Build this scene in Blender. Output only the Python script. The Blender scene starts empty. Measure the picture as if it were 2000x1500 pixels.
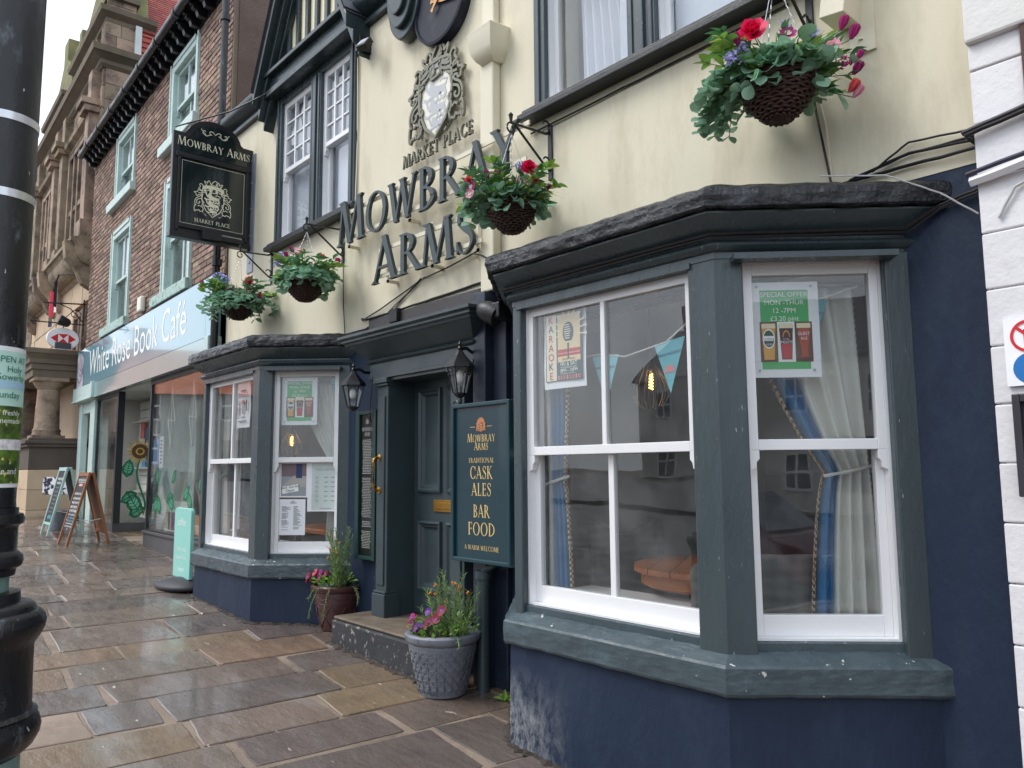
import bpy, bmesh, math, random
from mathutils import Vector, Matrix, noise
random.seed(11)
R = random.random
def U(a, b): return a + (b - a) * R()
S = bpy.context.scene
COL = S.collection
# ------------------------------------------------------------------ camera
cam = bpy.data.objects.new('camera', bpy.data.cameras.new('camera')); COL.objects.link(cam)
cam.data.sensor_width = 36; cam.data.lens = 27.0; cam.data.clip_end = 2000; cam.data.clip_start = .05
CR = ((.66228834, .08731292, .74414421), (.74921205, -.06730409, -.65890171), (-.00744668, .99390473, -.10999061))
mw = Matrix(CR).to_4x4(); mw.translation = (0, -3.3, 1.55); cam.matrix_world = mw
S.camera = cam
# ------------------------------------------------------------------ sky, sun, exposure
SUN_EL, SUN_AZ = math.radians(52), math.radians(235)      # direction the light comes from: left of the street front
W = bpy.data.worlds.new('World'); S.world = W; W.use_nodes = True
nt = W.node_tree; nt.nodes.clear()
out = nt.nodes.new('ShaderNodeOutputWorld'); bg = nt.nodes.new('ShaderNodeBackground')
sky = nt.nodes.new('ShaderNodeTexSky'); sky.sky_type = 'NISHITA'; sky.sun_disc = False
sky.sun_elevation = SUN_EL; sky.sun_rotation = math.radians(215); sky.dust_density = 3.0; sky.air_density = 1.0
hs = nt.nodes.new('ShaderNodeHueSaturation'); hs.inputs['Saturation'].default_value = .5
tc = nt.nodes.new('ShaderNodeTexCoord'); nz = nt.nodes.new('ShaderNodeTexNoise')
nz.inputs['Scale'].default_value = 2.2; nz.inputs['Detail'].default_value = 6
rp = nt.nodes.new('ShaderNodeValToRGB'); rp.color_ramp.elements[0].position = .35; rp.color_ramp.elements[1].position = .7
mx = nt.nodes.new('ShaderNodeMix'); mx.data_type = 'RGBA'; mx.inputs[7].default_value = (6.3, 6.9, 7.7, 1)
ml = nt.nodes.new('ShaderNodeMath'); ml.operation = 'MULTIPLY_ADD'; ml.inputs[1].default_value = .45; ml.inputs[2].default_value = .5
L = nt.links.new
L(tc.outputs['Generated'], nz.inputs['Vector']); L(nz.outputs['Fac'], rp.inputs['Fac']); L(rp.outputs['Color'], ml.inputs[0])
L(sky.outputs['Color'], hs.inputs['Color']); L(hs.outputs['Color'], mx.inputs[6]); L(ml.outputs[0], mx.inputs[0])
L(mx.outputs[2], bg.inputs['Color']); L(bg.outputs['Background'], out.inputs['Surface'])
bg.inputs['Strength'].default_value = .15
sl = bpy.data.lights.new('sun', 'SUN'); sl.energy = 1.2; sl.angle = math.radians(25); sl.color = (1, .97, .92)
so = bpy.data.objects.new('sun', sl); COL.objects.link(so)
sd = Vector((-.55, -.75, 1.15)).normalized()
so.rotation_euler = sd.to_track_quat('Z', 'Y').to_euler(); so.location = (-6, -12, 20)
S.view_settings.view_transform = 'Standard'; S.view_settings.look = 'None'
S.view_settings.exposure = .66; S.view_settings.gamma = 1; S.view_settings.use_curve_mapping = False
S.render.engine = 'CYCLES'; S.cycles.max_bounces = 8; S.cycles.transparent_max_bounces = 24
S.cycles.diffuse_bounces = 4; S.cycles.glossy_bounces = 4; S.cycles.caustics_reflective = False; S.cycles.caustics_refractive = False
S.cycles.use_denoising = True

# ------------------------------------------------------------------ materials
MAT = {}
def srgb(r, g, b):
    f = lambda c: (c / 255 / 12.92) if c <= 10 else ((c / 255 + .055) / 1.055) ** 2.4
    return (f(r), f(g), f(b), 1)
def mat(name, col, rough=.55, metal=0., bump=0., bscale=40., var=.12, vscale=2.5, dirt=None, dscale=3., damt=(.55, .75),
        rnd=0., rhue=0., coat=0., emit=0., stretch=(1, 1, 1), rvar=0., low=None, spec=.5, bdist=.01, spots=None, transl=0., wet=None):
    """one procedural material: base colour with soft variation, optional dirt patches, per-piece randomness and relief"""
    if name in MAT: return MAT[name]
    m = bpy.data.materials.new(name); m.use_nodes = True; n = m.node_tree.nodes; l = m.node_tree.links.new
    b = n['Principled BSDF']
    b.inputs['Roughness'].default_value = rough; b.inputs['Metallic'].default_value = metal
    b.inputs['Coat Weight'].default_value = coat; b.inputs['Specular IOR Level'].default_value = spec
    g = n.new('ShaderNodeNewGeometry'); mp = n.new('ShaderNodeMapping'); mp.inputs['Scale'].default_value = stretch
    l(g.outputs['Position'], mp.inputs['Vector']); vec = mp.outputs['Vector']
    def nse(sc, det=5, rg=.6):
        t = n.new('ShaderNodeTexNoise'); t.inputs['Scale'].default_value = sc; t.inputs['Detail'].default_value = det
        t.inputs['Roughness'].default_value = rg; l(vec, t.inputs['Vector']); return t.outputs['Fac']
    def mixc(f, a, c):
        x = n.new('ShaderNodeMix'); x.data_type = 'RGBA'
        for i, v in ((0, f), (6, a), (7, c)):
            if hasattr(v, 'links'): l(v, x.inputs[i])
            else: x.inputs[i].default_value = v
        return x.outputs[2]
    def ramp(f, a, c):
        x = n.new('ShaderNodeMapRange'); x.inputs[1].default_value = a; x.inputs[2].default_value = c; x.clamp = True; l(f, x.inputs[0]); return x.outputs[0]
    col = tuple(col[:3]) + (1,)
    dk = tuple(c * (1 - var) for c in col[:3]) + (1,); lt = tuple(min(1, c * (1 + var)) for c in col[:3]) + (1,)
    c = mixc(ramp(nse(vscale), .3, .7), dk, lt)
    if dirt is not None:
        c = mixc(ramp(nse(dscale, 8, .7), damt[0], damt[1]), c, tuple(dirt[:3]) + (1,))
    if spots is not None:                                     # (colour, scale, lo, hi)
        c = mixc(ramp(nse(spots[1], 3, .5), spots[2], spots[3]), c, tuple(spots[0][:3]) + (1,))
    if low is not None:                                       # (colour, z below which it shows, x centre, x reach, strength): salt bloom near the ground
        sx = n.new('ShaderNodeSeparateXYZ'); l(g.outputs['Position'], sx.inputs[0])
        fz = ramp(sx.outputs['Z'], low[1], low[1] - .32)
        dx = n.new('ShaderNodeMath'); dx.operation = 'SUBTRACT'; l(sx.outputs['X'], dx.inputs[0]); dx.inputs[1].default_value = low[2]
        ab = n.new('ShaderNodeMath'); ab.operation = 'ABSOLUTE'; l(dx.outputs[0], ab.inputs[0])
        fx = ramp(ab.outputs[0], low[3], 0.)
        mu = n.new('ShaderNodeMath'); mu.operation = 'MULTIPLY'; l(fz, mu.inputs[0]); l(fx, mu.inputs[1])
        mv = n.new('ShaderNodeMath'); mv.operation = 'MULTIPLY'; l(mu.outputs[0], mv.inputs[0]); l(ramp(nse(17, 8, .8), .42, .62), mv.inputs[1])
        mz = n.new('ShaderNodeMath'); mz.operation = 'MULTIPLY'; l(mv.outputs[0], mz.inputs[0]); mz.inputs[1].default_value = low[4]
        c = mixc(mz.outputs[0], c, tuple(low[0][:3]) + (1,))
    if rnd or rhue:
        at = n.new('ShaderNodeAttribute'); at.attribute_name = 'rnd'; oi = n.new('ShaderNodeObjectInfo')
        ad = n.new('ShaderNodeMath'); ad.operation = 'ADD'; l(at.outputs['Fac'], ad.inputs[0]); l(oi.outputs['Random'], ad.inputs[1])
        fr = n.new('ShaderNodeMath'); fr.operation = 'FRACT'; l(ad.outputs[0], fr.inputs[0])
        h = n.new('ShaderNodeHueSaturation'); l(c, h.inputs['Color'])
        v = n.new('ShaderNodeMapRange'); l(fr.outputs[0], v.inputs[0]); v.inputs[3].default_value = 1 - rnd; v.inputs[4].default_value = 1 + rnd; l(v.outputs[0], h.inputs['Value'])
        f2 = n.new('ShaderNodeMath'); f2.operation = 'MULTIPLY'; l(fr.outputs[0], f2.inputs[0]); f2.inputs[1].default_value = 7.31
        f3 = n.new('ShaderNodeMath'); f3.operation = 'FRACT'; l(f2.outputs[0], f3.inputs[0])
        w = n.new('ShaderNodeMapRange'); l(f3.outputs[0], w.inputs[0]); w.inputs[3].default_value = .5 - rhue; w.inputs[4].default_value = .5 + rhue; l(w.outputs[0], h.inputs['Hue'])
        c = h.outputs['Color']
    l(c, b.inputs['Base Color'])
    if rvar:
        rr = n.new('ShaderNodeMapRange'); l(nse(3.3, 6, .65), rr.inputs[0]); rr.inputs[1].default_value = .35; rr.inputs[2].default_value = .65
        rr.inputs[3].default_value = max(.04, rough - rvar); rr.inputs[4].default_value = min(1, rough + rvar); l(rr.outputs[0], b.inputs['Roughness'])
    if wet is not None:                                       # (scale, lo, hi, most): thin water film lying in patches
        wm = n.new('ShaderNodeMath'); wm.operation = 'MULTIPLY'; l(ramp(nse(wet[0], 5, .6), wet[1], wet[2]), wm.inputs[0]); wm.inputs[1].default_value = wet[3]
        l(wm.outputs[0], b.inputs['Coat Weight']); b.inputs['Coat Roughness'].default_value = .09
    if bump:
        bp = n.new('ShaderNodeBump'); bp.inputs['Strength'].default_value = bump; bp.inputs['Distance'].default_value = bdist
        l(nse(bscale, 8, .62), bp.inputs['Height']); l(bp.outputs['Normal'], b.inputs['Normal'])
    if transl:
        tl = n.new('ShaderNodeBsdfTranslucent'); l(c, tl.inputs[0]); ms = n.new('ShaderNodeMixShader'); ms.inputs[0].default_value = transl
        l(b.outputs[0], ms.inputs[1]); l(tl.outputs[0], ms.inputs[2]); l(ms.outputs[0], n['Material Output'].inputs[0])
    if emit:
        l(c, b.inputs['Emission Color']); b.inputs['Emission Strength'].default_value = emit
    MAT[name] = m; return m
def glassmat(name, tint=(.965, .975, .975), gain=1.0, wob=.010):
    m = bpy.data.materials.new(name); m.use_nodes = True; n = m.node_tree.nodes; l = m.node_tree.links.new; n.clear()
    o = n.new('ShaderNodeOutputMaterial'); t = n.new('ShaderNodeBsdfTransparent'); t.inputs[0].default_value = tint + (1,)
    gl = n.new('ShaderNodeBsdfGlossy'); gl.inputs['Roughness'].default_value = .004
    f = n.new('ShaderNodeFresnel'); gb = n.new('ShaderNodeNewGeometry'); mi = n.new('ShaderNodeMapRange'); l(gb.outputs['Backfacing'], mi.inputs[0]); mi.inputs[3].default_value = 1.5; mi.inputs[4].default_value = 1 / 1.5; l(mi.outputs[0], f.inputs[0]); mu = n.new('ShaderNodeMath'); mu.operation = 'MULTIPLY'; mu.inputs[1].default_value = gain; mu.use_clamp = True
    mx = n.new('ShaderNodeMixShader'); l(f.outputs[0], mu.inputs[0]); l(mu.outputs[0], mx.inputs[0]); l(t.outputs[0], mx.inputs[1]); l(gl.outputs[0], mx.inputs[2])
    g = n.new('ShaderNodeNewGeometry'); z = n.new('ShaderNodeTexNoise'); z.inputs['Scale'].default_value = 3.5; z.inputs['Detail'].default_value = 1
    bp = n.new('ShaderNodeBump'); bp.inputs['Strength'].default_value = wob * 8; bp.inputs['Distance'].default_value = .01
    l(g.outputs['Position'], z.inputs['Vector']); l(z.outputs[0], bp.inputs['Height']); l(bp.outputs[0], gl.inputs['Normal'])
    df = n.new('ShaderNodeBsdfDiffuse'); df.inputs[0].default_value = (.75, .77, .78, 1); zd = n.new('ShaderNodeTexNoise'); zd.inputs['Scale'].default_value = 5; zd.inputs['Detail'].default_value = 6; l(g.outputs['Position'], zd.inputs['Vector'])
    md = n.new('ShaderNodeMapRange'); l(zd.outputs[0], md.inputs[0]); md.inputs[1].default_value = .4; md.inputs[2].default_value = .75; md.inputs[3].default_value = .006; md.inputs[4].default_value = .05   # dust and smears; the pale film also paints in haze of reflected sky
    mq = n.new('ShaderNodeMixShader'); l(md.outputs[0], mq.inputs[0]); l(mx.outputs[0], mq.inputs[1]); l(df.outputs[0], mq.inputs[2])
    l(mq.outputs[0], o.inputs[0]); MAT[name] = m; return m
glass = glassmat('window_glass', gain=1.35)
cream = mat('cream_render', srgb(221, 213, 189), .75, bump=.4, bscale=20, var=.05, vscale=1.4, stretch=(1, 1, .3), dirt=srgb(186, 175, 148), dscale=2.6, damt=(.5, .8), spots=(srgb(168, 156, 134), 13, .74, .80), bdist=.008)
cream2 = mat('cream_paint', srgb(224, 216, 193), .45, bump=.08, bscale=60, var=.04)
green = mat('dark_green_paint', srgb(63, 75, 79), .3, stretch=(1.7, 1.7, .4), bump=.45, bscale=24, var=.16, vscale=2.2, rvar=.12, dirt=srgb(64, 78, 80), dscale=5, damt=(.6, .82), bdist=.006, spots=(srgb(158, 160, 158), 48, .715, .74))
greend = mat('door_green_paint', srgb(54, 67, 71), .38, bump=.12, bscale=30, var=.12, rvar=.1, dirt=srgb(66, 82, 84), dscale=6, damt=(.6, .85), bdist=.004)
navy = mat('navy_render', srgb(31, 44, 65), .6, spec=.3, bump=.55, bscale=22, var=.12, vscale=1.8, rvar=.08, stretch=(1, 1, .45), dirt=srgb(44, 58, 76), dscale=3.2, damt=(.5, .8), bdist=.012,
           low=(srgb(190, 192, 194), .56, -3.15, .5, .9), spots=(srgb(120, 128, 138), 14, .76, .8))
lead = mat('tarred_lead', srgb(25, 28, 33), .2, bump=1.0, bscale=9, var=.4, rvar=.14, dirt=srgb(82, 90, 98), dscale=5, damt=(.55, .72), bdist=.035)
sillm = mat('sill_paint', srgb(66, 79, 85), .36, bump=.45, bscale=15, var=.12, rvar=.12, dirt=srgb(84, 102, 110), dscale=4, damt=(.55, .8), bdist=.012, spots=(srgb(196, 194, 188), 30, .705, .72))
white = mat('white_gloss', srgb(236, 236, 237), .3, bump=.06, bscale=40, var=.02, dirt=srgb(205, 203, 200), dscale=9, damt=(.66, .8))
black = mat('black_iron', srgb(24, 25, 28), .42, bump=.2, bscale=60, var=.2)
blackp = mat('lamp_black_paint', srgb(23, 25, 29), .3, bump=.5, bscale=18, var=.3, rvar=.14, dirt=srgb(92, 98, 104), dscale=9, damt=(.57, .68), stretch=(1, 1, .4), bdist=.01, spots=(srgb(190, 190, 186), 30, .735, .75))
steel = mat('steel_band', srgb(200, 202, 206), .3, metal=.9, var=.08)
teal = mat('teal_paint', srgb(120, 150, 146), .5, var=.08, dirt=srgb(70, 80, 78), dscale=6)
brass = mat('brass', srgb(176, 132, 62), .3, metal=.85, bump=.1, var=.12, dirt=srgb(90, 68, 40), dscale=12)
dark = mat('dark_void', srgb(26, 26, 28), .9)
grey = mat('grey_wall', srgb(184, 182, 178), .85, bump=.1, var=.05)
ceilm = mat('ceiling_paint', srgb(222, 220, 214), .9, var=.03)
wood = mat('table_wood', srgb(168, 98, 46), .35, bump=.15, bscale=18, var=.22, stretch=(1, 8, 1), vscale=3)
dwood = mat('dark_panel_wood', srgb(52, 32, 24), .4, bump=.2, bscale=10, var=.3, stretch=(6, 1, 1))
gold = mat('gold_print', srgb(214, 186, 120), .45, var=.05)
goldd = mat('clock_gold', srgb(196, 146, 92), .4, metal=.3, var=.1)
silver = mat('cream_print', srgb(226, 222, 196), .5, var=.03)
paper = mat('paper', srgb(240, 242, 246), .35, var=.02, coat=.3)
stonec = mat('step_stone', srgb(116, 104, 90), .6, bump=.5, bscale=30, var=.2, rvar=.15, dirt=srgb(70, 60, 52), dscale=3, damt=(.45, .7))
stepb = mat('step_worn_paint', srgb(46, 48, 52), .5, bump=.5, bscale=20, var=.2, dirt=srgb(60, 66, 72), dscale=3, spots=(srgb(160, 154, 146), 26, .60, .72))

# ------------------------------------------------------------------ mesh helpers
class MB:
    def __init__(s): s.v = []; s.f = []; s.m = []; s.r = []; s.M = None
    def add(s, vs, fs, mi=0, r=0.):
        o = len(s.v)
        if s.M is not None: vs = [s.M @ Vector(p) for p in vs]
        s.v += [tuple(p) for p in vs]
        for f in fs: s.f.append(tuple(i + o for i in f)); s.m.append(mi); s.r.append(r)
    def box(s, x0, x1, y0, y1, z0, z1, mi=0, r=0., skip=()):
        vs = [(x, y, z) for z in (z0, z1) for y in (y0, y1) for x in (x0, x1)]
        fs = [(0, 2, 3, 1), (4, 5, 7, 6), (0, 1, 5, 4), (2, 6, 7, 3), (0, 4, 6, 2), (1, 3, 7, 5)]
        s.add(vs, [f for i, f in enumerate(fs) if i not in skip], mi, r)
    def prism(s, pts, z0, z1, mi=0):                          # plan polygon raised from z0 to z1
        n = len(pts); vs = [(x, y, z0) for x, y in pts] + [(x, y, z1) for x, y in pts]
        s.add(vs, [tuple(range(n))[::-1], tuple(range(n, 2 * n))] + [(i, (i + 1) % n, n + (i + 1) % n, n + i) for i in range(n)], mi)
    def xz(s, pts, y0, y1, mi=0):                             # upright outline given thickness from y0 to y1
        n = len(pts); vs = [(x, y0, z) for x, z in pts] + [(x, y1, z) for x, z in pts]
        s.add(vs, [tuple(range(n)), tuple(range(n, 2 * n))[::-1]] + [(i, n + i, n + (i + 1) % n, (i + 1) % n) for i in range(n)], mi)
    def yz(s, pts, x0, x1, mi=0):
        n = len(pts); vs = [(x0, y, z) for y, z in pts] + [(x1, y, z) for y, z in pts]
        s.add(vs, [tuple(range(n)), tuple(range(n, 2 * n))[::-1]] + [(i, n + i, n + (i + 1) % n, (i + 1) % n) for i in range(n)], mi)
    def tube(s, pts, r, n=8, mi=0, cap=True, r1=None):
        pts = [Vector(p) for p in pts]; k = len(pts); vs = []; fs = []
        for i, p in enumerate(pts):
            d = (pts[min(i + 1, k - 1)] - pts[max(i - 1, 0)]).normalized()
            a = d.cross(Vector((0, 0, 1)));
            if a.length < 1e-3: a = d.cross(Vector((1, 0, 0)))
            a.normalize(); b = d.cross(a)
            rr = r if r1 is None else r + (r1 - r) * i / (k - 1)
            vs += [p + a * rr * math.cos(2 * math.pi * j / n) + b * rr * math.sin(2 * math.pi * j / n) for j in range(n)]
        for i in range(k - 1):
            fs += [(i * n + j, i * n + (j + 1) % n, (i + 1) * n + (j + 1) % n, (i + 1) * n + j) for j in range(n)]
        if cap: fs += [tuple(range(n))[::-1], tuple(range((k - 1) * n, k * n))]
        s.add(vs, fs, mi)
    def lathe(s, prof, c=(0, 0, 0), n=24, mi=0, cap=True, wob=None):
        vs = []; fs = []; k = len(prof)
        for i, (r, z) in enumerate(prof):
            for j in range(n):
                a = 2 * math.pi * j / n; rr = r * (1 + (wob(i, a) if wob else 0))
                vs.append((c[0] + rr * math.cos(a), c[1] + rr * math.sin(a), c[2] + z))
        for i in range(k - 1):
            fs += [(i * n + j, i * n + (j + 1) % n, (i + 1) * n + (j + 1) % n, (i + 1) * n + j) for j in range(n)]
        if cap: fs += [tuple(range(n))[::-1], tuple(range((k - 1) * n, k * n))]
        s.add(vs, fs, mi)
    def grid(s, fn, nu, nv, mi=0):                            # open sheet from a function of (u, v) in 0..1
        vs = [fn(i / nu, j / nv) for j in range(nv + 1) for i in range(nu + 1)]
        s.add(vs, [(j * (nu + 1) + i, j * (nu + 1) + i + 1, (j + 1) * (nu + 1) + i + 1, (j + 1) * (nu + 1) + i) for j in range(nv) for i in range(nu)], mi)
    def flat(s, polys, o, ux=(1, 0, 0), uz=(0, 0, 1), off=.001, depth=0., sc=1., mi=0, step=.00015):
        """2D outlines laid on an upright plane; with depth they stand proud as solid pieces"""
        o = Vector(o); ux = Vector(ux); uz = Vector(uz); nn = ux.cross(uz)
        for q, P in enumerate(polys):
            e = off + (q % 12) * step
            b = [o + ux * (x * sc) + uz * (y * sc) for x, y in P]; n = len(b)
            if depth <= 0: s.add([p + nn * e for p in b], [tuple(range(n))], mi)
            else:
                s.add([p + nn * (e + depth) for p in b] + [p + nn * off for p in b],
                      [tuple(range(n)), tuple(range(n, 2 * n))[::-1]] + [(i, n + i, n + (i + 1) % n, (i + 1) % n) for i in range(n)], mi)
    def text(s, t, o, size, ux=(1, 0, 0), uz=(0, 0, 1), off=.0012, al='C', wx=1., mi=0):
        vs, fs, w = TXT[t]; k = {'C': -.5, 'L': 0, 'R': -1}[al] * w
        o = Vector(o); ux = Vector(ux); uz = Vector(uz); nn = ux.cross(uz)
        s.add([o + ux * ((x + k) * size * wx) + uz * (y * size) + nn * off for x, y in vs], fs, mi)
def link(name, me, parent=None, loc=(0, 0, 0)):
    o = bpy.data.objects.new(name, me); COL.objects.link(o); o.location = loc
    if parent is not None: o.parent = parent
    return o
ORG = {}
def build(name, mb, mats, parent=None, smooth=False, bev=0., loc=None, recalc=True, label=None, kind=None, cat=None, group=None, lump=0.):
    org = Vector(ORG[parent.name]) if parent is not None else Vector(loc if loc is not None else (0, 0, 0))
    me = bpy.data.meshes.new(name)
    me.from_pydata([Vector(p) - org for p in mb.v], [], mb.f)
    mats = mats if isinstance(mats, (list, tuple)) else [mats]
    for x in mats: me.materials.append(x)
    if len(mats) > 1: me.polygons.foreach_set('material_index', mb.m)
    if any(mb.r):
        a = me.attributes.new('rnd', 'FLOAT', 'FACE'); a.data.foreach_set('value', mb.r)
    if recalc:
        bm = bmesh.new(); bm.from_mesh(me); bmesh.ops.recalc_face_normals(bm, faces=bm.faces); bm.to_mesh(me); bm.free()
    if smooth: me.polygons.foreach_set('use_smooth', [True] * len(me.polygons))
    if smooth == 'auto': me.set_sharp_from_angle(angle=math.radians(38))
    o = link(name, me, parent, (0, 0, 0) if parent is not None else org)
    ORG[o.name] = org
    if bev:
        md = o.modifiers.new('edge', 'BEVEL'); md.width = bev; md.segments = 2; md.limit_method = 'ANGLE'; md.angle_limit = math.radians(50)
    if lump:                                                  # uneven hand-worked surface: finely divided and pushed about by noise
        sd = o.modifiers.new('fine', 'SUBSURF'); sd.subdivision_type = 'SIMPLE'; sd.levels = sd.render_levels = 5
        tx = bpy.data.textures.get('lumps') or bpy.data.textures.new('lumps', 'CLOUDS'); tx.noise_scale = .09; tx.noise_depth = 3
        dm = o.modifiers.new('lumps', 'DISPLACE'); dm.texture = tx; dm.texture_coords = 'LOCAL'; dm.strength = lump; dm.mid_level = .5
    tag(o, label, cat, group, kind); return o
def tag(o, label=None, cat=None, group=None, kind=None):
    for k, v in (('label', label), ('category', cat), ('group', group), ('kind', kind)):
        if v: o[k] = v
def thing(name, label, cat, loc=(0, 0, 0), group=None):
    o = bpy.data.objects.new(name, None); COL.objects.link(o); o.location = loc; o.empty_display_size = .1
    tag(o, label, cat, group); ORG[o.name] = Vector(loc); return o
def piece(name, me, parent, mtx):                            # a shared mesh placed by a world matrix under a thing
    o = link(name, me, parent); M = mtx.copy(); M.translation -= Vector(ORG[parent.name]); o.matrix_local = M; return o
def TM(x, y, z, ang=0): return Matrix.Translation((x, y, z)) @ Matrix.Rotation(ang, 4, 'Z')
CANT = math.radians(45)

# ------------------------------------------------------------------ lettering
STR = ['SPECIAL OFFER', 'MON -THUR', '12 -7PM', '£3.20 pint', 'Carlsberg', '£3.20', 'SMOOTH', 'EXTRA', 'GUEST', 'ALE', 'K', 'A', 'R', 'O', 'E', 'FRI & SAT',
       'THE MOWBRAY ARMS', '8PM - 10PM', 'DRINK - MUSIC', 'At the Mowbray Arms Thirsk', 'BANK HOLIDAY', 'FOOD SERVICE', 'Beer Garden', 'Open', 'BAR', 'MENU',
       'OPEN AT', 'Holy', 'Sowerby', 'Sunday', 'freshly', 'homemade', 'come and', 'White Rose Book Café', 'The Studio', 'coffee', 'fresh coffee', 'served here',
       'Garden terrace through the', 'café', '83', 'BINGO', 'P', '!', 
       'MOWBRAY', 'ARMS', 'Market Pl', 'Car Park']
TXT = {}
def prep_text():
    obs = []
    for t in STR:
        c = bpy.data.curves.new('t', 'FONT'); c.body = t; c.size = 1; c.resolution_u = 3; o = bpy.data.objects.new('t', c); COL.objects.link(o); obs.append((t, o))
    dg = bpy.context.evaluated_depsgraph_get()
    for t, o in obs:
        me = bpy.data.meshes.new_from_object(o.evaluated_get(dg))
        vs = [(v.co.x, v.co.y) for v in me.vertices]; x0 = min(v[0] for v in vs); x1 = max(v[0] for v in vs)
        TXT[t] = ([(x - x0, y) for x, y in vs], [tuple(p.vertices) for p in me.polygons], x1 - x0); bpy.data.meshes.remove(me)
    for t, o in obs:
        c = o.data; bpy.data.objects.remove(o); bpy.data.curves.remove(c)
prep_text()
def stroke(pts, w, closed=False):
    """a line of given width (number or one per point) as quads"""
    n = len(pts); ww = w if isinstance(w, (list, tuple)) else [w] * n; Lp = []; Rp = []
    for i in range(n):
        a = pts[(i - 1) % n] if (closed or i > 0) else pts[i]; b = pts[(i + 1) % n] if (closed or i < n - 1) else pts[i]
        dx, dy = b[0] - a[0], b[1] - a[1]; d = math.hypot(dx, dy) or 1; nx, ny = -dy / d, dx / d; h = ww[i] / 2
        Lp.append((pts[i][0] + nx * h, pts[i][1] + ny * h)); Rp.append((pts[i][0] - nx * h, pts[i][1] - ny * h))
    rng = range(n if closed else n - 1)
    return [[Rp[i], Rp[(i + 1) % n], Lp[(i + 1) % n], Lp[i]] for i in rng]
def arc(cx, cy, rx, ry, a0, a1, T, t, n=14):
    P = []
    for i in range(n):
        q = []
        for k in (i, i + 1):
            a = math.radians(a0 + (a1 - a0) * k / n); q.append(((cx + rx * math.cos(a), cy + ry * math.sin(a)), (cx + (rx - T) * math.cos(a), cy + (ry - t) * math.sin(a))))
        P.append([q[0][0], q[1][0], q[1][1], q[0][1]])
    return P
def smooth_pts(pts, k=4):
    o = []; n = len(pts)
    for i in range(n - 1):
        p0, p1, p2, p3 = pts[max(i - 1, 0)], pts[i], pts[i + 1], pts[min(i + 2, n - 1)]
        for j in range(k):
            t = j / k
            o.append(tuple(.5 * (2 * p1[c] + (p2[c] - p0[c]) * t + (2 * p0[c] - 5 * p1[c] + 4 * p2[c] - p3[c]) * t * t + (3 * p1[c] - p0[c] - 3 * p2[c] + p3[c]) * t ** 3) for c in (0, 1)))
    return o + [pts[-1]]
def rc(x0, x1, y0, y1): return [(x0, y0), (x1, y0), (x1, y1), (x0, y1)]
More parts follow.
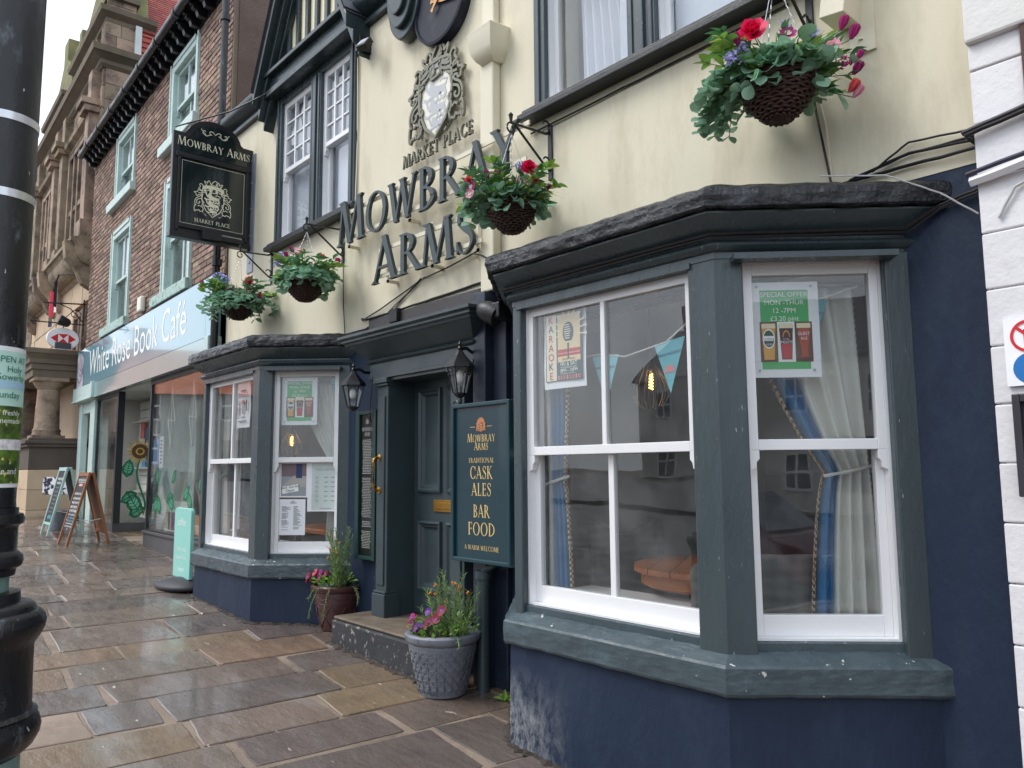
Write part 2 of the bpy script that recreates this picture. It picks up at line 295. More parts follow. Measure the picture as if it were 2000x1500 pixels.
def serif(T=.135, t=.05):
    G = {}; h = T / 2
    def foot(x, y, up, w=None, e=.075):
        w = w or h; s = 1 if up else -1
        return [[(x - w - e, y), (x + w + e, y), (x + w, y + s * .06), (x - w, y + s * .06)][:: s]]
    def stem(x, y0=0, y1=1, bot=1, top=1, w=None):
        w = w or h; P = [rc(x - w, x + w, y0, y1)]
        if bot: P += foot(x, y0, True, w)
        if top: P += foot(x, y1, False, w)
        return P
    def dg(x0, y0, x1, y1, w):
        return [[(x0 - w / 2, y0), (x0 + w / 2, y0), (x1 + w / 2, y1), (x1 - w / 2, y1)]]
    tk = T * 1.08; tn = t * 1.25
    G['A'] = (dg(.1, 0, .42, 1, tn) + dg(.74, 0, .40, 1, tk) + [rc(.2, .62, .3, .3 + t)] + foot(.1, 0, True, tn / 2) + foot(.74, 0, True, tk / 2), .84)
    G['B'] = (stem(.16) + arc(.2, .745, .36, .255, 90, -90, T, t) + arc(.2, .26, .42, .27, 90, -90, T * 1.05, t), .66)
    G['C'] = (arc(.46, .5, .42, .52, 42, 318, T, t, 24) + [[(.72, .66), (.79, .66), (.8, .99), (.76, .99)], [(.74, .02), (.78, .02), (.8, .3), (.72, .27)]], .84)
    G['D'] = (stem(.16) + arc(.2, .5, .6, .5, 90, -90, T, t, 20), .84)
    G['E'] = (stem(.16) + [rc(.16, .54, 1 - t, 1), rc(.16, .5, .5, .5 + t), rc(.16, .56, 0, t), [(.5, 1), (.5, .8), (.54, .78), (.54, 1)], [(.52, 0), (.56, 0), (.59, .24), (.54, .2)], rc(.46, .5, .42, .62)], .64)
    G['F'] = (stem(.16) + [rc(.16, .54, 1 - t, 1), rc(.16, .48, .48, .48 + t), [(.5, 1), (.5, .78), (.54, .76), (.54, 1)], rc(.44, .48, .4, .6)], .58)
    G['I'] = (stem(.16), .34)
    G['K'] = (stem(.16) + dg(.2, .44, .6, 1, tn) + dg(.7, 0, .3, .56, tk) + foot(.6, 1, False, tn / 2) + foot(.7, 0, True, tk / 2, .05), .8)
    G['L'] = (stem(.16) + [rc(.16, .54, 0, t), [(.5, 0), (.54, 0), (.58, .26), (.52, .2)]], .62)
    G['M'] = (dg(.08, 0, .2, 1, tn) + dg(.5, 0, .22, 1, tk) + dg(.5, 0, .8, 1, tn) + dg(.94, 0, .84, 1, tk) + foot(.08, 0, True, tn / 2) + foot(.94, 0, True, tk / 2) + foot(.17, 1, False, tn, .06) + foot(.87, 1, False, tn, .06), 1.06)
    G['N'] = (stem(.12, w=tn / 2) + dg(.74, 0, .14, 1, tk) + stem(.74, bot=0, w=tn / 2), .88)
    G['O'] = (arc(.48, .5, .44, .52, 0, 360, T, t, 32), .96)
    G['P'] = (stem(.16) + arc(.2, .72, .4, .28, 90, -90, T, t), .62)
    G['R'] = (stem(.16) + arc(.2, .735, .38, .265, 90, -90, T, t) + dg(.74, 0, .36, .5, tk) + foot(.74, 0, True, tk / 2, .05), .78)
    sp = smooth_pts([(.5, .82), (.4, .96), (.25, .98), (.13, .86), (.16, .68), (.34, .52), (.49, .36), (.5, .17), (.36, .02), (.18, .03), (.08, .2)], 3)
    ws = [t + (T * 1.1 - t) * max(0, 1 - abs(p[1] - .52) / .42) for p in sp]
    G['S'] = (stroke(sp, ws) + [[(.48, .72), (.53, .72), (.53, .99), (.49, .96)], [(.06, .02), (.1, .05), (.1, .3), (.05, .28)]], .6)
    G['T'] = (stem(.36, top=0) + [rc(.04, .68, 1 - t, 1), [(.04, 1), (.04, .76), (.08, .8), (.08, 1)], [(.64, 1), (.64, .8), (.68, .76), (.68, 1)]], .72)
    G['W'] = (dg(.3, 0, .08, 1, tk) + dg(.3, 0, .56, 1, tn) + dg(.76, 0, .54, 1, tk) + dg(.76, 0, 1.02, 1, tn) + foot(.08, 1, False, tk / 2, .05) + foot(1.02, 1, False, tn / 2) + foot(.55, 1, False, tk / 2, .05), 1.1)
    G['Y'] = (stem(.4, 0, .48, top=0) + dg(.42, .44, .1, 1, tk) + dg(.38, .44, .7, 1, tn) + foot(.1, 1, False, tk / 2, .05) + foot(.7, 1, False, tn / 2), .78)
    G[' '] = ([], .4)
    return G
SER = serif()
def caps(word, big=(), k=1.18, tr=.06):
    """capitals in a row: list of (outlines, letter); letters whose index is in big are taller"""
    x = 0; o = []
    for i, c in enumerate(word):
        P, w = SER[c]; s = k if i in big else 1
        o.append(([[(x + a * s, b * s) for a, b in q] for q in P], c)); x += w * s + tr
    return o, x - tr
def capline(mb, word, o, h, ux=(1, 0, 0), uz=(0, 0, 1), wx=1., mi=0, big=(), k=1.18, al='C', off=.001):
    L_, w = caps(word, big, k); ux = Vector(ux) * wx
    oo = Vector(o) + ux * h * ({'C': -.5, 'L': 0, 'R': -1}[al] * w)
    for P, c in L_: mb.flat(P, oo, ux, uz, off, 0, h, mi, .00005)
    return w * h * wx
# the coat of arms: line work traced as a drawing 1 wide, mirrored about its middle where symmetrical
def crest():
    def q(p):
        x, y = p; yt = -60 + .27 * (x - 200); yb = 1190 + .165 * (x - 150)
        return ((x - 795) / 930, (.70 - (y - yt) / (yb - yt)) * 1.28)
    left = [[(735, 275), (690, 190), (650, 205), (645, 240), (578, 185), (600, 250), (640, 282), (590, 290), (575, 320), (605, 345), (655, 330), (700, 285)],
            [(690, 350), (600, 362), (550, 345), (548, 300), (530, 262), (490, 240), (460, 262), (482, 300), (440, 345), (480, 362), (530, 400), (640, 405), (700, 385)],
            [(555, 415), (485, 392), (430, 372), (420, 410), (335, 415), (380, 450), (390, 495), (430, 505), (440, 480), (490, 488), (480, 520), (410, 545), (368, 590), (360, 640), (372, 690), (398, 720), (360, 708), (350, 800), (368, 850), (390, 825), (430, 832), (465, 820), (488, 858), (540, 852), (560, 885), (640, 950)],
            [(545, 470), (520, 560), (440, 578), (402, 620), (418, 675), (468, 672), (482, 642), (452, 636)],
            [(520, 560), (528, 620), (570, 640), (572, 682), (530, 720), (548, 780), (572, 800), (556, 838), (560, 882), (620, 935)],
            [(700, 420), (715, 370), (735, 345)], [(440, 440), (520, 452), (600, 440)], [(430, 740), (480, 725), (520, 760)]]
    lines = []
    for P in left:
        a = [q(p) for p in P]; lines.append(a); lines.append([(-x, y) for x, y in a])
    mid = [[(740, 285), (775, 410), (740, 420), (735, 455), (880, 470), (855, 405), (895, 325)], [(740, 285), (770, 240), (830, 205), (880, 240), (905, 300)], [(745, 285), (830, 315), (905, 310)]]
    for P in mid: lines.append([q(p) for p in P])
    shield = [(-.27, .62), (-.1, .655), (.1, .655), (.27, .62), (.3, .42), (.27, .22), (.18, .07), (0, -.06), (-.18, .07), (-.27, .22), (-.3, .42)]
    arcp = smooth_pts([(-.27, .62), (-.1, .66), (.1, .66), (.27, .62)], 3)
    lab = [[(a[0], a[1] - .015), (b[0], b[1] - .015), (b[0], b[1] - .075), (a[0], a[1] - .075)] for a, b in zip(arcp[:-1], arcp[1:])]
    for x in (-.24, -.09, .06, .2): lab.append([(x, .6), (x + .05, .6), (x + .055, .5), (x - .005, .5)])
    def lion(cx, cy, s):
        f = lambda P: [(cx + x * s, cy + y * s) for x, y in P]
        P = [f([(-.5, .2), (-.38, .42), (-.2, .4), (-.12, .2), (-.16, -.02), (-.42, .02)]),                    # head and mane
             f([(-.42, .02), (-.16, .2), (.2, .1), (.55, .08), (.62, -.12), (.3, -.2), (-.1, -.2), (-.36, -.22)])]   # body
        for L_, w in (([(-.44, .0), (-.62, .18), (-.72, .42)], .13), ([(-.38, -.16), (-.6, -.22), (-.84, -.12)], .12), ([(.0, -.16), (.1, -.34), (-.1, -.42)], .13),
                      ([(.52, -.06), (.6, -.28), (.4, -.42)], .14), ([(.58, .04), (.72, .2), (.4, .3), (.22, .24)], .07), ([(.22, -.14), (.34, -.36), (.16, -.44)], .1)):
            P += stroke(f(L_), w * s)
        return P
    lions = lion(.0, .385, .27) + lion(.0, .22, .25) + lion(0, .075, .18)
    sq = lambda Q: [[(x * .86, y) for x, y in P] for P in Q]
    lines, shield, lab, lions = sq(lines), sq([shield])[0], sq(lab), sq(lions)
    return lines, shield, lab, lions
CREST = crest()
def crest_polys(w=.022):
    lines, sh, lab, lions = CREST; P = []
    for L_ in lines: P += stroke(smooth_pts(L_, 3) if len(L_) > 3 else L_, w)
    P += stroke(sh, w * 1.1, True)
    return P, sh, lab, lions
# ================================================================== the ground
def gz(x): return -.045 * max(-26., min(6., x))
def ground_sheet(name, x0, x1, y0, y1, dz, m, nx=40):
    mb = MB(); mb.grid(lambda u, v: (x0 + (x1 - x0) * u, y0 + (y1 - y0) * v, gz(x0 + (x1 - x0) * u) + dz), nx, 2); return build(name, mb, m, kind='structure')
earth = mat('far_ground', srgb(108, 102, 96), .9, var=.15)
asphalt = mat('asphalt', (.05, .05, .052, 1), .55, bump=.4, bscale=120, var=.2, rvar=.15)
mortar = mat('paving_mortar', srgb(136, 120, 106), .7, bump=.6, bscale=60, var=.2, dirt=srgb(78, 66, 56), dscale=2.0, damt=(.5, .7))
slabm = [mat('wet_sandstone' + str(i), srgb(*c), r, bump=1.0, bscale=5.5, var=.28, vscale=2.6, rnd=.08, rhue=.01, rvar=.2, dirt=srgb(*d), dscale=2.6, damt=(.44, .74), stretch=(1, 2.2, 1), bdist=.014, wet=(1.7, .42, .62, .9), spots=(srgb(190, 182, 172), 9, .725, .74))
         for i, (c, r, d) in enumerate([((116, 101, 91), .34, (86, 73, 64)), ((126, 111, 99), .38, (98, 84, 74)), ((108, 97, 91), .32, (78, 69, 64)), ((128, 107, 87), .38, (94, 78, 62))])]
drym = mat('pale_sandstone', srgb(146, 128, 114), .5, bump=.8, bscale=7, var=.22, rnd=.08, rvar=.15, dirt=srgb(120, 102, 88), dscale=3, bdist=.008)
ground_sheet('ground', -500, 500, -500, 500, -.25, earth, 120)
ground_sheet('road', -80, 60, -13.5, -3.62, -.13, asphalt)
pav = ground_sheet('pavement', -34, 14, -3.6, 2.2, -.008, mortar)
ground_sheet('market_place_paving', -90, 70, -40, -13.5, -.02, asphalt)
kb = MB()
for i in range(46):
    x = -32 + i * .96; kb.add([(x + a, b, gz(x + a) + c) for c in (-.2, .004) for b in (-3.76, -3.604) for a in (0, .95)], [(0, 2, 3, 1), (4, 5, 7, 6), (0, 1, 5, 4), (2, 6, 7, 3), (0, 4, 6, 2), (1, 3, 7, 5)])
build('kerb', kb, mat('kerb_stone', srgb(140, 134, 126), .7, bump=.4), kind='structure')
def lay_paving():
    a4 = math.radians(4); A = Vector((-math.cos(a4), math.sin(a4))); B = Vector((-math.sin(a4), -math.cos(a4)))
    s = -3.2; i = 0; rnd = random.Random(5); o0 = Vector((0, .75)); k = 0
    while s < 16.5:
        w = rnd.uniform(.38, .85)
        t = -rnd.uniform(0, .8)
        while t < 4.6:
            l = rnd.choice([rnd.uniform(.35, .6), rnd.uniform(.6, 1.0), rnd.uniform(.8, 1.35)]); g = rnd.uniform(.008, .02)
            cor = [(s + g, t + g), (s + w - g, t + g), (s + w - g, t + l - g), (s + g, t + l - g)]
            cor = [(p + rnd.uniform(-.02, .02), q + rnd.uniform(-.02, .02)) for p, q in cor]
            edge = []
            for j in range(4):
                p, q = cor[j], cor[(j + 1) % 4]; edge.append((p[0] * .975 + q[0] * .025, p[1] * .975 + q[1] * .025))
                for f in (.38, .66): edge.append((p[0] * (1 - f) + q[0] * f + rnd.uniform(-.006, .006), p[1] * (1 - f) + q[1] * f + rnd.uniform(-.006, .006)))
                edge.append((p[0] * .025 + q[0] * .975, p[1] * .025 + q[1] * .975))
            cx = sum(p[0] for p in edge) / len(edge); cy = sum(p[1] for p in edge) / len(edge)
            P0 = o0 + A * cx + B * cy
            if P0.y > .55 or P0.y < -3.6 or P0.x > 3.4: t += l; continue
            tx, ty, h = rnd.uniform(-.005, .005), rnd.uniform(-.005, .005), rnd.uniform(-.004, .003)
            mb = MB(); vs = []
            for ins, dz in ((0, -.03), (0, -.004), (.006, h)):
                for p in edge:
                    d = math.hypot(p[0] - cx, p[1] - cy); f = 1 - ins / d
                    pt = o0 + A * (cx + (p[0] - cx) * f) + B * (cy + (p[1] - cy) * f)
                    y = max(-3.595, pt.y)
                    vs.append((pt.x, y, gz(pt.x) + dz + (tx * (p[0] - cx) + ty * (p[1] - cy)) * (dz > -.02)))
            n = len(edge); fs = [tuple(range(2 * n, 3 * n))] + [(q * n + j, q * n + (j + 1) % n, (q + 1) * n + (j + 1) % n, (q + 1) * n + j) for q in (0, 1) for j in range(n)]
            mb.add(vs, fs); m = drym if rnd.random() < .05 and l * w < .3 else rnd.choice(slabm)
            build('paving_stone', mb, m, pav); k += 1; t += l
        s += w; i += 1
lay_paving()

# ================================================================== the pub
pub = thing('pub_house', 'cream and navy pub with two green bay windows and a green panelled front door', 'pub', (-4.8, 0, 0))
def wall_holes(mb, x0, x1, z0, z1, holes, y0, y1, mi=0):
    """front sheet at y0 with openings, reveals back to y1"""
    xs = sorted({x0, x1, *[h[0] for h in holes], *[h[1] for h in holes]}); zs = sorted({z0, z1, *[h[2] for h in holes], *[h[3] for h in holes]})
    hole = lambda a, b: any(h[0] <= a < h[1] and h[2] <= b < h[3] for h in holes)
    nx, nz = len(xs) - 1, len(zs) - 1
    vs = [(x, y, z) for y in (y0, y1) for z in zs for x in xs]; ix = lambda i, j, k: k * (nx + 1) * (nz + 1) + j * (nx + 1) + i; fs = []
    solid = lambda i, j: 0 <= i < nx and 0 <= j < nz and not hole(xs[i], zs[j])
    for i in range(nx):
        for j in range(nz):
            if not solid(i, j): continue
            fs.append((ix(i, j, 0), ix(i + 1, j, 0), ix(i + 1, j + 1, 0), ix(i, j + 1, 0))); fs.append((ix(i, j, 1), ix(i, j + 1, 1), ix(i + 1, j + 1, 1), ix(i + 1, j, 1)))
            if not solid(i - 1, j): fs.append((ix(i, j, 0), ix(i, j + 1, 0), ix(i, j + 1, 1), ix(i, j, 1)))
            if not solid(i + 1, j): fs.append((ix(i + 1, j, 0), ix(i + 1, j, 1), ix(i + 1, j + 1, 1), ix(i + 1, j + 1, 0)))
            if not solid(i, j - 1): fs.append((ix(i, j, 0), ix(i, j, 1), ix(i + 1, j, 1), ix(i + 1, j, 0)))
            if not solid(i, j + 1): fs.append((ix(i, j + 1, 0), ix(i + 1, j + 1, 0), ix(i + 1, j + 1, 1), ix(i, j + 1, 1)))
    mb.add(vs, fs, mi)
PX0, PX1 = -8.66, -.93
mb = MB(); wall_holes(mb, PX0, PX1, 2.735, 5.5, [(-7.33, -5.8, 3.86, 5.38), (-3.36, -1.6, 3.86, 5.3)], 0, .3); build('upper_wall', mb, cream, pub)
mb = MB(); wall_holes(mb, PX0 + .1, PX1, -.1, 2.735, [(-8.0, -5.95, .6, 2.5), (-5.06, -4.26, 0, 2.27), (-3.5, -1.4, .6, 2.5)], .004, .3); build('lower_wall', mb, navy, pub)
mb = MB(); mb.add([(PX0, .3, 5.55), (PX1, .3, 5.55), (PX1, 4.5, 6.3), (PX0, 4.5, 6.3)], [(0, 1, 2, 3)]); mb.box(PX0, PX1, .3, 5, 2.7, 2.72); build('roof', mb, mat('slate', srgb(70, 72, 78), .6), pub)
# ---- bay windows
def bay(xl, xr, base_l, base_r, right_wall=True):
    def plan(d):
        k = (d - .62) * .414; return [(xl - k - d, .02), (xl - k, -d), (xr + k, -d), (xr + k + d, .02)]
    def loft(levels):
        b = MB(); vs = []
        for d, z in levels: vs += [(x, y, z) for x, y in plan(d)]
        n = len(levels); fs = [(q * 4 + j, q * 4 + (j + 1) % 4, (q + 1) * 4 + (j + 1) % 4, (q + 1) * 4 + j) for q in range(n - 1) for j in range(4)]
        fs += [(0, 1, 2, 3), tuple((n - 1) * 4 + j for j in range(4))[::-1]]; b.add(vs, fs); return b
    b = MB(); g = gz(xr) - .06
    lv = [(.585, g), (.59, .3), (.585, .62), (.582, .68)]; build('bay_plinth', loft(lv), navy, pub, bev=.012)
    build('bay_sill', loft([(.55, .64), (.615, .655), (.622, .67), (.62, .765), (.612, .775), (.57, .80), (.545, .815)]), sillm, pub, bev=.006, lump=.016)
    build('bay_cornice', loft([(.50, 2.425), (.565, 2.425), (.565, 2.452), (.585, 2.46), (.598, 2.475), (.585, 2.492), (.565, 2.5), (.565, 2.512), (.6, 2.53), (.665, 2.592), (.665, 2.6), (.5, 2.6)]), green, pub, smooth='auto')
    build('bay_roof', loft([(.50, 2.603), (.69, 2.603), (.70, 2.61), (.705, 2.655), (.70, 2.685), (.66, 2.71), (.02, 2.80)]), lead, pub, bev=.01, lump=.024)
    k = (.56 - .62) * .414; cl, cr = xl - k, xr + k
    fl, fr = cl + .06, cr - .135
    for pts in ([(fr, -.56), (cr, -.56), (cr + .085, -.475), (cr + .01, -.40), (cr - .04, -.45), (fr, -.45)], [(cl, -.56), (fl, -.56), (fl, -.45), (cl + .02, -.45), (cl - .07, -.40), (cl - .085, -.475)]):
        m2 = MB(); m2.prism(pts, .79, 2.44); build('corner_post', m2, green, pub, bev=.008)
    # wall posts at the ends of the canted lights
    for sgn, c in ((1, cr), (-1, cl)):
        s0, s1 = .70, .80; f = lambda s, d: (c + sgn * (s * .7071 - d * .7071), -.56 + s * .7071 + d * .7071)
        m2 = MB(); m2.prism([f(s0, 0), f(s1, 0), f(s1, .1), f(s0, .1)], .79, 2.44); build('wall_post', m2, green, pub, bev=.006)
    return cl, cr, fl, fr
def horn(mb, x, z, s):
    mb.xz([(x, z), (x + s * .038, z), (x + s * .038, z - .035), (x + s * .026, z - .05), (x + s * .022, z - .075), (x, z - .085)], 0, .038)
def sash(M, w, z0, z1, zm, nu=0, nl=0, rows=0, frame=white, lining=.012, rail=.085, parent=None, glz=None):
    """a pair of sliding sashes in a frame; local x along, y inward; returns the frame"""
    glz = glz or glass
    P = parent or pub
    f = MB(); f.M = M
    f.box(0, lining, -.004, .1, z0, z1); f.box(w - lining, w, -.004, .1, z0, z1); f.box(lining, w - lining, -.004, .1, z1 - lining, z1); f.box(lining, w - lining, .0, .1, z0, z0 + .01)
    F = build('sash_window', f, frame, P)
    a, b = lining, w - lining
    u = MB(); u.M = M; st = .036
    u.box(a, a + st, 0, .038, zm, z1 - lining); u.box(b - st, b, 0, .038, zm, z1 - lining); u.box(a + st, b - st, .002, .038, z1 - lining - .045, z1 - lining); u.box(a + st, b - st, .001, .04, zm, zm + .045)
    horn(u, a, zm, 1); horn(u, b, zm, -1)
    for i in range(nu): x = a + st + (b - a - 2 * st) * (i + 1) / (nu + 1); u.box(x - .014, x + .014, .004, .036, zm + .04, z1 - lining - .04)
    for j in range(rows): z = zm + .045 + (z1 - lining - .045 - zm - .045) * (j + 1) / (rows + 1); u.box(a + st, b - st, .008, .032, z - .009, z + .009)
    build('upper_sash', u, frame, F, bev=.003)
    l = MB(); l.M = M
    l.box(a, a + st, .042, .08, z0 + .01, zm + .03); l.box(b - st, b, .042, .08, z0 + .01, zm + .03); l.box(a + st, b - st, .043, .081, z0 + .01, z0 + .01 + rail); l.box(a + st, b - st, .044, .08, zm + .002, zm + .034)
    for i in range(nl): x = a + st + (b - a - 2 * st) * (i + 1) / (nl + 1); l.box(x - .017, x + .017, .046, .076, z0 + rail, zm + .01)
    build('lower_sash', l, frame, F, bev=.003)
    def panes(n, r, za, zb, y, yy):
        for i in range(n + 1):
            for j in range(r + 1):
                g = MB(); g.M = M; xa = a + st + (b - a - 2 * st) * i / (n + 1); xb = a + st + (b - a - 2 * st) * (i + 1) / (n + 1)
                q0 = za + (zb - za) * j / (r + 1); q1 = za + (zb - za) * (j + 1) / (r + 1)
                g.box(xa - .004, xb + .004, y, y + .004, q0 - .004, q1 + .004); build('pane', g, glz, F)
    panes(nu, rows, zm + .045, z1 - lining - .045, .02, 0); panes(nl, 0, z0 + .01 + rail, zm + .004, .06, 0)
    return F
def bay_windows(xl, xr):
    cl, cr, fl, fr = bay(xl, xr, 0, 0)
    sash(TM(fl, -.515, 0), fr - fl, .85, 2.42, 1.62, 1, 1)
    D = math.radians(45)
    ox, oy = cr + (.12 - .05) * .7071, -.56 + (.12 + .05) * .7071          # canted light on the right: starts .12 along, .05 in
    sash(TM(ox, oy, 0, D), .58, .85, 2.42, 1.62)
    q = Matrix.Translation((cl - (.12 + .58) * .7071 + .05 * .7071, -.56 + .7 * .7071 + .05 * .7071, 0)) @ Matrix.Rotation(-D, 4, 'Z')
    sash(q, .58, .85, 2.42, 1.62)
    # inner sill board and dark head trim
    m = MB(); m.prism([(cl - .25, -.15), (cl + .03, -.43), (cr - .06, -.43), (cr + .22, -.15), (cr + .22, .3), (cl - .25, .3)], .72, .83); build('window_board', m, white, pub)
    m = MB(); k = .0
    for (xa, xb) in ((fl, fr),): m.box(xa - .03, xb + .02, -.572, -.50, 2.405, 2.43)
    m2 = MB(); m2.M = TM(cr + .07 * .7071, -.56 + .07 * .7071, 0, D); m2.box(.0, .66, -.075, .0, 2.405, 2.43)
    m.v += m2.v; m.f += [tuple(i + 8 for i in f) for f in m2.f]; m.m += m2.m; m.r += m2.r
    build('head_trim', m, green, pub)
    for Mx, w_ in ((TM(fl, -.515, 0), fr - fl), (TM(ox, oy, 0, D), .58), (q, .58)): m = MB(); m.M = Mx; m.box(-.01, w_ + .01, -.022, .09, .79, .8485); build('sub_sill', m, sillm, pub, bev=.004)
    return cl, cr, fl, fr
BR = bay_windows(-3.107, -1.78)
BL = bay_windows(-7.74, -6.37)
# cable clips along the right bay roll moulding
# ---- rooms behind the windows (inside faces of two boxes)
floorm = mat('room_floor', srgb(58, 44, 34), .5, var=.2)
def room(x0, x1, y1, z0, z1, wallm, low):
    m = MB(); m.box(x0, x1, .3, y1, z0, z1, 0, skip=(2, 0, 1)); m.box(x0 + .01, x1 - .01, y1 - .03, y1 - .01, z0, z0 + low, 1)
    m.box(x0, x1, .03, y1, z0 - .06, z0, 2); m.box(x0, x1, .3, y1, z1, z1 + .05, 3); return build('room_lining', m, [wallm, dwood, floorm, ceilm], pub, recalc=False)
room(-4.05, -.97, 3.6, .30, 2.62, grey, 1.18)
room(-8.6, -5.45, 3.2, .30, 2.62, grey, .9)
for x0, x1 in ((-7.4, -5.7), (-3.5, -1.5)):
    m = MB(); m.box(x0, x1, .3, 1.6, 3.7, 5.45, 0, skip=(2,)); build('upper_room_lining', m, mat('bedroom_wall', srgb(196, 198, 208), .8), pub, recalc=False)
m = MB(); m.box(PX0, PX1, 3.62, 3.7, 0, 5.5); m.box(PX0 - .0, PX0 + .1, .3, 3.7, 0, 5.5); m.box(PX1 - .1, PX1, .3, 3.7, 0, 5.5); build('rear_walls', m, cream, pub)
# ---- doorway
def ext(mb, x0, x1, levels):                                  # entablature: levels are (projection, z) from bottom up, mitred ends
    vs = []
    for d, z in levels: vs += [(x0 - d, .02, z), (x0 - d, -d, z), (x1 + d, -d, z), (x1 + d, .02, z)]
    n = len(levels); mb.add(vs, [(q * 4 + j, q * 4 + (j + 1) % 4, (q + 1) * 4 + (j + 1) % 4, (q + 1) * 4 + j) for q in range(n - 1) for j in range(4)] + [(0, 1, 2, 3), tuple((n - 1) * 4 + j for j in range(4))[::-1]])
DX0, DX1 = -5.06, -4.26
m = MB()
for x0, x1 in ((-5.215, DX0), (DX1, -4.105)):
    m.box(x0, x1, -.10, .02, .62, 2.20); m.box(x0 + .03, x1 - .03, -.112, -.098, .68, 2.12); m.box(x0 - .012, x1 + .012, -.125, .02, .40, .62); m.box(x0 - .006, x1 + .006, -.116, .02, .622, .64)
    m.box(x0 - .012, x1 + .012, -.118, .02, 2.2, 2.222); m.box(x0 - .02, x1 + .02, -.13, .02, 2.222, 2.262)
build('door_pilaster', m, greend, pub, bev=.006)
m = MB(); ext(m, -5.215, -4.105, [(.10, 2.264), (.115, 2.264), (.115, 2.285), (.105, 2.29), (.105, 2.385), (.12, 2.39), (.13, 2.405), (.12, 2.42), (.11, 2.425), (.15, 2.46), (.24, 2.535), (.25, 2.535), (.255, 2.55), (.275, 2.562), (.275, 2.575), (.30, 2.59), (.30, 2.61), (.05, 2.63)])
build('door_cornice', m, greend, pub, smooth='auto')
m = MB(); m.box(-5.48, -4.02, -.03, .02, 2.632, 2.79); build('flashing', m, mat('lead_flashing', srgb(62, 58, 60), .5, bump=.5, bscale=12, var=.2), pub, bev=.004)
m = MB(); m.box(DX0 - .02, DX0 + .002, -.09, .16, .40, 2.262); m.box(DX1 - .002, DX1 + .02, -.09, .16, .40, 2.262); m.box(DX0, DX1, -.09, .16, 2.24, 2.264); build('door_reveal', m, greend, pub)
d = MB()
def doorpanel(mb, x0, x1, z0, z1, y):                         # bolection moulded panel
    for i, (o, yy) in enumerate(((0, y - .016), (.012, y - .022), (.024, y - .014), (.036, y + .004), (.05, y + .006))): pass
    ring = [(0, y), (.004, y - .02), (.02, y - .024), (.034, y - .008), (.046, y - .006), (.06, y + .012), (.07, y + .014)]
    vs = []
    for o, yy in ring: vs += [(x0 + o, yy, z0 + o), (x1 - o, yy, z0 + o), (x1 - o, yy, z1 - o), (x0 + o, yy, z1 - o)]
    n = len(ring); mb.add(vs, [(q * 4 + j, q * 4 + (j + 1) % 4, (q + 1) * 4 + (j + 1) % 4, (q + 1) * 4 + j) for q in range(n - 1) for j in range(4)] + [tuple((n - 1) * 4 + j for j in range(4))])
wall_holes(d, DX0, DX1, .46, 2.25, [(-4.99, -4.70, .64, 1.16), (-4.99, -4.70, 1.38, 2.17), (-4.62, -4.33, .64, 1.16), (-4.62, -4.33, 1.38, 2.17)], .15, .2)
door = build('door', d, greend, pub, bev=.002)
for x0, x1 in ((-4.995, -4.695), (-4.625, -4.325)):
    for z0, z1 in ((.635, 1.165), (1.375, 2.175)):
        m = MB(); doorpanel(m, x0, x1, z0, z1, .149); build('door_panel', m, greend, door)
m = MB(); m.box(-4.79, -4.53, .138, .15, 1.235, 1.325); m.box(-4.765, -4.555, .132, .139, 1.255, 1.305); build('letter_box', m, brass, door, bev=.003)
m = MB(); hx = -5.155
m.tube([(hx, -.1, 1.645), (hx, -.145, 1.645), (hx, -.162, 1.63), (hx, -.165, 1.61), (hx, -.165, 1.43), (hx, -.162, 1.41), (hx, -.145, 1.395), (hx, -.1, 1.395)], .011, 10)
for z in (1.645, 1.395): m.M = Matrix.Translation((hx, -.112, z)) @ Matrix.Rotation(math.radians(90), 4, 'X'); m.lathe([(.028, -.006), (.026, .006), (.016, .012)], (0, 0, 0), 16); m.M = None
build('grab_handle', m, brass, pub, smooth='auto')
m = MB(); m.M = Matrix.Translation((-4.17, -.114, 1.985)) @ Matrix.Rotation(math.radians(90), 4, 'X'); m.lathe([(.036, 0), (.036, .008), (.03, .012), (.026, .006)], (0, 0, 0), 20); m.M = None
m.text('83', (-4.17, -.1235, 1.966), .05); build('number_plate', m, greend, pub)
# ---- downpipe, hopper, boxed pipe, gutters
m = MB(); m.box(-3.96, -3.82, -.075, -.002, 2.735, 4.36); m.box(-3.955, -3.825, -.06, -.002, 4.5, 5.4); build('downpipe', m, cream2, pub, bev=.012)
m = MB(); hv = []
for w_, dp, z in ((.07, .075, 4.335), (.10, .12, 4.365), (.13, .15, 4.42), (.142, .16, 4.53), (.148, .165, 4.56), (.14, .155, 4.57)): hv += [(-3.865 - w_, -.0, z), (-3.865 - w_ * .85, -dp, z), (-3.865 + w_ * .85, -dp, z), (-3.865 + w_, 0, z)]
m.add(hv, [(q * 4 + j, q * 4 + (j + 1) % 4, (q + 1) * 4 + (j + 1) % 4, (q + 1) * 4 + j) for q in range(5) for j in range(4)] + [(0, 1, 2, 3), (20, 21, 22, 23)]); build('rain_hopper', m, cream2, pub, smooth='auto')
m = MB(); m.box(-4.0, -3.87, -.11, .0, .15, 2.732); m.box(-3.87, -3.74, -.04, .0, .15, 2.6); build('boxed_pipe', m, mat('navy_gloss', srgb(36, 44, 60), .4, bump=.15, var=.12, dirt=srgb(60, 72, 84), dscale=5), pub, bev=.006)
m = MB(); m.tube([(-3.86, -.14, .14), (-3.86, -.14, .9)], .04, 12); m.tube([(-3.86, -.14, .86), (-3.86, -.14, .91)], .052, 12); m.tube([(-3.86, -.14, .9), (-3.72, -.16, .96)], .02, 8); build('drain_pipe', m, greend, pub, smooth='auto')
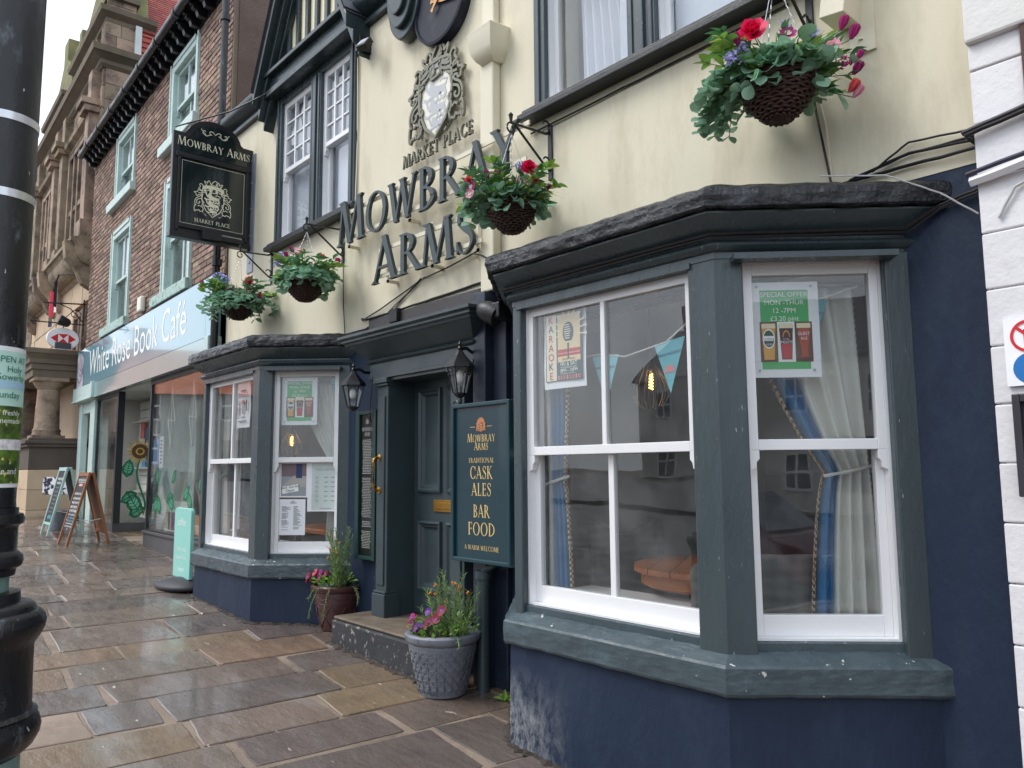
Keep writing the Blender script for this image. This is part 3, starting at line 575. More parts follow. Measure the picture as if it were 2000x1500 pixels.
# gutter with moulded fascia, either side of the gable
gm = mat('gutter_green', srgb(46, 58, 62), .3, bump=.1, var=.12, rvar=.1)
def gutter(x0, x1):
    m = MB(); pr = [(0, 5.42), (-.05, 5.42), (-.055, 5.45), (-.03, 5.47), (-.03, 5.5), (-.06, 5.51), (-.12, 5.54), (-.145, 5.58), (-.145, 5.62), (-.03, 5.62), (0, 5.6)]
    m.yz(pr, x0, x1); build('gutter', m, gm, pub, smooth='auto')
gutter(PX0 - .06, -7.36); gutter(-5.74, -5.14); gutter(-4.2, -1.0)
# corbelled kneeler between gutter and clock
m = MB(); pr = [(x + .16, z - .13) for x, z in smooth_pts([(-5.30, 5.75), (-5.28, 5.42), (-5.24, 5.25), (-5.14, 5.13), (-5.04, 5.11), (-4.94, 5.16), (-4.87, 5.3), (-4.84, 5.46), (-4.80, 5.75)], 3)]
m.xz(pr, -.10, .0); m.xz([(-4.9 + (x + 4.9) * .84, 5.62 + (z - 5.62) * .87) for x, z in pr], -.14, -.09); m.xz([(-4.9 + (x + 4.9) * .62, 5.62 + (z - 5.62) * .72) for x, z in pr], -.17, -.13); build('carved_corbel', m, gm, pub, bev=.012)
# ---- gable with half timbering
GXL, GXR, GA = -7.44, -5.66, 7.25
gx = (GXL + GXR) / 2
m = MB(); m.xz([(GXL + .08, 5.62), (GXR - .08, 5.62), (gx, GA - .1)], -.04, .3); build('gable_panel', m, mat('gable_cream', srgb(232, 224, 190), .6, var=.05), pub)
m = MB(); m.box(GXL - .02, GXR + .02, -.16, .0, 5.40, 5.47); m.box(GXL, GXR, -.13, .0, 5.47, 5.60); m.box(GXL - .03, GXR + .03, -.19, .0, 5.6, 5.645); build('gable_beam', m, gm, pub, bev=.008)
ht = lambda x: 5.62 + (GA - 5.62) * (1 - abs(x - gx) / (gx - GXL))
for i, x in enumerate((-7.26, -7.06, -6.86, -6.66, -6.46, -6.26, -6.06, -5.86)):
    m = MB(); m.box(x - .03, x + .03, -.075, -.03, 5.645, max(5.66, ht(x) - .06)); build('timber_stud', m, gm, pub, bev=.004)
for s in (-1, 1):
    m = MB(); e = gx + s * (gx - GXL) * 1.1; z0 = 5.62 - .16
    for (a, b, y0) in ((0, .10, -.24), (.10, .20, -.17), (.2, .27, -.11)):
        m.xz([(e, z0 - a * 1.3), (gx, GA + .05 - a * 1.3), (gx, GA + .05 - b * 1.3), (e, z0 - b * 1.3)], y0, .1)
    build('barge_board', m, gm, pub, bev=.006)
    m = MB(); m.add([(e, -.26, z0 + .02), (gx, -.26, GA + .07), (gx, 3, GA + .07), (e, 3, z0 + .02)], [(0, 1, 2, 3)]); m.add([(e, -.26, z0 + .05), (gx, -.26, GA + .1), (gx, 3, GA + .1), (e, 3, z0 + .05)], [(0, 1, 2, 3)]); build('gable_roof', m, MAT['slate'], pub)
# ---- upper windows: dark green frames holding white sashes
def upper(x0, x1, z0, z1, mull, nu, rows, zm):
    m = MB(); m.box(x0, x0 + .10, -.035, .1, z0, z1); m.box(x1 - .10, x1, -.035, .1, z0, z1); m.box(x0 + .1, x1 - .1, -.03, .1, z1 - .07, z1)
    m.box(x0 + .025, x0 + .06, -.05, -.03, z0, z1); m.box(x1 - .06, x1 - .025, -.05, -.03, z0, z1)
    for q in mull: m.box(q - .10, q + .10, -.035, .1, z0, z1 - .07); m.box(q - .03, q + .03, -.055, -.03, z0, z1 - .07); m.box(q - .085, q - .055, -.045, -.03, z0, z1 - .07); m.box(q + .055, q + .085, -.045, -.03, z0, z1 - .07)
    build('window_frame', m, green, pub, bev=.005)
    m = MB(); m.box(x0 - .09, x1 + .09, -.11, .1, z0 - .075, z0 - .03); m.box(x0 - .07, x1 + .07, -.085, .1, z0 - .03, z0 + .0); build('window_sill', m, mat('dark_sill', srgb(34, 36, 40), .4, bump=.3, var=.2), pub, bev=.008)
    e = [x0 + .1] + [v for q in mull for v in (q - .1, q + .1)] + [x1 - .1]
    for a, b in zip(e[::2], e[1::2]): sash(TM(a, .005, 0), b - a, z0, z1 - .07, zm, nu, 0, rows, lining=.01, rail=.06)
upper(-7.36, -5.76, 3.86, 5.40, [-6.5], 2, 3, 4.58)
upper(-3.45, -1.5, 3.86, 5.28, [-2.57], 0, 0, 4.75)
m = MB(); m.box(-3.36, -1.6, -.02, .3, 3.83, 3.862); build('inner_sill', m, white, pub)

backingm = mat('pane_backing', srgb(206, 212, 226), .8, var=.03)  # pale sheets added behind the upper panes, standing in for bright reflected sky
for x0, x1, z0 in ((-7.24, -6.62, 3.87), (-6.38, -5.86, 3.87), (-2.85, -2.68, 3.87), (-2.45, -1.62, 3.87)):
    m = MB(); m.box(x0, x1, .125, .13, z0, 5.3); build('pane_backing', m, backingm, pub)

# soil and grit gathered where the walls meet the paving
random.seed(52); gm2 = MB()
def grit(pts):
    for (ax, ay), (bx_, by2) in zip(pts[:-1], pts[1:]):
        n = max(2, int(math.hypot(bx_ - ax, by2 - ay) / .03)); nx_, ny_ = (by2 - ay), -(bx_ - ax); d = math.hypot(nx_, ny_); nx_ /= d; ny_ /= d; vs = []
        for i in range(n + 1):
            t_ = i / n; x = ax + (bx_ - ax) * t_; y = ay + (by2 - ay) * t_; w_ = U(.006, .05) * (1 if R() < .7 else .3); h_ = U(.004, .022); z = gz(x)
            vs += [(x - nx_ * .02, y - ny_ * .02, z + h_ + .006), (x + nx_ * w_ * .5, y + ny_ * w_ * .5, z + h_), (x + nx_ * w_, y + ny_ * w_, z + .001)]
        gm2.add(vs, [(i * 3 + j, i * 3 + j + 1, i * 3 + j + 4, i * 3 + j + 3) for i in range(n) for j in (0, 1)])
grit([(-8.6, -.0), (-8.33, -.0), (-7.735, -.585), (-6.385, -.585), (-5.8, .0), (-5.42, .0)]); grit([(-5.44, -.36), (-4.23, -.375), (-4.22, -.0), (-3.70, -.0), (-3.115, -.585), (-1.775, -.585), (-1.19, .0), (-.92, .0)])
build('wall_foot_grit', gm2, mat('damp_grit', srgb(56, 48, 42), .8, bump=.8, bscale=60, var=.4, dirt=srgb(96, 88, 76), dscale=20), pub, kind='stuff')
# ================================================================== things fixed to the pub
MBase = MB
XW = (1, 0, 0); ZU = (0, 0, 1); DG = (.70711, .70711, 0); YD = (0, 1, 0)
lett = mat('letter_green', srgb(46, 60, 64), .4, bump=.05, var=.08)
# raised name
def letters(word, x0, x1, z, h, y, big, name_thing, dep):
    L_, w = caps(word, big); sx = (x1 - x0) / w
    for P, c in L_:
        m = MB(); m.flat([[(a * sx / h, b) for a, b in q] for q in P], (x0, y, z), XW, ZU, 0, dep, h, 0, .0004); build('letter', m, lett, name_thing)
t = thing('raised_lettering', 'large dark green raised pub name in two rows across the cream upper wall', 'sign lettering', (-4.8, -.05, 3.1))
letters('MOWBRAY', -5.82, -3.49, 3.455, .325, -.12, (0,), t, .028); letters('ARMS', -5.25, -3.93, 3.02, .315, -.12, (0,), t, .028)
m = MB()
for z, x0, x1 in ((3.50, -5.8, -3.45), (3.73, -5.75, -3.42), (3.07, -5.25, -3.9), (3.28, -5.2, -3.88)):
    m.box(x0, x1, -.112, -.10, z, z + .03)
for x, z in ((-5.72, 3.44), (-4.8, 3.44), (-4.0, 3.44), (-5.1, 3.02), (-4.5, 3.02), (-3.97, 3.02)): m.box(x, x + .022, -.10, 0, z, z + .022); m.box(x, x + .022, -.10, -.09, z, z + .34)
build('support_rail', m, cream2, t)
greyl = mat('grey_metal_letter', srgb(120, 118, 104), .45, metal=.3, bump=.1, var=.12)
t = thing('raised_lettering', 'small grey raised words MARKET PLACE between the crest and the large pub name', 'sign lettering', (-4.55, -.02, 3.95))
L_, w = caps('MARKET PLACE'); h = .10; sx = .885 / (w * h)
for P, c in L_:
    if P: m = MB(); m.flat([[(a * sx, b) for a, b in q] for q in P], (-4.94, -.045, 3.91), XW, ZU, 0, .02, h, 0, .0003); build('letter', m, greyl, t)
cp, sh, lab, lions = crest_polys(.024)
t = thing('wall_crest', 'grey raised heraldic crest with three lions high on the cream wall below the clock', 'crest', (-4.575, -.02, 4.05))
o = (-4.525, -.03, 4.09); k = .84
m = MB(); m.flat([sh], o, XW, ZU, 0, .006, k); build('shield', m, mat('crest_white', srgb(232, 228, 214), .5), t)
m = MB(); m.flat(cp, o, XW, ZU, 0, .022, k, 0, .0003); build('crest_outline', m, greyl, t)
m = MB(); m.flat(lab, o, XW, ZU, .0, .016, k, 0, .0003); build('label_bar', m, mat('crest_grey', srgb(150, 152, 148), .5), t)
m = MB(); m.flat(lions, o, XW, ZU, .007, 0, k, 0, .0002); build('lions', m, mat('crest_lion_grey', srgb(186, 188, 192), .5), t)
# clock
t = thing('wall_clock', 'round navy wall clock with gold hands under the eaves above the crest', 'clock', (-4.58, -.05, 5.18))
f = Matrix.Translation((-4.45, -.05, 5.07)) @ Matrix.Rotation(math.radians(90), 4, 'X'); m = MB(); m.M = f
m.lathe([(.315, -.05), (.32, .0), (.315, .03), (.295, .035), (.29, .02)], n=48); build('case', m, mat('clock_navy', srgb(26, 31, 46), .5, spec=.25, bump=.1, var=.15, dirt=srgb(70, 76, 90), dscale=6), t, smooth='auto')
m = MB(); cc = Vector((-4.45, -.082, 5.08))
def hand(a, l, w): ca, sa = math.cos(a), math.sin(a); return [[(p * ca - q * sa, p * sa + q * ca) for p, q in ((-.09, -w), (-.06, -w * .5), (l * .3, -w * .9), (l, -w * .2), (l, w * .2), (l * .3, w * .9), (-.06, w * .5), (-.09, w))]]
m.flat(hand(math.radians(-18), .22, .018), cc, XW, ZU, 0, .008); m.flat(hand(math.radians(48), .15, .02), cc, XW, ZU, .01, .008); build('hands', m, goldd, t)
# floodlight
t = thing('floodlight', 'small black floodlight on the corner of the gable beam', 'floodlight', (-5.66, -.1, 5.3))
m = MB(); m.M = Matrix.Translation((-5.40, -.16, 5.13)) @ Matrix.Rotation(math.radians(-35), 4, 'X') @ Matrix.Rotation(math.radians(10), 4, 'Z'); m.box(-.06, .06, -.015, .035, -.05, .05); m.box(-.045, .045, .035, .05, -.035, .035); build('lamp_body', m, black, t, bev=.006)
m2 = MB(); m2.M = m.M; m2.box(-.048, .048, -.02, -.0145, -.038, .038); build('lens', m2, mat('lens', srgb(205, 212, 220), .2), t)
m = MB(); m.box(-5.62, -5.54, -.12, -.0, 5.16, 5.30); m.tube([(-5.56, -.08, 5.22), (-5.4, -.13, 5.16)], .01); build('mount_box', m, black, t, bev=.005)
# hanging sign, at right angles to the wall
t = thing('hanging_pub_sign', 'black and green hanging pub sign with white crest, projecting over the pavement', 'hanging sign', (-8.1, -.4, 4.6))
sx = -8.06; ya, yb = -.835, .02; z0, z1 = 4.0, 5.15; ya, yb = -.85, -.0
def sf(y): return [(ya, z0), (yb, z0), (yb, z1 - .06)] + [(yb - .11, z1 - .06)] + [((ya + yb) / 2 + .29 * math.cos(math.radians(a)), z1 - .07 + .21 * math.sin(math.radians(a))) for a in range(8, 173, 12)] + [(ya + .11, z1 - .06), (ya, z1 - .06)]
m = MB(); m.yz(sf(0), sx - .04, sx + .02); build('sign_board', m, mat('sign_black', srgb(22, 24, 28), .35, bump=.05), t, bev=.006)
sgn = mat('sign_green', srgb(20, 32, 34), .16, var=.2, coat=.4)
m = MB(); m.box(sx + .021, sx + .027, ya + .075, yb - .075, z0 + .10, z0 + .80); build('crest_panel', m, sgn, t)
m = MB(); top = [(ya + .07, z0 + .875), (yb - .07, z0 + .875), (yb - .07, z1 - .12), (yb - .13, z1 - .12)] + [((ya + yb) / 2 + .24 * math.cos(math.radians(a)), z1 - .1 + .185 * math.sin(math.radians(a))) for a in range(10, 171, 10)] + [(ya + .13, z1 - .12), (ya + .07, z1 - .12)]
m.yz(top, sx + .021, sx + .027); build('name_panel', m, sgn, t)
m = MB()
for (a, b, c, d) in ((ya + .05, ya + .075, z0 + .03, z0 + .83), (yb - .075, yb - .05, z0 + .03, z0 + .83), (ya + .076, yb - .076, z0 + .06, z0 + .099), (ya + .03, yb - .03, z0 + .81, z0 + .86)): m.box(sx + .02, sx + .045, a, b, c, d)
m.box(sx - .05, sx + .05, ya - .01, yb + .01, z0 - .05, z0 + .0); m.box(sx + .02, sx + .09, ya + .35, yb - .1, z0 - .02, z0 + .03)
m.tube([(sx - .01, yb - .02, z1 - .16), (sx - .01, .05, z1 - .16)], .035, 8); m.tube([(sx - .01, yb - .02, z0 - .03), (sx - .01, .05, z0 - .03)], .035, 8); m.box(sx + .03, sx + .12, ya + .3, ya + .5, z0 - .03, z0 + .06)
build('frame', m, MAT['sign_black'], t, bev=.004)
m = MB(); m.box(sx + .052, sx + .085, ya + .42, yb - .12, z0 + .03, z0 + .045); build('strip_light', m, mat('aluminium', srgb(150, 152, 150), .35, metal=.6), t)
m = MB(); cy = (ya + yb) / 2
cp2, sh2, lab2, li2 = crest_polys(.016)
m.flat(cp2 + lab2, (sx + .027, cy, z0 + .26), YD, ZU, .001, 0, .47); m.flat(li2, (sx + .027, cy, z0 + .26), YD, ZU, .001, 0, .47)
capline(m, 'MOWBRAY ARMS', (sx + .027, cy, z0 + .945), .077, YD, ZU, .92, big=(0, 8), k=1.2); capline(m, 'MARKET PLACE', (sx + .027, cy, z0 + .15), .042, YD, ZU, .95)
for s in (-1, 1):
    for P in ([(.0, .0), (.03, .03), (.06, .02), (.05, -.01), (.035, .0)], [(.05, -.005), (.09, -.03), (.13, -.01), (.12, .02), (.1, .015)], [(.1, -.02), (.14, .02), (.15, .035)]): m.flat(stroke(smooth_pts([(s * a, b) for a, b in P], 4), .007), (sx + .027, cy, z0 + 1.14), YD, ZU)
fr = [(ya + .095, z0 + .115), (yb - .095, z0 + .115), (yb - .095, z0 + .785), (ya + .095, z0 + .785)]; m.flat(stroke(fr, .005, True), (sx + .027, 0, 0), YD, ZU)
build('white_lettering', m, silver, t)
m = MB(); m.box(-8.1, -7.75 + -.2, -.012, .0, 3.70, 5.03);
for z in (3.8, 4.1, 4.4, 4.7, 4.95): m.box(-8.04, -8.01, -.02, -.01, z, z + .02)
build('wall_plate', m, mat('galvanised', srgb(146, 152, 164), .4, metal=.4, dirt=srgb(100, 104, 112), dscale=8), t)
m = MB(); m.tube([(sx, ya + .02, z1 - .02), (sx + .35, -.4, 5.3), (sx + .9, -.02, 5.52)], .008, 6); build('stay_wire', m, black, t)
# lanterns
def lantern(x, y, z, label):
    S_ = Matrix.Translation((x, y, z)) @ Matrix.Scale(.84, 4) @ Matrix.Translation((-x, -y, -z))
    def MB():
        b = MBase(); b.M = S_; return b
    t = thing('wall_lantern', label, 'wall lantern', (x, y, z), 'lanterns beside the door')
    m = MB(); m.lathe([(.02, .14), (.045, .10), (.115, .025), (.12, .0), (.105, -.004)], (x, y, z), 6); m.lathe([(.012, .14), (.022, .155), (.008, .175), (.016, .19), (.004, .215)], (x, y, z), 8)
    m.lathe([(.05, -.21), (.055, -.2), (.04, -.222), (.015, -.24)], (x, y, z), 6)
    for i in range(6):
        a = math.pi * 2 * i / 6; m.tube([(x + .10 * math.cos(a), y + .10 * math.sin(a), z), (x + .054 * math.cos(a), y + .054 * math.sin(a), z - .2)], .006, 5)
    build('cage', m, black, t)
    m = MB(); m.lathe([(.094, -.004), (.05, -.198)], (x, y, z), 6, cap=False); build('glass_panes', m, glass, t)
    m = MB(); m.lathe([(.012, -.02), (.03, -.05), (.036, -.085), (.03, -.11), (.012, -.13)], (x, y, z), 12); build('bulb', m, mat('bulb_white', srgb(226, 226, 220), .3), t, smooth=True)
    m = MB(); m.tube([(x, y, z + .15), (x + .01, y + .06, z + .16), (x, y + .12, z + .135), (x, .04, z + .14)], .014, 8); m.M = Matrix.Translation((x, -.012, z + .12)) @ Matrix.Rotation(math.radians(90), 4, 'X'); m.lathe([(.05, -.012), (.055, .004), (.04, .02), (.02, .028)], n=18); m.M = None
    build('wall_arm', m, black, t, smooth='auto')
    m = MB(); m.tube([(x + .03, -.02, z + .08), (x + .05, -.05, z - .15), (x + .06, -.06, z - .28), (x + .02, -.03, z - .33), (x - .06, -.02, z - .3)], .005, 6); build('flex', m, black, t)
lantern(-5.40, -.21, 2.22, 'black six-sided wall lantern left of the pub door, above the narrow history board')
lantern(-4.01, -.21, 2.22, 'black six-sided wall lantern right of the pub door, above the cask ales board')
# ale board
t = thing('ale_board', 'dark teal board with gold words CASK ALES and BAR FOOD right of the pub door', 'board', (-3.8, -.2, .98))
bx0, bx1, by, bz0, bz1 = -4.075, -3.53, -.20, .985, 1.955
tealb = mat('board_teal', srgb(18, 52, 62), .3, var=.1, coat=.2)
m = MB(); m.box(bx0, bx1, by, by + .02, bz0, bz1); build('panel', m, tealb, t)
m = MB(); w_ = .022
m.box(bx0 - w_, bx0 + w_ * .3, by - .02, by + .025, bz0 - w_, bz1 + w_); m.box(bx1 - w_ * .3, bx1 + w_, by - .02, by + .025, bz0 - w_, bz1 + w_); m.box(bx0, bx1, by - .019, by + .024, bz1 - .005, bz1 + w_); m.box(bx0, bx1, by - .019, by + .024, bz0 - w_, bz0 + .005); build('frame', m, mat('board_frame', srgb(22, 58, 66), .3, var=.1), t, bev=.006)
m = MB(); cx = (bx0 + bx1) / 2; H = bz1 - bz0
for wd, fz, h, wx, bg_ in (('MOWBRAY', .762, .046, .9, (0,)), ('ARMS', .708, .044, .9, (0,)), ('TRADITIONAL', .625, .031, .98, ()), ('CASK', .52, .08, .86, ()), ('ALES', .41, .08, .86, ()), ('BAR', .27, .08, .84, ()), ('FOOD', .155, .08, .95, ()), ('A WARM WELCOME', .06, .029, .98, ())):
    capline(m, wd, (cx, by, bz0 + H * fz), h, XW, ZU, wx, 0, bg_)
m.flat([rc(-.11, -.06, 0, .003), rc(.06, .11, 0, .003)], (cx, by, bz0 + H * .86))
build('gold_lettering', m, gold, t)
m = MB(); cp3, sh3, lab3, li3 = crest_polys(.05); m.flat(cp3 + lab3 + li3, (cx, by, bz0 + H * .835), XW, ZU, .001, 0, .105); build('small_crest', m, mat('copper_print', srgb(206, 140, 96), .4), t)
m = MB(); m.box(bx0 + .1, bx0 + .14, by + .02, -.11, 1.2, 1.24); m.box(bx0 + .1, bx0 + .14, by + .02, -.11, 1.75, 1.79); m.box(bx1 - .2, bx1 - .16, by + .02, -.005, 1.2, 1.24); build('bracket', m, black, t)
# history board
t = thing('history_board', 'tall narrow dark green framed board of small white text left of the pub door', 'board', (-5.45, -.03, .85))
hx0, hx1, hz0, hz1, hy = -5.575, -5.325, .87, 2.0, -.045
m = MB(); m.box(hx0, hx1, hy, -.0, hz0, hz1); build('panel', m, mat('panel_black', srgb(20, 22, 26), .3), t)
m = MB(); m.box(hx0 - .03, hx0 + .025, hy - .02, 0, hz0 - .03, hz1 + .03); m.box(hx1 - .02, hx1 + .03, hy - .02, 0, hz0 - .03, hz1 + .03); m.box(hx0 + .025, hx1 - .02, hy - .018, 0, hz1 - .0, hz1 + .029); m.box(hx0 + .025, hx1 - .02, hy - .018, 0, hz0 - .029, hz0); build('frame', m, mat('frame_green', srgb(24, 58, 54), .35, var=.1), t, bev=.004)
m = MB(); cx = (hx0 + hx1) / 2; capline(m, 'MOWBRAY', (cx, hy, 1.865), .03, XW, ZU, .85); capline(m, 'ARMS', (cx, hy, 1.825), .03, XW, ZU, .85)
m.flat(lab3 + li3 + cp3, (cx, hy, 1.925), XW, ZU, .001, 0, .05)
z = 1.79; i = 0
while z > .93:
    if i not in (22, 23, 49, 50, 55, 56):
        x = cx - .075 + U(0, .02); xe = cx + .075 - U(0, .02)
        while x < xe: w_ = U(.012, .034); m.flat([rc(0, min(w_, xe - x), 0, .0044)], (x, hy, z)); x += w_ + .0045
    z -= .0128; i += 1
build('white_text', m, mat('small_print', srgb(168, 170, 164), .5), t)
# ---- notices inside the glass
def wavy(o, ux, w, h, amp, ph=0., nu=8, nv=8):
    o = Vector(o); ux = Vector(ux); nn = ux.cross(Vector(ZU))
    return lambda u, v: tuple(o + ux * (w * u) + Vector((0, 0, h * v)) + nn * (amp * (math.sin(u * 5 + ph) * .5 + math.sin(v * 6 + ph * 2) * .5)))
pr_green = mat('poster_green', srgb(60, 178, 92), .4, var=.03); pr_white = mat('poster_white_ink', srgb(244, 246, 244), .4, var=.01)
inks = dict(beer=(222, 160, 50), head=(240, 226, 190), red=(190, 40, 40), dkred=(70, 20, 24), amber=(176, 74, 40), lab=(28, 70, 48), brown=(96, 58, 40), tan=(232, 206, 160), petrol=(48, 78, 78), brick=(190, 62, 50), cream=(240, 226, 200), ink=(40, 46, 50), grey=(150, 156, 160), blue=(120, 190, 210), navy=(40, 56, 100), pink=(226, 150, 150))
INK = {k_: mat('ink_' + k_, srgb(*v), .45, var=.04) for k_, v in inks.items()}
def offer(o, ux, w, h, label):
    t = thing('offer_poster', label, 'poster', o, 'green drinks offer posters'); o = Vector(o); ux = Vector(ux)
    m = MB(); m.flat([rc(0, w, 0, h)], o, ux, ZU, -.002, .002); build('sheet', m, paper, t)
    m = MB(); m.flat([rc(.04 * w / .3 * 1.1, w - .045 * w / .3, .035, h - .035)], o, ux, ZU, .0006); build('green_print', m, pr_green, t)
    m = MB(); c = o + ux * w * .5; sc = w / .3
    for s_, z, sz in (('SPECIAL OFFER', .845, .031), ('MON -THUR', .76, .031), ('12 -7PM', .675, .031), ('£3.20 pint', .59, .031)): m.text(s_, c + Vector((0, 0, h * z)), sz * sc, ux)
    build('white_lettering', m, pr_white, t)
    iw = w * .25; mats = [INK['brown'], INK['beer'], INK['head'], INK['lab'], pr_white, INK['dkred'], INK['red'], INK['amber']]
    m = MB(); z0 = h * .16; z1 = h * .58; hh = z1 - z0
    for i, x in enumerate((.13, .385, .64)):
        q = o + ux * (w * x) + Vector((0, 0, z0)); p = lambda P, e, mi: m.flat([[(a * iw, b * hh) for a, b in P]], q, ux, ZU, e, 0, 1, mi)
        p(rc(0, 1, 0, 1), .001, 4 if i == 1 else 0); g = [(.2, .06), (.8, .06), (.88, .7), (.92, .92), (.08, .92), (.12, .7)]
        if i == 2: g = [(.3, .12), (.74, .12), (.7, .3), (.86, .7), (.8, .92), (.22, .92), (.16, .7), (.34, .3)]
        p(g, .0014, (1, 5, 7)[i])
        if i == 1: p([(.22, .08), (.78, .08), (.8, .45), (.2, .45)], .0017, 6)
        p([(.1, .84), (.9, .84), (.9, .96), (.1, .96)], .0018, 2)
        if i == 0:
            el = lambda rx, ry: [(.5 + rx * math.cos(a * .5236), .58 + ry * math.sin(a * .5236)) for a in range(12)]
            p(el(.36, .25), .0018, 4); p(el(.31, .215), .002, 3); p(rc(.16, .84, .53, .65), .0022, 4); m.text('Carlsberg', q + ux * iw * .5 + Vector((0, 0, hh * .55)), .016 * sc, ux, off=.0025, wx=.75, mi=3); m.text('£3.20', q + ux * iw * .5 + Vector((0, 0, hh * .42)), .011 * sc, ux, off=.0025, mi=4)
        if i == 1:
            m.flat(arc(.5 * iw, .62 * hh, .22 * iw, .17 * hh, 0, 180, .05 * iw, .04 * hh, 8), q, ux, ZU, .002, 0, 1, 1); m.text('EXTRA', q + ux * iw * .5 + Vector((0, 0, hh * .55)), .009 * sc, ux, off=.0025, mi=2); m.text('SMOOTH', q + ux * iw * .5 + Vector((0, 0, hh * .46)), .017 * sc, ux, off=.0025, wx=.85, mi=4)
        if i == 2: m.text('GUEST', q + ux * iw * .5 + Vector((0, 0, hh * .66)), .021 * sc, ux, off=.0025, wx=.8, mi=4); m.text('ALE', q + ux * iw * .5 + Vector((0, 0, hh * .55)), .018 * sc, ux, off=.0025, mi=4)
    build('beer_glass_pictures', m, mats, t)
    m = MB()
    for a, b in ((.03, .03), (w - .03, .03), (.03, h - .02), (w - .03, h - .02)): m.flat([[(a + .006 * math.cos(q * .785), b + .006 * math.sin(q * .785)) for q in range(8)]], o, ux, ZU, .001, .003)
    build('suction_pad', m, mat('clear_pad', srgb(170, 176, 180), .3), t)
def cant_pt(c, s, d, z): return (c + s * .70711 - d * .70711, -.56 + s * .70711 + d * .70711, z)
cR, cL = BR[1], BL[1]
offer(cant_pt(cR, .17, .108, 1.93), DG, .29, .415, 'green beer offer poster in the right-hand bay, beside the white and blue curtain')
offer(cant_pt(cL, .165, .108, 1.945), DG, .315, .42, 'green beer offer poster in the left-hand bay, above the paper notices')
# karaoke poster
t = thing('karaoke_poster', 'curling poster with a vertical red KARAOKE and a microphone in the right-hand bay window', 'poster', (-2.92, -.475, 1.96))
o = Vector((-2.925, -.476, 1.965)); w, h = .30, .41
m = MB(); m.grid(wavy(o, XW, w, h, .006), 8, 8); build('sheet', m, paper, t)
P = lambda x, z: (x * w, z * h)
m = MB(); mats = [INK['petrol'], INK['cream'], INK['tan'], INK['brick'], INK['ink'], pr_white, INK['pink']]
q = lambda x0, x1, z0, z1, e, mi: m.flat([[P(x0, z0), P(x1, z0), P(x1, z1), P(x0, z1)]], o, XW, ZU, e, 0, 1, mi)
q(.06, .94, .09, .97, .008, 0); q(.08, .33, .10, .95, .0085, 1); q(.36, .9, .33, .94, .0085, 2); q(.36, .9, .40, .49, .009, 3); q(.36, .9, .43, .445, .0092, 6)
for i in range(22):
    a = math.radians(-20 + i * 10); r0, r1 = .09, .26
    m.flat([[(.63 * w + r0 * .6 * math.cos(a), .7 * h + r0 * math.sin(a) * .8), (.63 * w + r1 * .5 * math.cos(a - .05), .7 * h + r1 * .48 * math.sin(a - .05)), (.63 * w + r1 * .5 * math.cos(a + .05), .7 * h + r1 * .48 * math.sin(a + .05))]], o, XW, ZU, .009, 0, 1, 1) if i % 2 else None
el = lambda cx_, cz, rx, rz, n=16: [(cx_ * w + rx * w * math.cos(a * 2 * math.pi / n), cz * h + rz * h * math.sin(a * 2 * math.pi / n)) for a in range(n)]
m.flat([el(.62, .70, .13, .135)], o, XW, ZU, .0095, 0, 1, 0)
for i in range(7): q(.52 + .01 * abs(i - 3), .68 - .01 * abs(i - 3), .62 + i * .028, .632 + i * .028, .010, 1)
q(.54, .72, .565, .585, .010, 1); q(.6, .635, .36, .57, .0098, 0)
for i, c in enumerate('KARAOKE'): m.text(c, o + Vector((.205 * w, 0, h * (.845 - i * .121))), .055, XW, off=.0105, mi=3 if i % 2 == 0 and i < 6 or i == 3 or i == 6 else 0)
m.text('DRINK - MUSIC', o + Vector((.63 * w, 0, h * .35)), .014, XW, off=.0105, mi=0); m.text('FRI & SAT', o + Vector((.63 * w, 0, h * .275)), .03, XW, off=.0105, mi=5, wx=.95); m.text('THE MOWBRAY ARMS', o + Vector((.63 * w, 0, h * .245)), .0115, XW, off=.0105, mi=5)
m.text('8PM - 10PM', o + Vector((.63 * w, 0, h * .195)), .026, XW, off=.0105, mi=5, wx=.95); m.text('At the Mowbray Arms Thirsk', o + Vector((.6 * w, 0, h * .172)), .009, XW, off=.0105, mi=5)
for i in range(16): q(.37 + i * .0345, .37 + i * .0345 + (.014 if i % 3 else .024), .105, .16, .0088, 3 if i % 2 else 6)
build('printed_design', m, mats, t)
# second event poster, left bay front light
t = thing('event_poster', 'curled white poster with a red heading in the left-hand bay window', 'poster', (-7.05, -.475, 1.95)); o = Vector((-7.06, -.476, 1.945)); w, h = .29, .42
m = MB(); m.grid(wavy(o, XW, w, h, .008, 1.), 8, 8); build('sheet', m, paper, t)
m = MB(); m.text('BINGO', o + Vector((w / 2, 0, h * .66)), .07, XW, off=.01, mi=3); q(.3, .7, .8, .83, .01, 4); q(.34, .66, .22, .24, .01, 4)
m.flat([el(.5, .56, .13, .05)], o, XW, ZU, .01, 0, 1, 3); q(.46, .54, .3, .5, .01, 0); q(.2, .26, .28, .6, .01, 3); q(.74, .82, .36, .6, .01, 4); q(.2, .8, .14, .155, .01, 4); q(.25, .75, .11, .12, .01, 4); build('printed_design', m, mats, t)
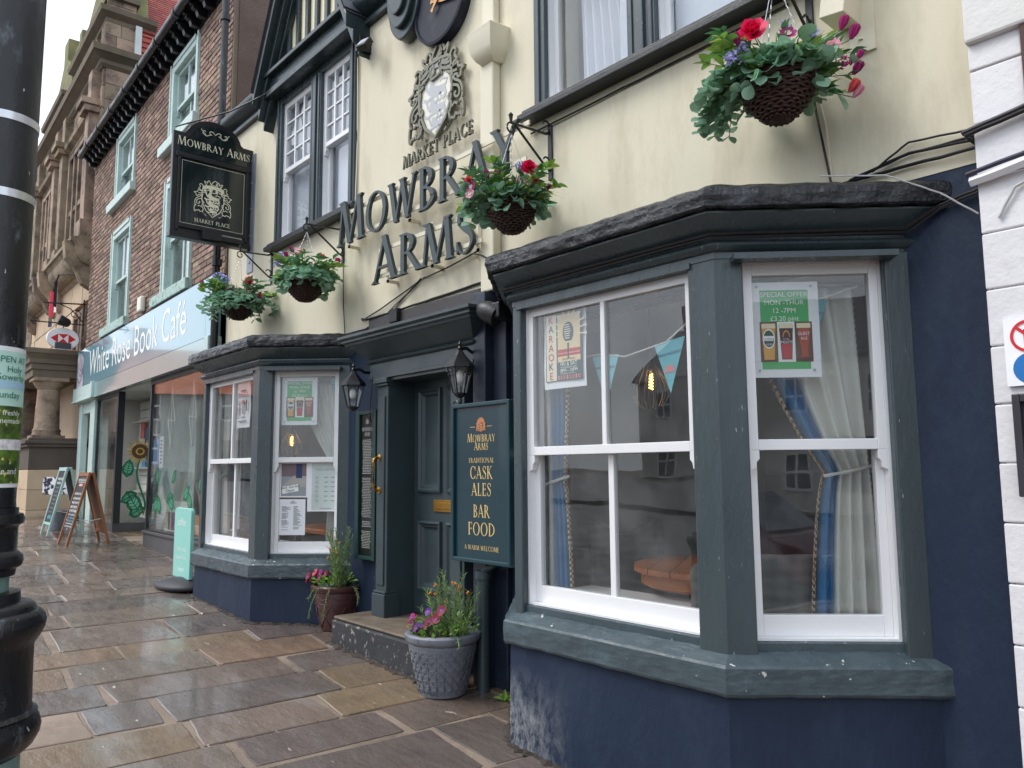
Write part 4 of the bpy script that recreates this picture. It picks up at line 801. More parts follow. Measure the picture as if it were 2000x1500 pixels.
# paper notices in the left bay canted light
def notice(s0, z0, w, h, label, nm):
    o = cant_pt(cL, .12 + s0 - .03, .108, z0); t = thing(nm, label, 'notice', o); m = MB(); m.flat([rc(0, w, 0, h)], o, DG, ZU, -.002, .002); build('sheet', m, paper, t); return t, Vector(o)
dg = Vector(DG)
t, o = notice(.075, 1.32, .245, .30, 'small photo notice reading Beer Garden Open, left of the food service sheet', 'garden_notice')
m = MB(); w, h = .245, .3; f2 = lambda x0, x1, z0, z1, e, mi: m.flat([rc(x0 * w, x1 * w, z0 * h, z1 * h)], o, DG, ZU, e, 0, 1, mi)
f2(.05, .95, .04, .97, .0006, 0); f2(.05, .95, .6, .97, .0008, 1); f2(.58, .8, .55, .96, .001, 2); m.flat([[(.05 * w, .3 * h), (.5 * w, .62 * h), (.95 * w, .6 * h), (.95 * w, .3 * h)]], o, DG, ZU, .0009, 0, 1, 3)
m.flat([[(.1 * w, .1 * h), (.68 * w, .18 * h), (.66 * w, .38 * h), (.08 * w, .3 * h)]], o, DG, ZU, .0012, 0, 1, 4)
u2 = (dg + Vector((0, 0, .14))).normalized()
m.text('Beer Garden', o + dg * (.38 * w) + Vector((0, 0, h * .265)), .032, u2, off=.002, mi=5); m.text('Open', o + dg * (.38 * w) + Vector((0, 0, h * .165)), .034, u2, off=.002, mi=5)
build('printed_photo', m, [INK['grey'], mat('ink_dusk', srgb(120, 104, 108), .5), INK['navy'], mat('ink_stone', srgb(176, 172, 166), .5), pr_white, INK['ink']], t)
t, o = notice(.07, 1.0, .235, .305, 'white printed bar menu sheet, below the beer garden notice', 'menu_notice'); w, h = .235, .305
m = MB(); m.text('BAR', o + dg * (.55 * w) + Vector((0, 0, h * .92)), .016, DG); m.text('MENU', o + dg * (.55 * w) + Vector((0, 0, h * .87)), .02, DG)
for i in range(26):
    for c in (.12, .56):
        if R() < .88: x1 = U(.12, .34); m.flat([rc(c * w, (c + x1) * w, (.79 - i * .026) * h, (.79 - i * .026) * h + .003)], o, DG)
build('printed_text', m, INK['ink'], t)
t, o = notice(.32, 1.2, .305, .42, 'pale green food service hours sheet, larger than the two papers left of it', 'food_notice'); w, h = .305, .42
m = MB(); m.flat([rc(.12 * w, .9 * w, .03 * h, .98 * h)], o, DG, ZU, .0006); build('pale_print', m, mat('pale_green_print', srgb(206, 218, 214), .5), t)
m = MB(); m.text('FOOD SERVICE', o + dg * (.51 * w) + Vector((0, 0, h * .83)), .026, DG, off=.0012)
for i in range(6):
    z = h * (.68 - i * .095); m.flat([rc(.24 * w, .3 * w, z, z + .008), rc(.48 * w, .58 * w, z, z + .008), rc(.61 * w, .64 * w, z + .003, z + .005), rc(.67 * w, .8 * w, z, z + .008), rc(.36 * w, .68 * w, h * .055, h * .055 + .005)][:5 if i == 0 else 4], o, DG, ZU, .0012)
    m.flat(arc(.27 * w, z + .004, .02, .017, 0, 360, .0015, .0015, 14), o, DG, ZU, .0012)
build('printed_text', m, INK['grey'], t)
# ---- doorstep
t = thing('doorstep', 'worn stone doorstep with peeling black paint below the pub door', 'step', (-4.8, -.2, .2))
m = MB(); m.prism([(-5.40, .2), (-5.42, -.36), (-4.24, -.37), (-4.22, .2)], .1, .425); build('riser_stone', m, stepb, t, bev=.015)
m = MB(); m.prism([(-5.395, .2), (-5.41, -.345), (-4.25, -.355), (-4.225, .2)], .428, .45); build('tread', m, stonec, t, bev=.01)
# ================================================================== plants
leafg = mat('eucalyptus_leaf', srgb(142, 182, 154), .5, var=.15, rnd=.28, rhue=.02, transl=.3)
leafd = mat('dark_leaf', srgb(84, 132, 88), .45, var=.15, rnd=.3, rhue=.025, transl=.3)
leafb = mat('fresh_leaf', srgb(136, 172, 76), .5, var=.15, rnd=.3, rhue=.025, transl=.3)
bladem = mat('grass_blade', srgb(112, 140, 92), .55, rnd=.3, rhue=.02, transl=.3)
wick = mat('wicker', srgb(66, 44, 36), .6, bump=.4, bscale=90, var=.35, vscale=14)
def leaf_mesh(nm, outline, m, cup=.12):
    """a small cupped leaf, base at the origin, pointing along x"""
    me = bpy.data.meshes.new(nm); up = [(x, y, cup * (abs(y) * 1.6) - .25 * cup * x * x) for x, y in outline]
    dn = [(x, -y, z) for (x, y, z) in up[1:-1]]
    mid = [(x, 0, -.25 * cup * x * x) for x, y in outline[1:-1]]
    vs = up + dn + mid; n = len(outline); k = n - 2; fs = []
    U_ = lambda i: i; D_ = lambda i: 0 if i == 0 else (n - 1 if i == n - 1 else n + i - 1); Mm = lambda i: 0 if i == 0 else (n - 1 if i == n - 1 else n + k + i - 1)
    for i in range(n - 1):
        for S_, fl in ((U_, 1), (D_, 0)):
            f = [Mm(i), Mm(i + 1), S_(i + 1), S_(i)]; g = []
            for v in f:
                if v not in g: g.append(v)
            if len(g) > 2: fs.append(tuple(g if fl else g[::-1]))
    me.from_pydata(vs, [], fs); me.materials.append(m); me.polygons.foreach_set('use_smooth', [True] * len(fs)); return me, vs, fs
ROUND = leaf_mesh('round_leaf', [(0, 0), (.12, .2), (.4, .44), (.7, .44), (.92, .24), (1, 0)], leafg, .2)
POINT = leaf_mesh('pointed_leaf', [(0, 0), (.15, .1), (.4, .17), (.7, .11), (1, 0)], leafd, .4)
FRESH = leaf_mesh('fresh_leaf', [(0, 0), (.15, .16), (.45, .25), (.75, .16), (1, 0)], leafb, .3)
NARROW = leaf_mesh('narrow_leaf', [(0, 0), (.2, .05), (.6, .06), (1, 0)], mat('wallflower_leaf', srgb(132, 158, 100), .5, var=.15, rnd=.3, rhue=.02, transl=.3), .4)
def orient(p, d, size, roll):
    d = Vector(d).normalized(); q = d.to_track_quat('X', 'Z'); return Matrix.Translation(p) @ q.to_matrix().to_4x4() @ Matrix.Rotation(roll, 4, 'X') @ Matrix.Scale(size, 4)
petm = {k_: mat('petal_' + k_, srgb(*v), .5, var=.12, vscale=30, rnd=.12, transl=.25) for k_, v in dict(hotpink=(228, 30, 92), magenta=(176, 38, 120), pink=(240, 168, 190), lilac=(164, 158, 214), cream=(240, 232, 222), yellow=(240, 190, 60), coral=(232, 96, 100), violet=(92, 50, 150), crimson=(138, 26, 50), orange=(232, 146, 52)).items()}
def petal(mb, o, d, up, l, w, cup, mi=0):
    o, d, up = Vector(o), Vector(d).normalized(), Vector(up); s = d.cross(up).normalized(); u = s.cross(d)
    f = lambda a, b: o + d * (l * a) + s * (w * b) + u * (cup * a * a + cup * .6 * b * b)
    vs = [f(0, -.15), f(0, .15), f(.45, -.42), f(.45, 0), f(.45, .42), f(.85, -.4), f(.9, 0), f(.85, .4), f(1, 0)]
    mb.add(vs, [(0, 1, 3, 2), (1, 4, 3), (2, 3, 6, 5), (3, 4, 7, 6), (5, 6, 8), (6, 7, 8)], mi)
def ring(n, ax, ph=0):
    ax = Vector(ax).normalized(); a = ax.orthogonal().normalized(); b = ax.cross(a); return [a * math.cos(2 * math.pi * i / n + ph) + b * math.sin(2 * math.pi * i / n + ph) for i in range(n)]
def flower(kind, p, ax, s, parent, c):
    m = MB(); ax = Vector(ax).normalized(); p = Vector(p); mats = [petm[c]]
    if kind == 'peony':
        for k_, (n, tilt, l) in enumerate(((9, .15, 1), (8, .6, .9), (7, 1.2, .75), (6, 2.4, .6))):
            for d in ring(n, ax, k_ * .7): petal(m, p + ax * (k_ * s * .06), d + ax * tilt * U(.8, 1.2), ax, s * l * U(.85, 1.1), s * .75, s * .25)
    elif kind == 'tulip':
        for k_ in range(2):
            for d in ring(3, ax, k_ * 1.05): petal(m, p + d * s * .1, ax * 1.0 + d * .42, -d, s * 1.5, s * .95, s * .35)
    elif kind == 'daisy':
        mats.append(petm['cream'])
        for d in ring(7, ax): petal(m, p, d + ax * .25, ax, s, s * .7, s * .15)
        for d in ring(5, ax): petal(m, p + ax * s * .08, d + ax * .6, ax, s * .45, s * .4, 0, 1)
    elif kind == 'lilac':
        for i in range(26):
            q = p + Vector((U(-1, 1), U(-1, 1), U(-1, 1))) * s * .8
            for d in ring(4, (q - p).normalized() if (q - p).length > 0 else ax): petal(m, q, d + ax * .3, ax, s * .3, s * .3, 0)
    elif kind == 'pansy':
        mats += [petm['yellow'], petm['violet'] if c != 'violet' else petm['magenta']]
        rr = ring(5, ax, U(0, 6))
        for i, d in enumerate(rr): petal(m, p - d * s * .05 + ax * .002 * i, d + ax * U(-.05, .2), ax, s, s * 1.15, s * .1, 0)
        for i, d in enumerate(rr): petal(m, p + ax * (.004 + .001 * i), d + ax * .15, ax, s * .5, s * .4, 0, 2)
        for d in ring(4, ax): petal(m, p + ax * .008, d, ax, s * .16, s * .2, 0, 1)
    elif kind == 'spray':
        mats.append(petm['yellow'])
        for i in range(9):
            q = p + Vector((U(-1, 1), U(-1, 1), U(-.5, 1))) * s * .7
            for d in ring(4, ax, U(0, 3)): petal(m, q, d + ax * .4, ax, s * .45, s * .45, 0, 0)
    return build('flower', m, mats, parent, recalc=False, smooth=True)
def wicker(parent, c, r, h):
    m = MB(); rows = 16
    prof = lambda t: r * (.30 + .70 * math.sin(min(1, t * 1.02 + .02) * math.pi / 2) ** .8)
    for i in range(rows):
        t = i / (rows - 1); rr = prof(t); z = c[2] - h + h * t; n = 56; ph = (i % 2) * math.pi
        P = [(c[0] + (rr + .006 * math.sin(14 * 2 * math.pi * j / n + ph)) * math.cos(2 * math.pi * j / n), c[1] + (rr + .006 * math.sin(14 * 2 * math.pi * j / n + ph)) * math.sin(2 * math.pi * j / n), z + .003 * math.sin(j * 1.7 + i)) for j in range(n + 1)]
        m.tube(P, h / rows * .62, 5, cap=False)
    for i in range(5): rr = r * .30 * (i + .6) / 5; m.tube([(c[0] + rr * math.cos(2 * math.pi * j / 24), c[1] + rr * math.sin(2 * math.pi * j / 24), c[2] - h - .004) for j in range(25)], .0065, 5, cap=False)
    for j in range(14):
        a = 2 * math.pi * j / 14; m.tube([(c[0] + prof(t) * math.cos(a), c[1] + prof(t) * math.sin(a), c[2] - h + h * t) for t in (0, .2, .4, .6, .8, 1)], .006, 5)
    m.lathe([(r * .28, -h + .004)] + [(prof(t) - .008, -h + h * t) for t in (0.05, .2, .4, .6, .8, 1)] + [(.01, -.02)], c, 28)
    build('wicker_bowl', m, wick, parent, smooth=True)
def hanging_basket(x, y, z, r, h, seed, label, sc=1., trail=.28, trail_dir=None, flowers=(), rise=.26, hook=None):
    random.seed(seed); c = Vector((x, y, z)); t = thing('hanging_basket', label, 'flower basket', (x, y, z), 'hanging baskets along the pub front')
    wicker(t, c, r, h)
    m = MB()
    hk = Vector(hook)
    for i in range(3):
        a = 2.1 * i + .4; b0 = c + Vector((math.cos(a) * r, math.sin(a) * r, 0)); n = 26
        m.tube([b0.lerp(hk, j / n) + Vector((.004 * (j % 2), .004 * ((j + 1) % 2), 0)) for j in range(n + 1)], .0022, 4)
    build('chain', m, steel, t)
    stems = MB()
    for i in range(24):                                       # trailing round-leaved strings
        a = U(0, 6.28) if trail_dir is None or R() < .45 else trail_dir + U(-.6, .6)
        out_ = Vector((math.cos(a), math.sin(a) * .8, 0))
        ln = trail * (U(.5, 1.1) if trail_dir is None or abs(((a - trail_dir + 3.14) % 6.28) - 3.14) < .8 else U(.25, .6)); p = c + out_ * r * U(.75, .95) + Vector((0, 0, .02)); v = out_ * .8 + Vector((0, 0, .7)); pts = [p]
        n = max(4, int(ln / .034))
        for k_ in range(n):
            v = (v + Vector((0, 0, -.34)) + out_ * .02 + Vector((U(-.15, .15), U(-.15, .15), 0))).normalized(); p = p + v * .038 * sc; pts.append(p)
            if p.y > -.03: p.y = -.03
            for s in (-1, 1):
                d = (out_.cross(Vector((0, 0, 1))) * s + v * U(.1, .6) + out_ * U(-.1, .5) + Vector((0, 0, U(-.3, .3)))).normalized()
                piece('leaf', ROUND[0], t, orient(p, d, sc * U(.045, .07), U(-.7, .7)))
        stems.tube(pts, .0018, 4)
    for i in range(19):                                       # upright sprays of pointed leaves
        a = U(0, 6.28); out_ = Vector((math.cos(a), math.sin(a) * .8, 0)); p = c + out_ * r * U(.2, .8); v = (out_ * U(.3, 1.1) + Vector((0, 0, U(.5, 1.2)))).normalized(); pts = [p]
        for k_ in range(5):
            v = (v + Vector((0, 0, -.10)) + out_ * .05).normalized(); p = p + v * rise * U(.14, .24); p.y = min(p.y, -.03); pts.append(p)
            for s in ((-1, 1) if k_ < 4 else (-1, 0, 1)):
                d = v * .7 + v.cross(Vector((0, 0, 1))).normalized() * s * .9 + Vector((0, 0, U(-.3, .2))); piece('leaf', (POINT if i % 4 else FRESH)[0], t, orient(p, d, sc * U(.065, .105), U(-.8, .8)))
        stems.tube(pts, .002, 4)
    for i in range(110):                                      # skirt of round leaves over the bowl's upper edge
        a = U(0, 6.28); out_ = Vector((math.cos(a), math.sin(a), 0)); p = c + out_ * r * U(1.0, 1.22) + Vector((0, 0, U(-.085, .05) * sc)); p.y = min(p.y, -.03)
        piece('leaf', ROUND[0], t, orient(p, out_ * .6 + Vector((U(-.6, .6), U(-.6, .6), U(-1, .5))), sc * U(.045, .075), U(-.9, .9)))
    build('stems', stems, bladem, t)
    fine = MB()
    for i in range(130):                                       # grass and fern
        a = U(0, 6.28); out_ = Vector((math.cos(a), math.sin(a) * .8, 0)); p = c + out_ * r * U(.3, 1); v = (out_ * U(.4, 1.3) + Vector((0, 0, U(.2, 1)))).normalized(); L_ = U(.12, .27) * sc; sd_ = v.cross(Vector((0, 0, 1))).normalized() * .0035
        q0, q1, q2 = p, p + v * L_ * .55, p + v * L_ + Vector((0, 0, -L_ * .3))
        for q_ in (q1, q2): q_.y = min(q_.y, -.015)
        fine.add([q0 - sd_, q0 + sd_, q1 + sd_, q1 - sd_, q2], [(0, 1, 2, 3), (3, 2, 4)], 0, R())
    for i in range(620):                                      # small filler leaves hiding the soil
        a = U(0, 6.28); rr = r * math.sqrt(R()) * 1.3; p = c + Vector((math.cos(a) * rr, math.sin(a) * rr, U(-.02, .10) * (1 - .5 * rr / r))); d = Vector((math.cos(a), math.sin(a), U(-.4, 1.1))); M = orient(p, d, sc * U(.035, .07), U(-1, 1)); src = random.choice((POINT, ROUND, FRESH))
        fine.add([M @ Vector(v) for v in src[1]], src[2], {id(POINT): 1, id(ROUND): 2, id(FRESH): 3}[id(src)], R())
    build('fine_foliage', fine, [bladem, leafd, leafg, leafb], t, recalc=False, kind='stuff')
    st2 = MB()
    for kind, c_, u_, v_, s in flowers:
        p = c + Vector((.662, .749, 0)) * u_ * .95 + Vector((.744, -.659, 0)) * (.17 - .35 * u_ * u_ - .25 * max(0, v_)) + Vector((0, 0, v_)); d = (p - c).normalized()
        if p.y > -.05: p.y = -.05
        flower(kind, p, d * .6 + Vector((.05, -.2, .8)) if kind == 'tulip' else d * .5 + Vector((.45, -.6, .1)), s * (1.15 if kind != 'peony' else 1.0), t, c_); st2.tube([c + d * .04, p], .002, 4)
        for q_ in range(4):
            f_ = U(.5, .95); pb = c + (p - c) * f_; pb.y = min(pb.y, -.04); piece('leaf', random.choice((POINT, POINT, FRESH, ROUND))[0], t, orient(pb, d + Vector((U(-.9, .9), U(-.9, .3), U(-.6, .6))), sc * U(.05, .09), U(-1, 1)))
    build('flower_stems', st2, bladem, t); return t
F_ = math.radians
fl4 = [('peony', 'hotpink', -.15, .14, .066), ('tulip', 'magenta', -.215, .09, .03), ('daisy', 'magenta', .0, .13, .034), ('tulip', 'magenta', .25, .17, .034), ('tulip', 'magenta', .29, .125, .036), ('tulip', 'magenta', .275, -.05, .034), ('spray', 'pink', .2, .08, .034), ('tulip', 'coral', .25, -.13, .034), ('tulip', 'pink', .27, -.15, .032),
       ('lilac', 'lilac', -.25, .03, .028), ('lilac', 'lilac', -.2, .07, .022), ('lilac', 'lilac', .0, .18, .02), ('lilac', 'magenta', .24, .0, .024), ('spray', 'lilac', .12, .13, .022), ('tulip', 'magenta', .3, .02, .024)]
fl3 = [('peony', 'hotpink', .11, .16, .06), ('peony', 'coral', .145, .09, .028), ('daisy', 'magenta', -.245, .055, .032), ('daisy', 'pink', -.25, .01, .03), ('peony', 'coral', -.26, .1, .028), ('tulip', 'magenta', -.27, .06, .022), ('tulip', 'magenta', -.14, .11, .028), ('tulip', 'magenta', -.08, .11, .028), ('spray', 'pink', .02, .09, .03), ('daisy', 'pink', .1, .08, .026),
       ('lilac', 'lilac', -.09, .22, .03), ('lilac', 'lilac', .06, .18, .03), ('spray', 'cream', -.11, .14, .024), ('lilac', 'lilac', -.04, .15, .022), ('tulip', 'magenta', .22, .03, .022)]
fl2 = [('lilac', 'lilac', -.19, .17, .045), ('tulip', 'magenta', -.09, .22, .03), ('tulip', 'magenta', -.13, .17, .03), ('daisy', 'pink', -.05, .22, .04), ('daisy', 'pink', .0, .21, .034), ('peony', 'coral', .17, .17, .036), ('tulip', 'magenta', .3, .1, .04), ('spray', 'cream', -.07, .17, .028), ('lilac', 'lilac', -.22, .12, .03)]
fl1 = [('tulip', 'magenta', -.33, .15, .034), ('tulip', 'magenta', -.33, .09, .034), ('peony', 'coral', -.19, .16, .036), ('lilac', 'lilac', -.2, .22, .05), ('lilac', 'lilac', -.1, .2, .045), ('peony', 'hotpink', .15, .18, .052), ('daisy', 'pink', .15, .08, .038), ('spray', 'cream', -.04, .13, .04), ('tulip', 'magenta', -.03, .05, .03), ('tulip', 'magenta', .26, .0, .034), ('spray', 'coral', -.24, .14, .03), ('spray', 'magenta', .04, .06, .03)]
BK = [(-7.46, -.34, 3.23, .16, .17, 'hanging basket farthest left, beside the cafe fascia, with red and lilac flowers', 1.1, .27, None, fl1, 3.73, 21),
      (-5.97, -.36, 3.16, .165, .17, 'hanging basket below the left end of the large pub name, with few pink flowers', 1.08, .24, F_(330), fl2, 3.64, 22),
      (-3.335, -.34, 3.13, .15, .17, 'hanging basket in front of the last letters of the pub name, with a coral peony', 1.0, .2, F_(200), fl3, 3.62, 23),
      (-1.60, -.33, 3.215, .155, .175, 'largest looking hanging basket on the right, with a big hot pink peony and trailing leaves', .95, .30, F_(205), fl4, 3.75, 25)]
def bracket(x, ytip, z, label):
    t = thing('basket_bracket', label, 'bracket', (x, 0, z), 'brackets holding the hanging baskets')
    m = MB(); m.box(x - .018, x + .018, -.014, .0, z - .26, z + .1); build('wall_plate', m, black, t, bev=.004)
    m = MB(); m.tube([(x, -.01, z + .05), (x, -.04, z + .035), (x, ytip, z + .02)], .008, 6); m.tube([(x, -.01, z - .2), (x, -.04, z - .19), (x, ytip + .03, z + .02)], .008, 6)
    sp = lambda cy, cz, r0, a0, a1, n=14: [(x, cy + r0 * (1 - .55 * i / n) * math.cos(math.radians(a0 + (a1 - a0) * i / n)), cz + r0 * (1 - .55 * i / n) * math.sin(math.radians(a0 + (a1 - a0) * i / n))) for i in range(n + 1)]
    m.tube(sp(ytip, z - .015, .036, 90, 430), .006, 6); m.tube(sp(-.05, z + .09, .05, -90, 160), .006, 6); m.tube(sp(-.05, z - .145, .045, -90, 150), .006, 6); m.lathe([(.008, 0), (.012, .04), (.016, .05), (.004, .065)], (x, ytip, z + .02), 8)
    build('scroll_arm', m, black, t, smooth='auto')
for (x, y, z, r, h, lb, sc, tr, td, fl, hz_, sd_) in BK:
    hanging_basket(x, y, z, r, h, sd_, lb, sc, tr, td, fl, .26, (x, y, hz_ - .05))
    bracket(x, y, hz_, {21: 'black scroll bracket nearest the hanging pub sign', 22: 'black scroll bracket just under the left upper window sill', 23: 'black scroll bracket beside the last letter of the large pub name', 25: 'black scroll bracket under the right upper window'}[sd_])
# ---- pots at the door
random.seed(4)
soil = mat('soil', srgb(44, 34, 26), .9, bump=.6)
def pot(x, y, z, r0, r1, h, m_, label, pattern):
    t = thing('flower_pot', label, 'plant pot', (x, y, z), 'flower pots at the pub door'); m = MB()
    pr = [(r0 * .93, 0), (r0, .006), (r0 + (r1 - r0) * .86, h * .82), (r1 * .93, h * .84), (r1, h * .86), (r1 * 1.05, h * .9), (r1 * 1.05, h * .97), (r1 * 1.0, h), (r1 * .9, h), (r1 * .86, h * .9)]
    m.lathe(pr, (x, y, z), 48, cap=False); m.lathe([(.01, .001), (r0 * .93, 0)], (x, y, z), 48, cap=False); build('pot', m, m_, t, smooth='auto')
    m = MB(); m.lathe([(r1 * .88, h * .9), (.01, h * .93)], (x, y, z), 24, cap=False); build('soil', m, soil, t)
    m = MB(); rad = lambda q: r0 + (r1 - r0) * .86 * q / (h * .82) + .001
    cyl = lambda a, q: (x + rad(q) * math.cos(a), y + rad(q) * math.sin(a), z + q)
    if pattern == 'rings':                                    # overlapping raised ring pattern
        n = 22
        for row in range(9):
            for i in range(n):
                a0 = 2 * math.pi * (i + .5 * (row % 2)) / n; qz = h * (.1 + row * .078); s = .6
                m.tube([cyl(a0 + math.pi / n * .85 * math.cos(b * math.pi / 5), qz + h * .038 * math.sin(b * math.pi / 5)) for b in range(11)], .0019, 4, cap=False)
        for i in range(n): m.tube([cyl(2 * math.pi * i / n, h * .06), cyl(2 * math.pi * i / n, h * .76)], .002, 4)
    else:
        for i in range(8):
            a0 = 2 * math.pi * i / 8
            for s in (-1, 1): m.tube([cyl(a0 + s * .785 * f, h * (.06 + .52 * f)) for f in (0, .2, .4, .6, .8, 1)], .004, 5)
            m.tube([cyl(a0 + .785 * f, h * .8 - h * .1 * math.sin(f * math.pi)) for f in (0, .25, .5, .75, 1)], .004, 5)
        m.tube([cyl(2 * math.pi * i / 32, h * .6) for i in range(33)], .004, 5, cap=False)
    build('raised_pattern', m, m_, t, smooth=True); return t, Vector((x, y, z + h * .93))
greyp = mat('grey_plastic', srgb(118, 122, 130), .45, bump=.1, var=.15, vscale=5, dirt=srgb(86, 92, 104), dscale=9, damt=(.5, .7))
brownp = mat('brown_plastic', srgb(78, 48, 46), .35, var=.18, dirt=srgb(54, 34, 34), dscale=8)
def planting(t, c, r, pans, tall, hang, seed):
    random.seed(seed); stem = MB(); fine = MB()
    for i in range(230):
        a = U(0, 6.28); rr = r * math.sqrt(R()) * 1.12; p = c + Vector((math.cos(a) * rr, math.sin(a) * rr, U(0, .09))); piece('leaf', FRESH[0] if R() < .8 else POINT[0], t, orient(p, (math.cos(a), math.sin(a), U(-.1, 1.4)), U(.028, .05), U(-1, 1)))
    for (cx_, cy_, hh, n, lean) in tall:
        for i in range(n):
            p = c + Vector((cx_ + U(-.05, .05), cy_ + U(-.04, .04), 0)); v = (Vector((lean + U(-.45, .45), U(-.4, .3), 1))).normalized(); pts = [p]; H = hh * U(.65, 1.05); k_ = int(H / .022)
            for j in range(k_):
                v = (v + Vector((U(-.06, .06), U(-.06, .06), .03))).normalized(); p = p + v * .022; pts.append(p)
                for q in range(3):
                    a = j * 2.4 + q * 3.14 + U(-.4, .4); d = v * .9 + Vector((math.cos(a), math.sin(a), 0)) * .65; M = orient(p, d, U(.045, .075) * (1 - .4 * j / k_), U(-1, 1)); fine.add([M @ Vector(z_) for z_ in NARROW[1]], NARROW[2], 0, R())
            stem.tube(pts, .003, 4)
            if i % 4 == 0: flower('spray', p, (0, -.5, 1), .016, t, 'orange')
    for (dx, dy, ln) in hang:
        p = c + Vector((dx, dy, .01)); v = Vector((dx, dy, .1)).normalized() * .6 + Vector((0, 0, .3)); pts = [p]
        for j in range(int(ln / .02)):
            v = (v + Vector((U(-.1, .1), U(-.1, .1), -.28))).normalized(); p = p + v * .02; pts.append(p)
            for q in range(3):
                a = U(0, 6.28); M = orient(p, v * .8 + Vector((math.cos(a), math.sin(a), .2)) * .6, U(.02, .034), U(-1, 1)); fine.add([M @ Vector(z_) for z_ in NARROW[1]], NARROW[2], 0, R())
        stem.tube(pts, .003, 4)
    build('stems', stem, bladem, t); build('narrow_leaves', fine, MAT['wallflower_leaf'], t, recalc=False, kind='stuff')
    for (dx, dy, dz, s, col) in pans: flower('pansy', c + Vector((dx, dy, dz)), (dx * 1.2 + U(-.2, .5), -1, .5), s, t, col)
t, c = pot(-3.99, -.36, .175, .145, .225, .375, greyp, 'grey plastic flower pot with raised rings, right of the doorstep', 'rings')
planting(t, c, .19, [(U(-.19, -.02), U(-.16, -.02), U(.04, .10), U(.026, .036), random.choice(('crimson', 'crimson', 'violet', 'coral', 'magenta'))) for _ in range(11)] + [(.10, -.08, .17, .036, 'crimson'), (.07, -.1, .12, .034, 'crimson'), (-.01, -.1, .15, .03, 'violet'), (.03, -.12, .10, .03, 'crimson')], [(-.04, .03, .34, 7, -.2), (.10, .02, .40, 10, .12), (.16, 0, .34, 6, .25), (-.02, -.02, .2, 5, -.3)], [(.2, -.05, .12)], 8)
t, c = pot(-5.80, -.10, .262, .125, .205, .36, brownp, 'brown plastic flower pot with a lattice pattern, left of the doorstep', 'lattice')
planting(t, c, .17, [(U(-.24, -.06), U(-.18, .0), U(.05, .13), U(.028, .04), random.choice(('magenta', 'coral', 'violet', 'magenta', 'crimson'))) for _ in range(13)], [(.14, -.05, .48, 19, .05), (.0, .0, .3, 5, -.2)], [(.1, -.17, .3), (.16, -.13, .32), (.2, 0, .22), (.06, -.18, .18)], 9)
m = MB(); m.lathe([(.045, 0), (.06, .05), (.064, .05), (.05, .004)], c + Vector((.02, -.1, -.02)), 20); build('tin', m, MAT['galvanised'], t, smooth='auto')
m = MB()
for i in range(16):
    p = Vector((-3.62 + U(-.03, .03), -.14 + U(-.03, .02), .165)); M = orient(p, (U(-1, 1), U(-1, .2), U(.3, 1.2)), U(.04, .07), U(-1, 1)); m.add([M @ Vector(v) for v in FRESH[1]], FRESH[2], 0, R())
build('weed', m, leafb, loc=(-3.62, -.14, .165), recalc=False, label='little green weed at the wall foot right of the grey pot', cat='weed')
# ================================================================== things seen through the windows
def curtain(pts_top, pts_bot, z_top, z_bot, mid, y_of, m_, parent, nm='drape', folds=9, amp=.02, uv=(0, 1), tie_z=None):
    """sheet from a rail gathered at a tie; edges are x positions at top, tie and hem"""
    (a0, a1), (t0, t1), (b0, b1) = pts_top, mid, pts_bot; tz = tie_z
    def f(u, v):
        z = z_bot + (z_top - z_bot) * v
        if z > tz: k_ = ((z - tz) / (z_top - tz)) ** .8; x0, x1 = t0 + (a0 - t0) * k_, t1 + (a1 - t1) * k_
        else: k_ = min(1, ((tz - z) / (tz - z_bot)) ** .5); x0, x1 = t0 + (b0 - t0) * k_, t1 + (b1 - t1) * k_
        uu = uv[0] + (uv[1] - uv[0]) * u; x = x0 + (x1 - x0) * uu; return (x, y_of + amp * math.sin(uu * folds * 6.283) + .006 * math.sin(uu * 31), z)
    m = MB(); return f
whitec = mat('curtain_white', srgb(242, 242, 234), .8, var=.03, transl=.25); bluec = mat('curtain_blue', srgb(54, 118, 166), .8, var=.08); ging = mat('curtain_gingham', srgb(150, 118, 88), .85, var=.05)
gn = ging.node_tree; gb = gn.nodes['Principled BSDF']; ck = gn.nodes.new('ShaderNodeTexChecker'); ck.inputs['Scale'].default_value = 70; ck.inputs[1].default_value = srgb(206, 186, 156); ck.inputs[2].default_value = srgb(104, 78, 62)
gg = gn.nodes.new('ShaderNodeNewGeometry'); gn.links.new(gg.outputs['Position'], ck.inputs[0]); gn.links.new(ck.outputs[0], gb.inputs['Base Color'])
def drapes(label, M, top, tie, hem, z_top, z_bot, tie_z, bands, folds=8, amp=.018, loc=(0, 0, 0)):
    t = thing('curtain', label, 'curtain', loc, 'tied back curtains')
    for nm, m_, uv in bands:
        f = curtain(top, hem, z_top, z_bot, tie, 0, None, t, uv=uv, folds=folds, amp=amp, tie_z=tie_z); m = MB(); m.M = M; m.grid(f, max(4, int(40 * (uv[1] - uv[0]))), 30); o = build(nm, m, m_, t, smooth=True, recalc=False)
        md = o.modifiers.new('thick', 'SOLIDIFY'); md.thickness = .003
    m = MB(); m.M = M; m.tube([(tie[0] - .02, -.03, tie_z - .02), ((tie[0] + tie[1]) / 2, -.04, tie_z), (tie[1] + .04, -.02, tie_z + .03)], .008, 6); build('tie_band', m, whitec, t)
    m = MB(); m.M = M; m.tube([(min(top) - .05, .0, z_top + .02), (max(top) + .04, .0, z_top + .02)], .012, 8); build('rail', m, MAT['aluminium'], t)
CM = lambda c, d: Matrix.Translation((c + d * -.70711, -.56 + d * .70711, 0)) @ Matrix.Rotation(math.radians(45), 4, 'Z')
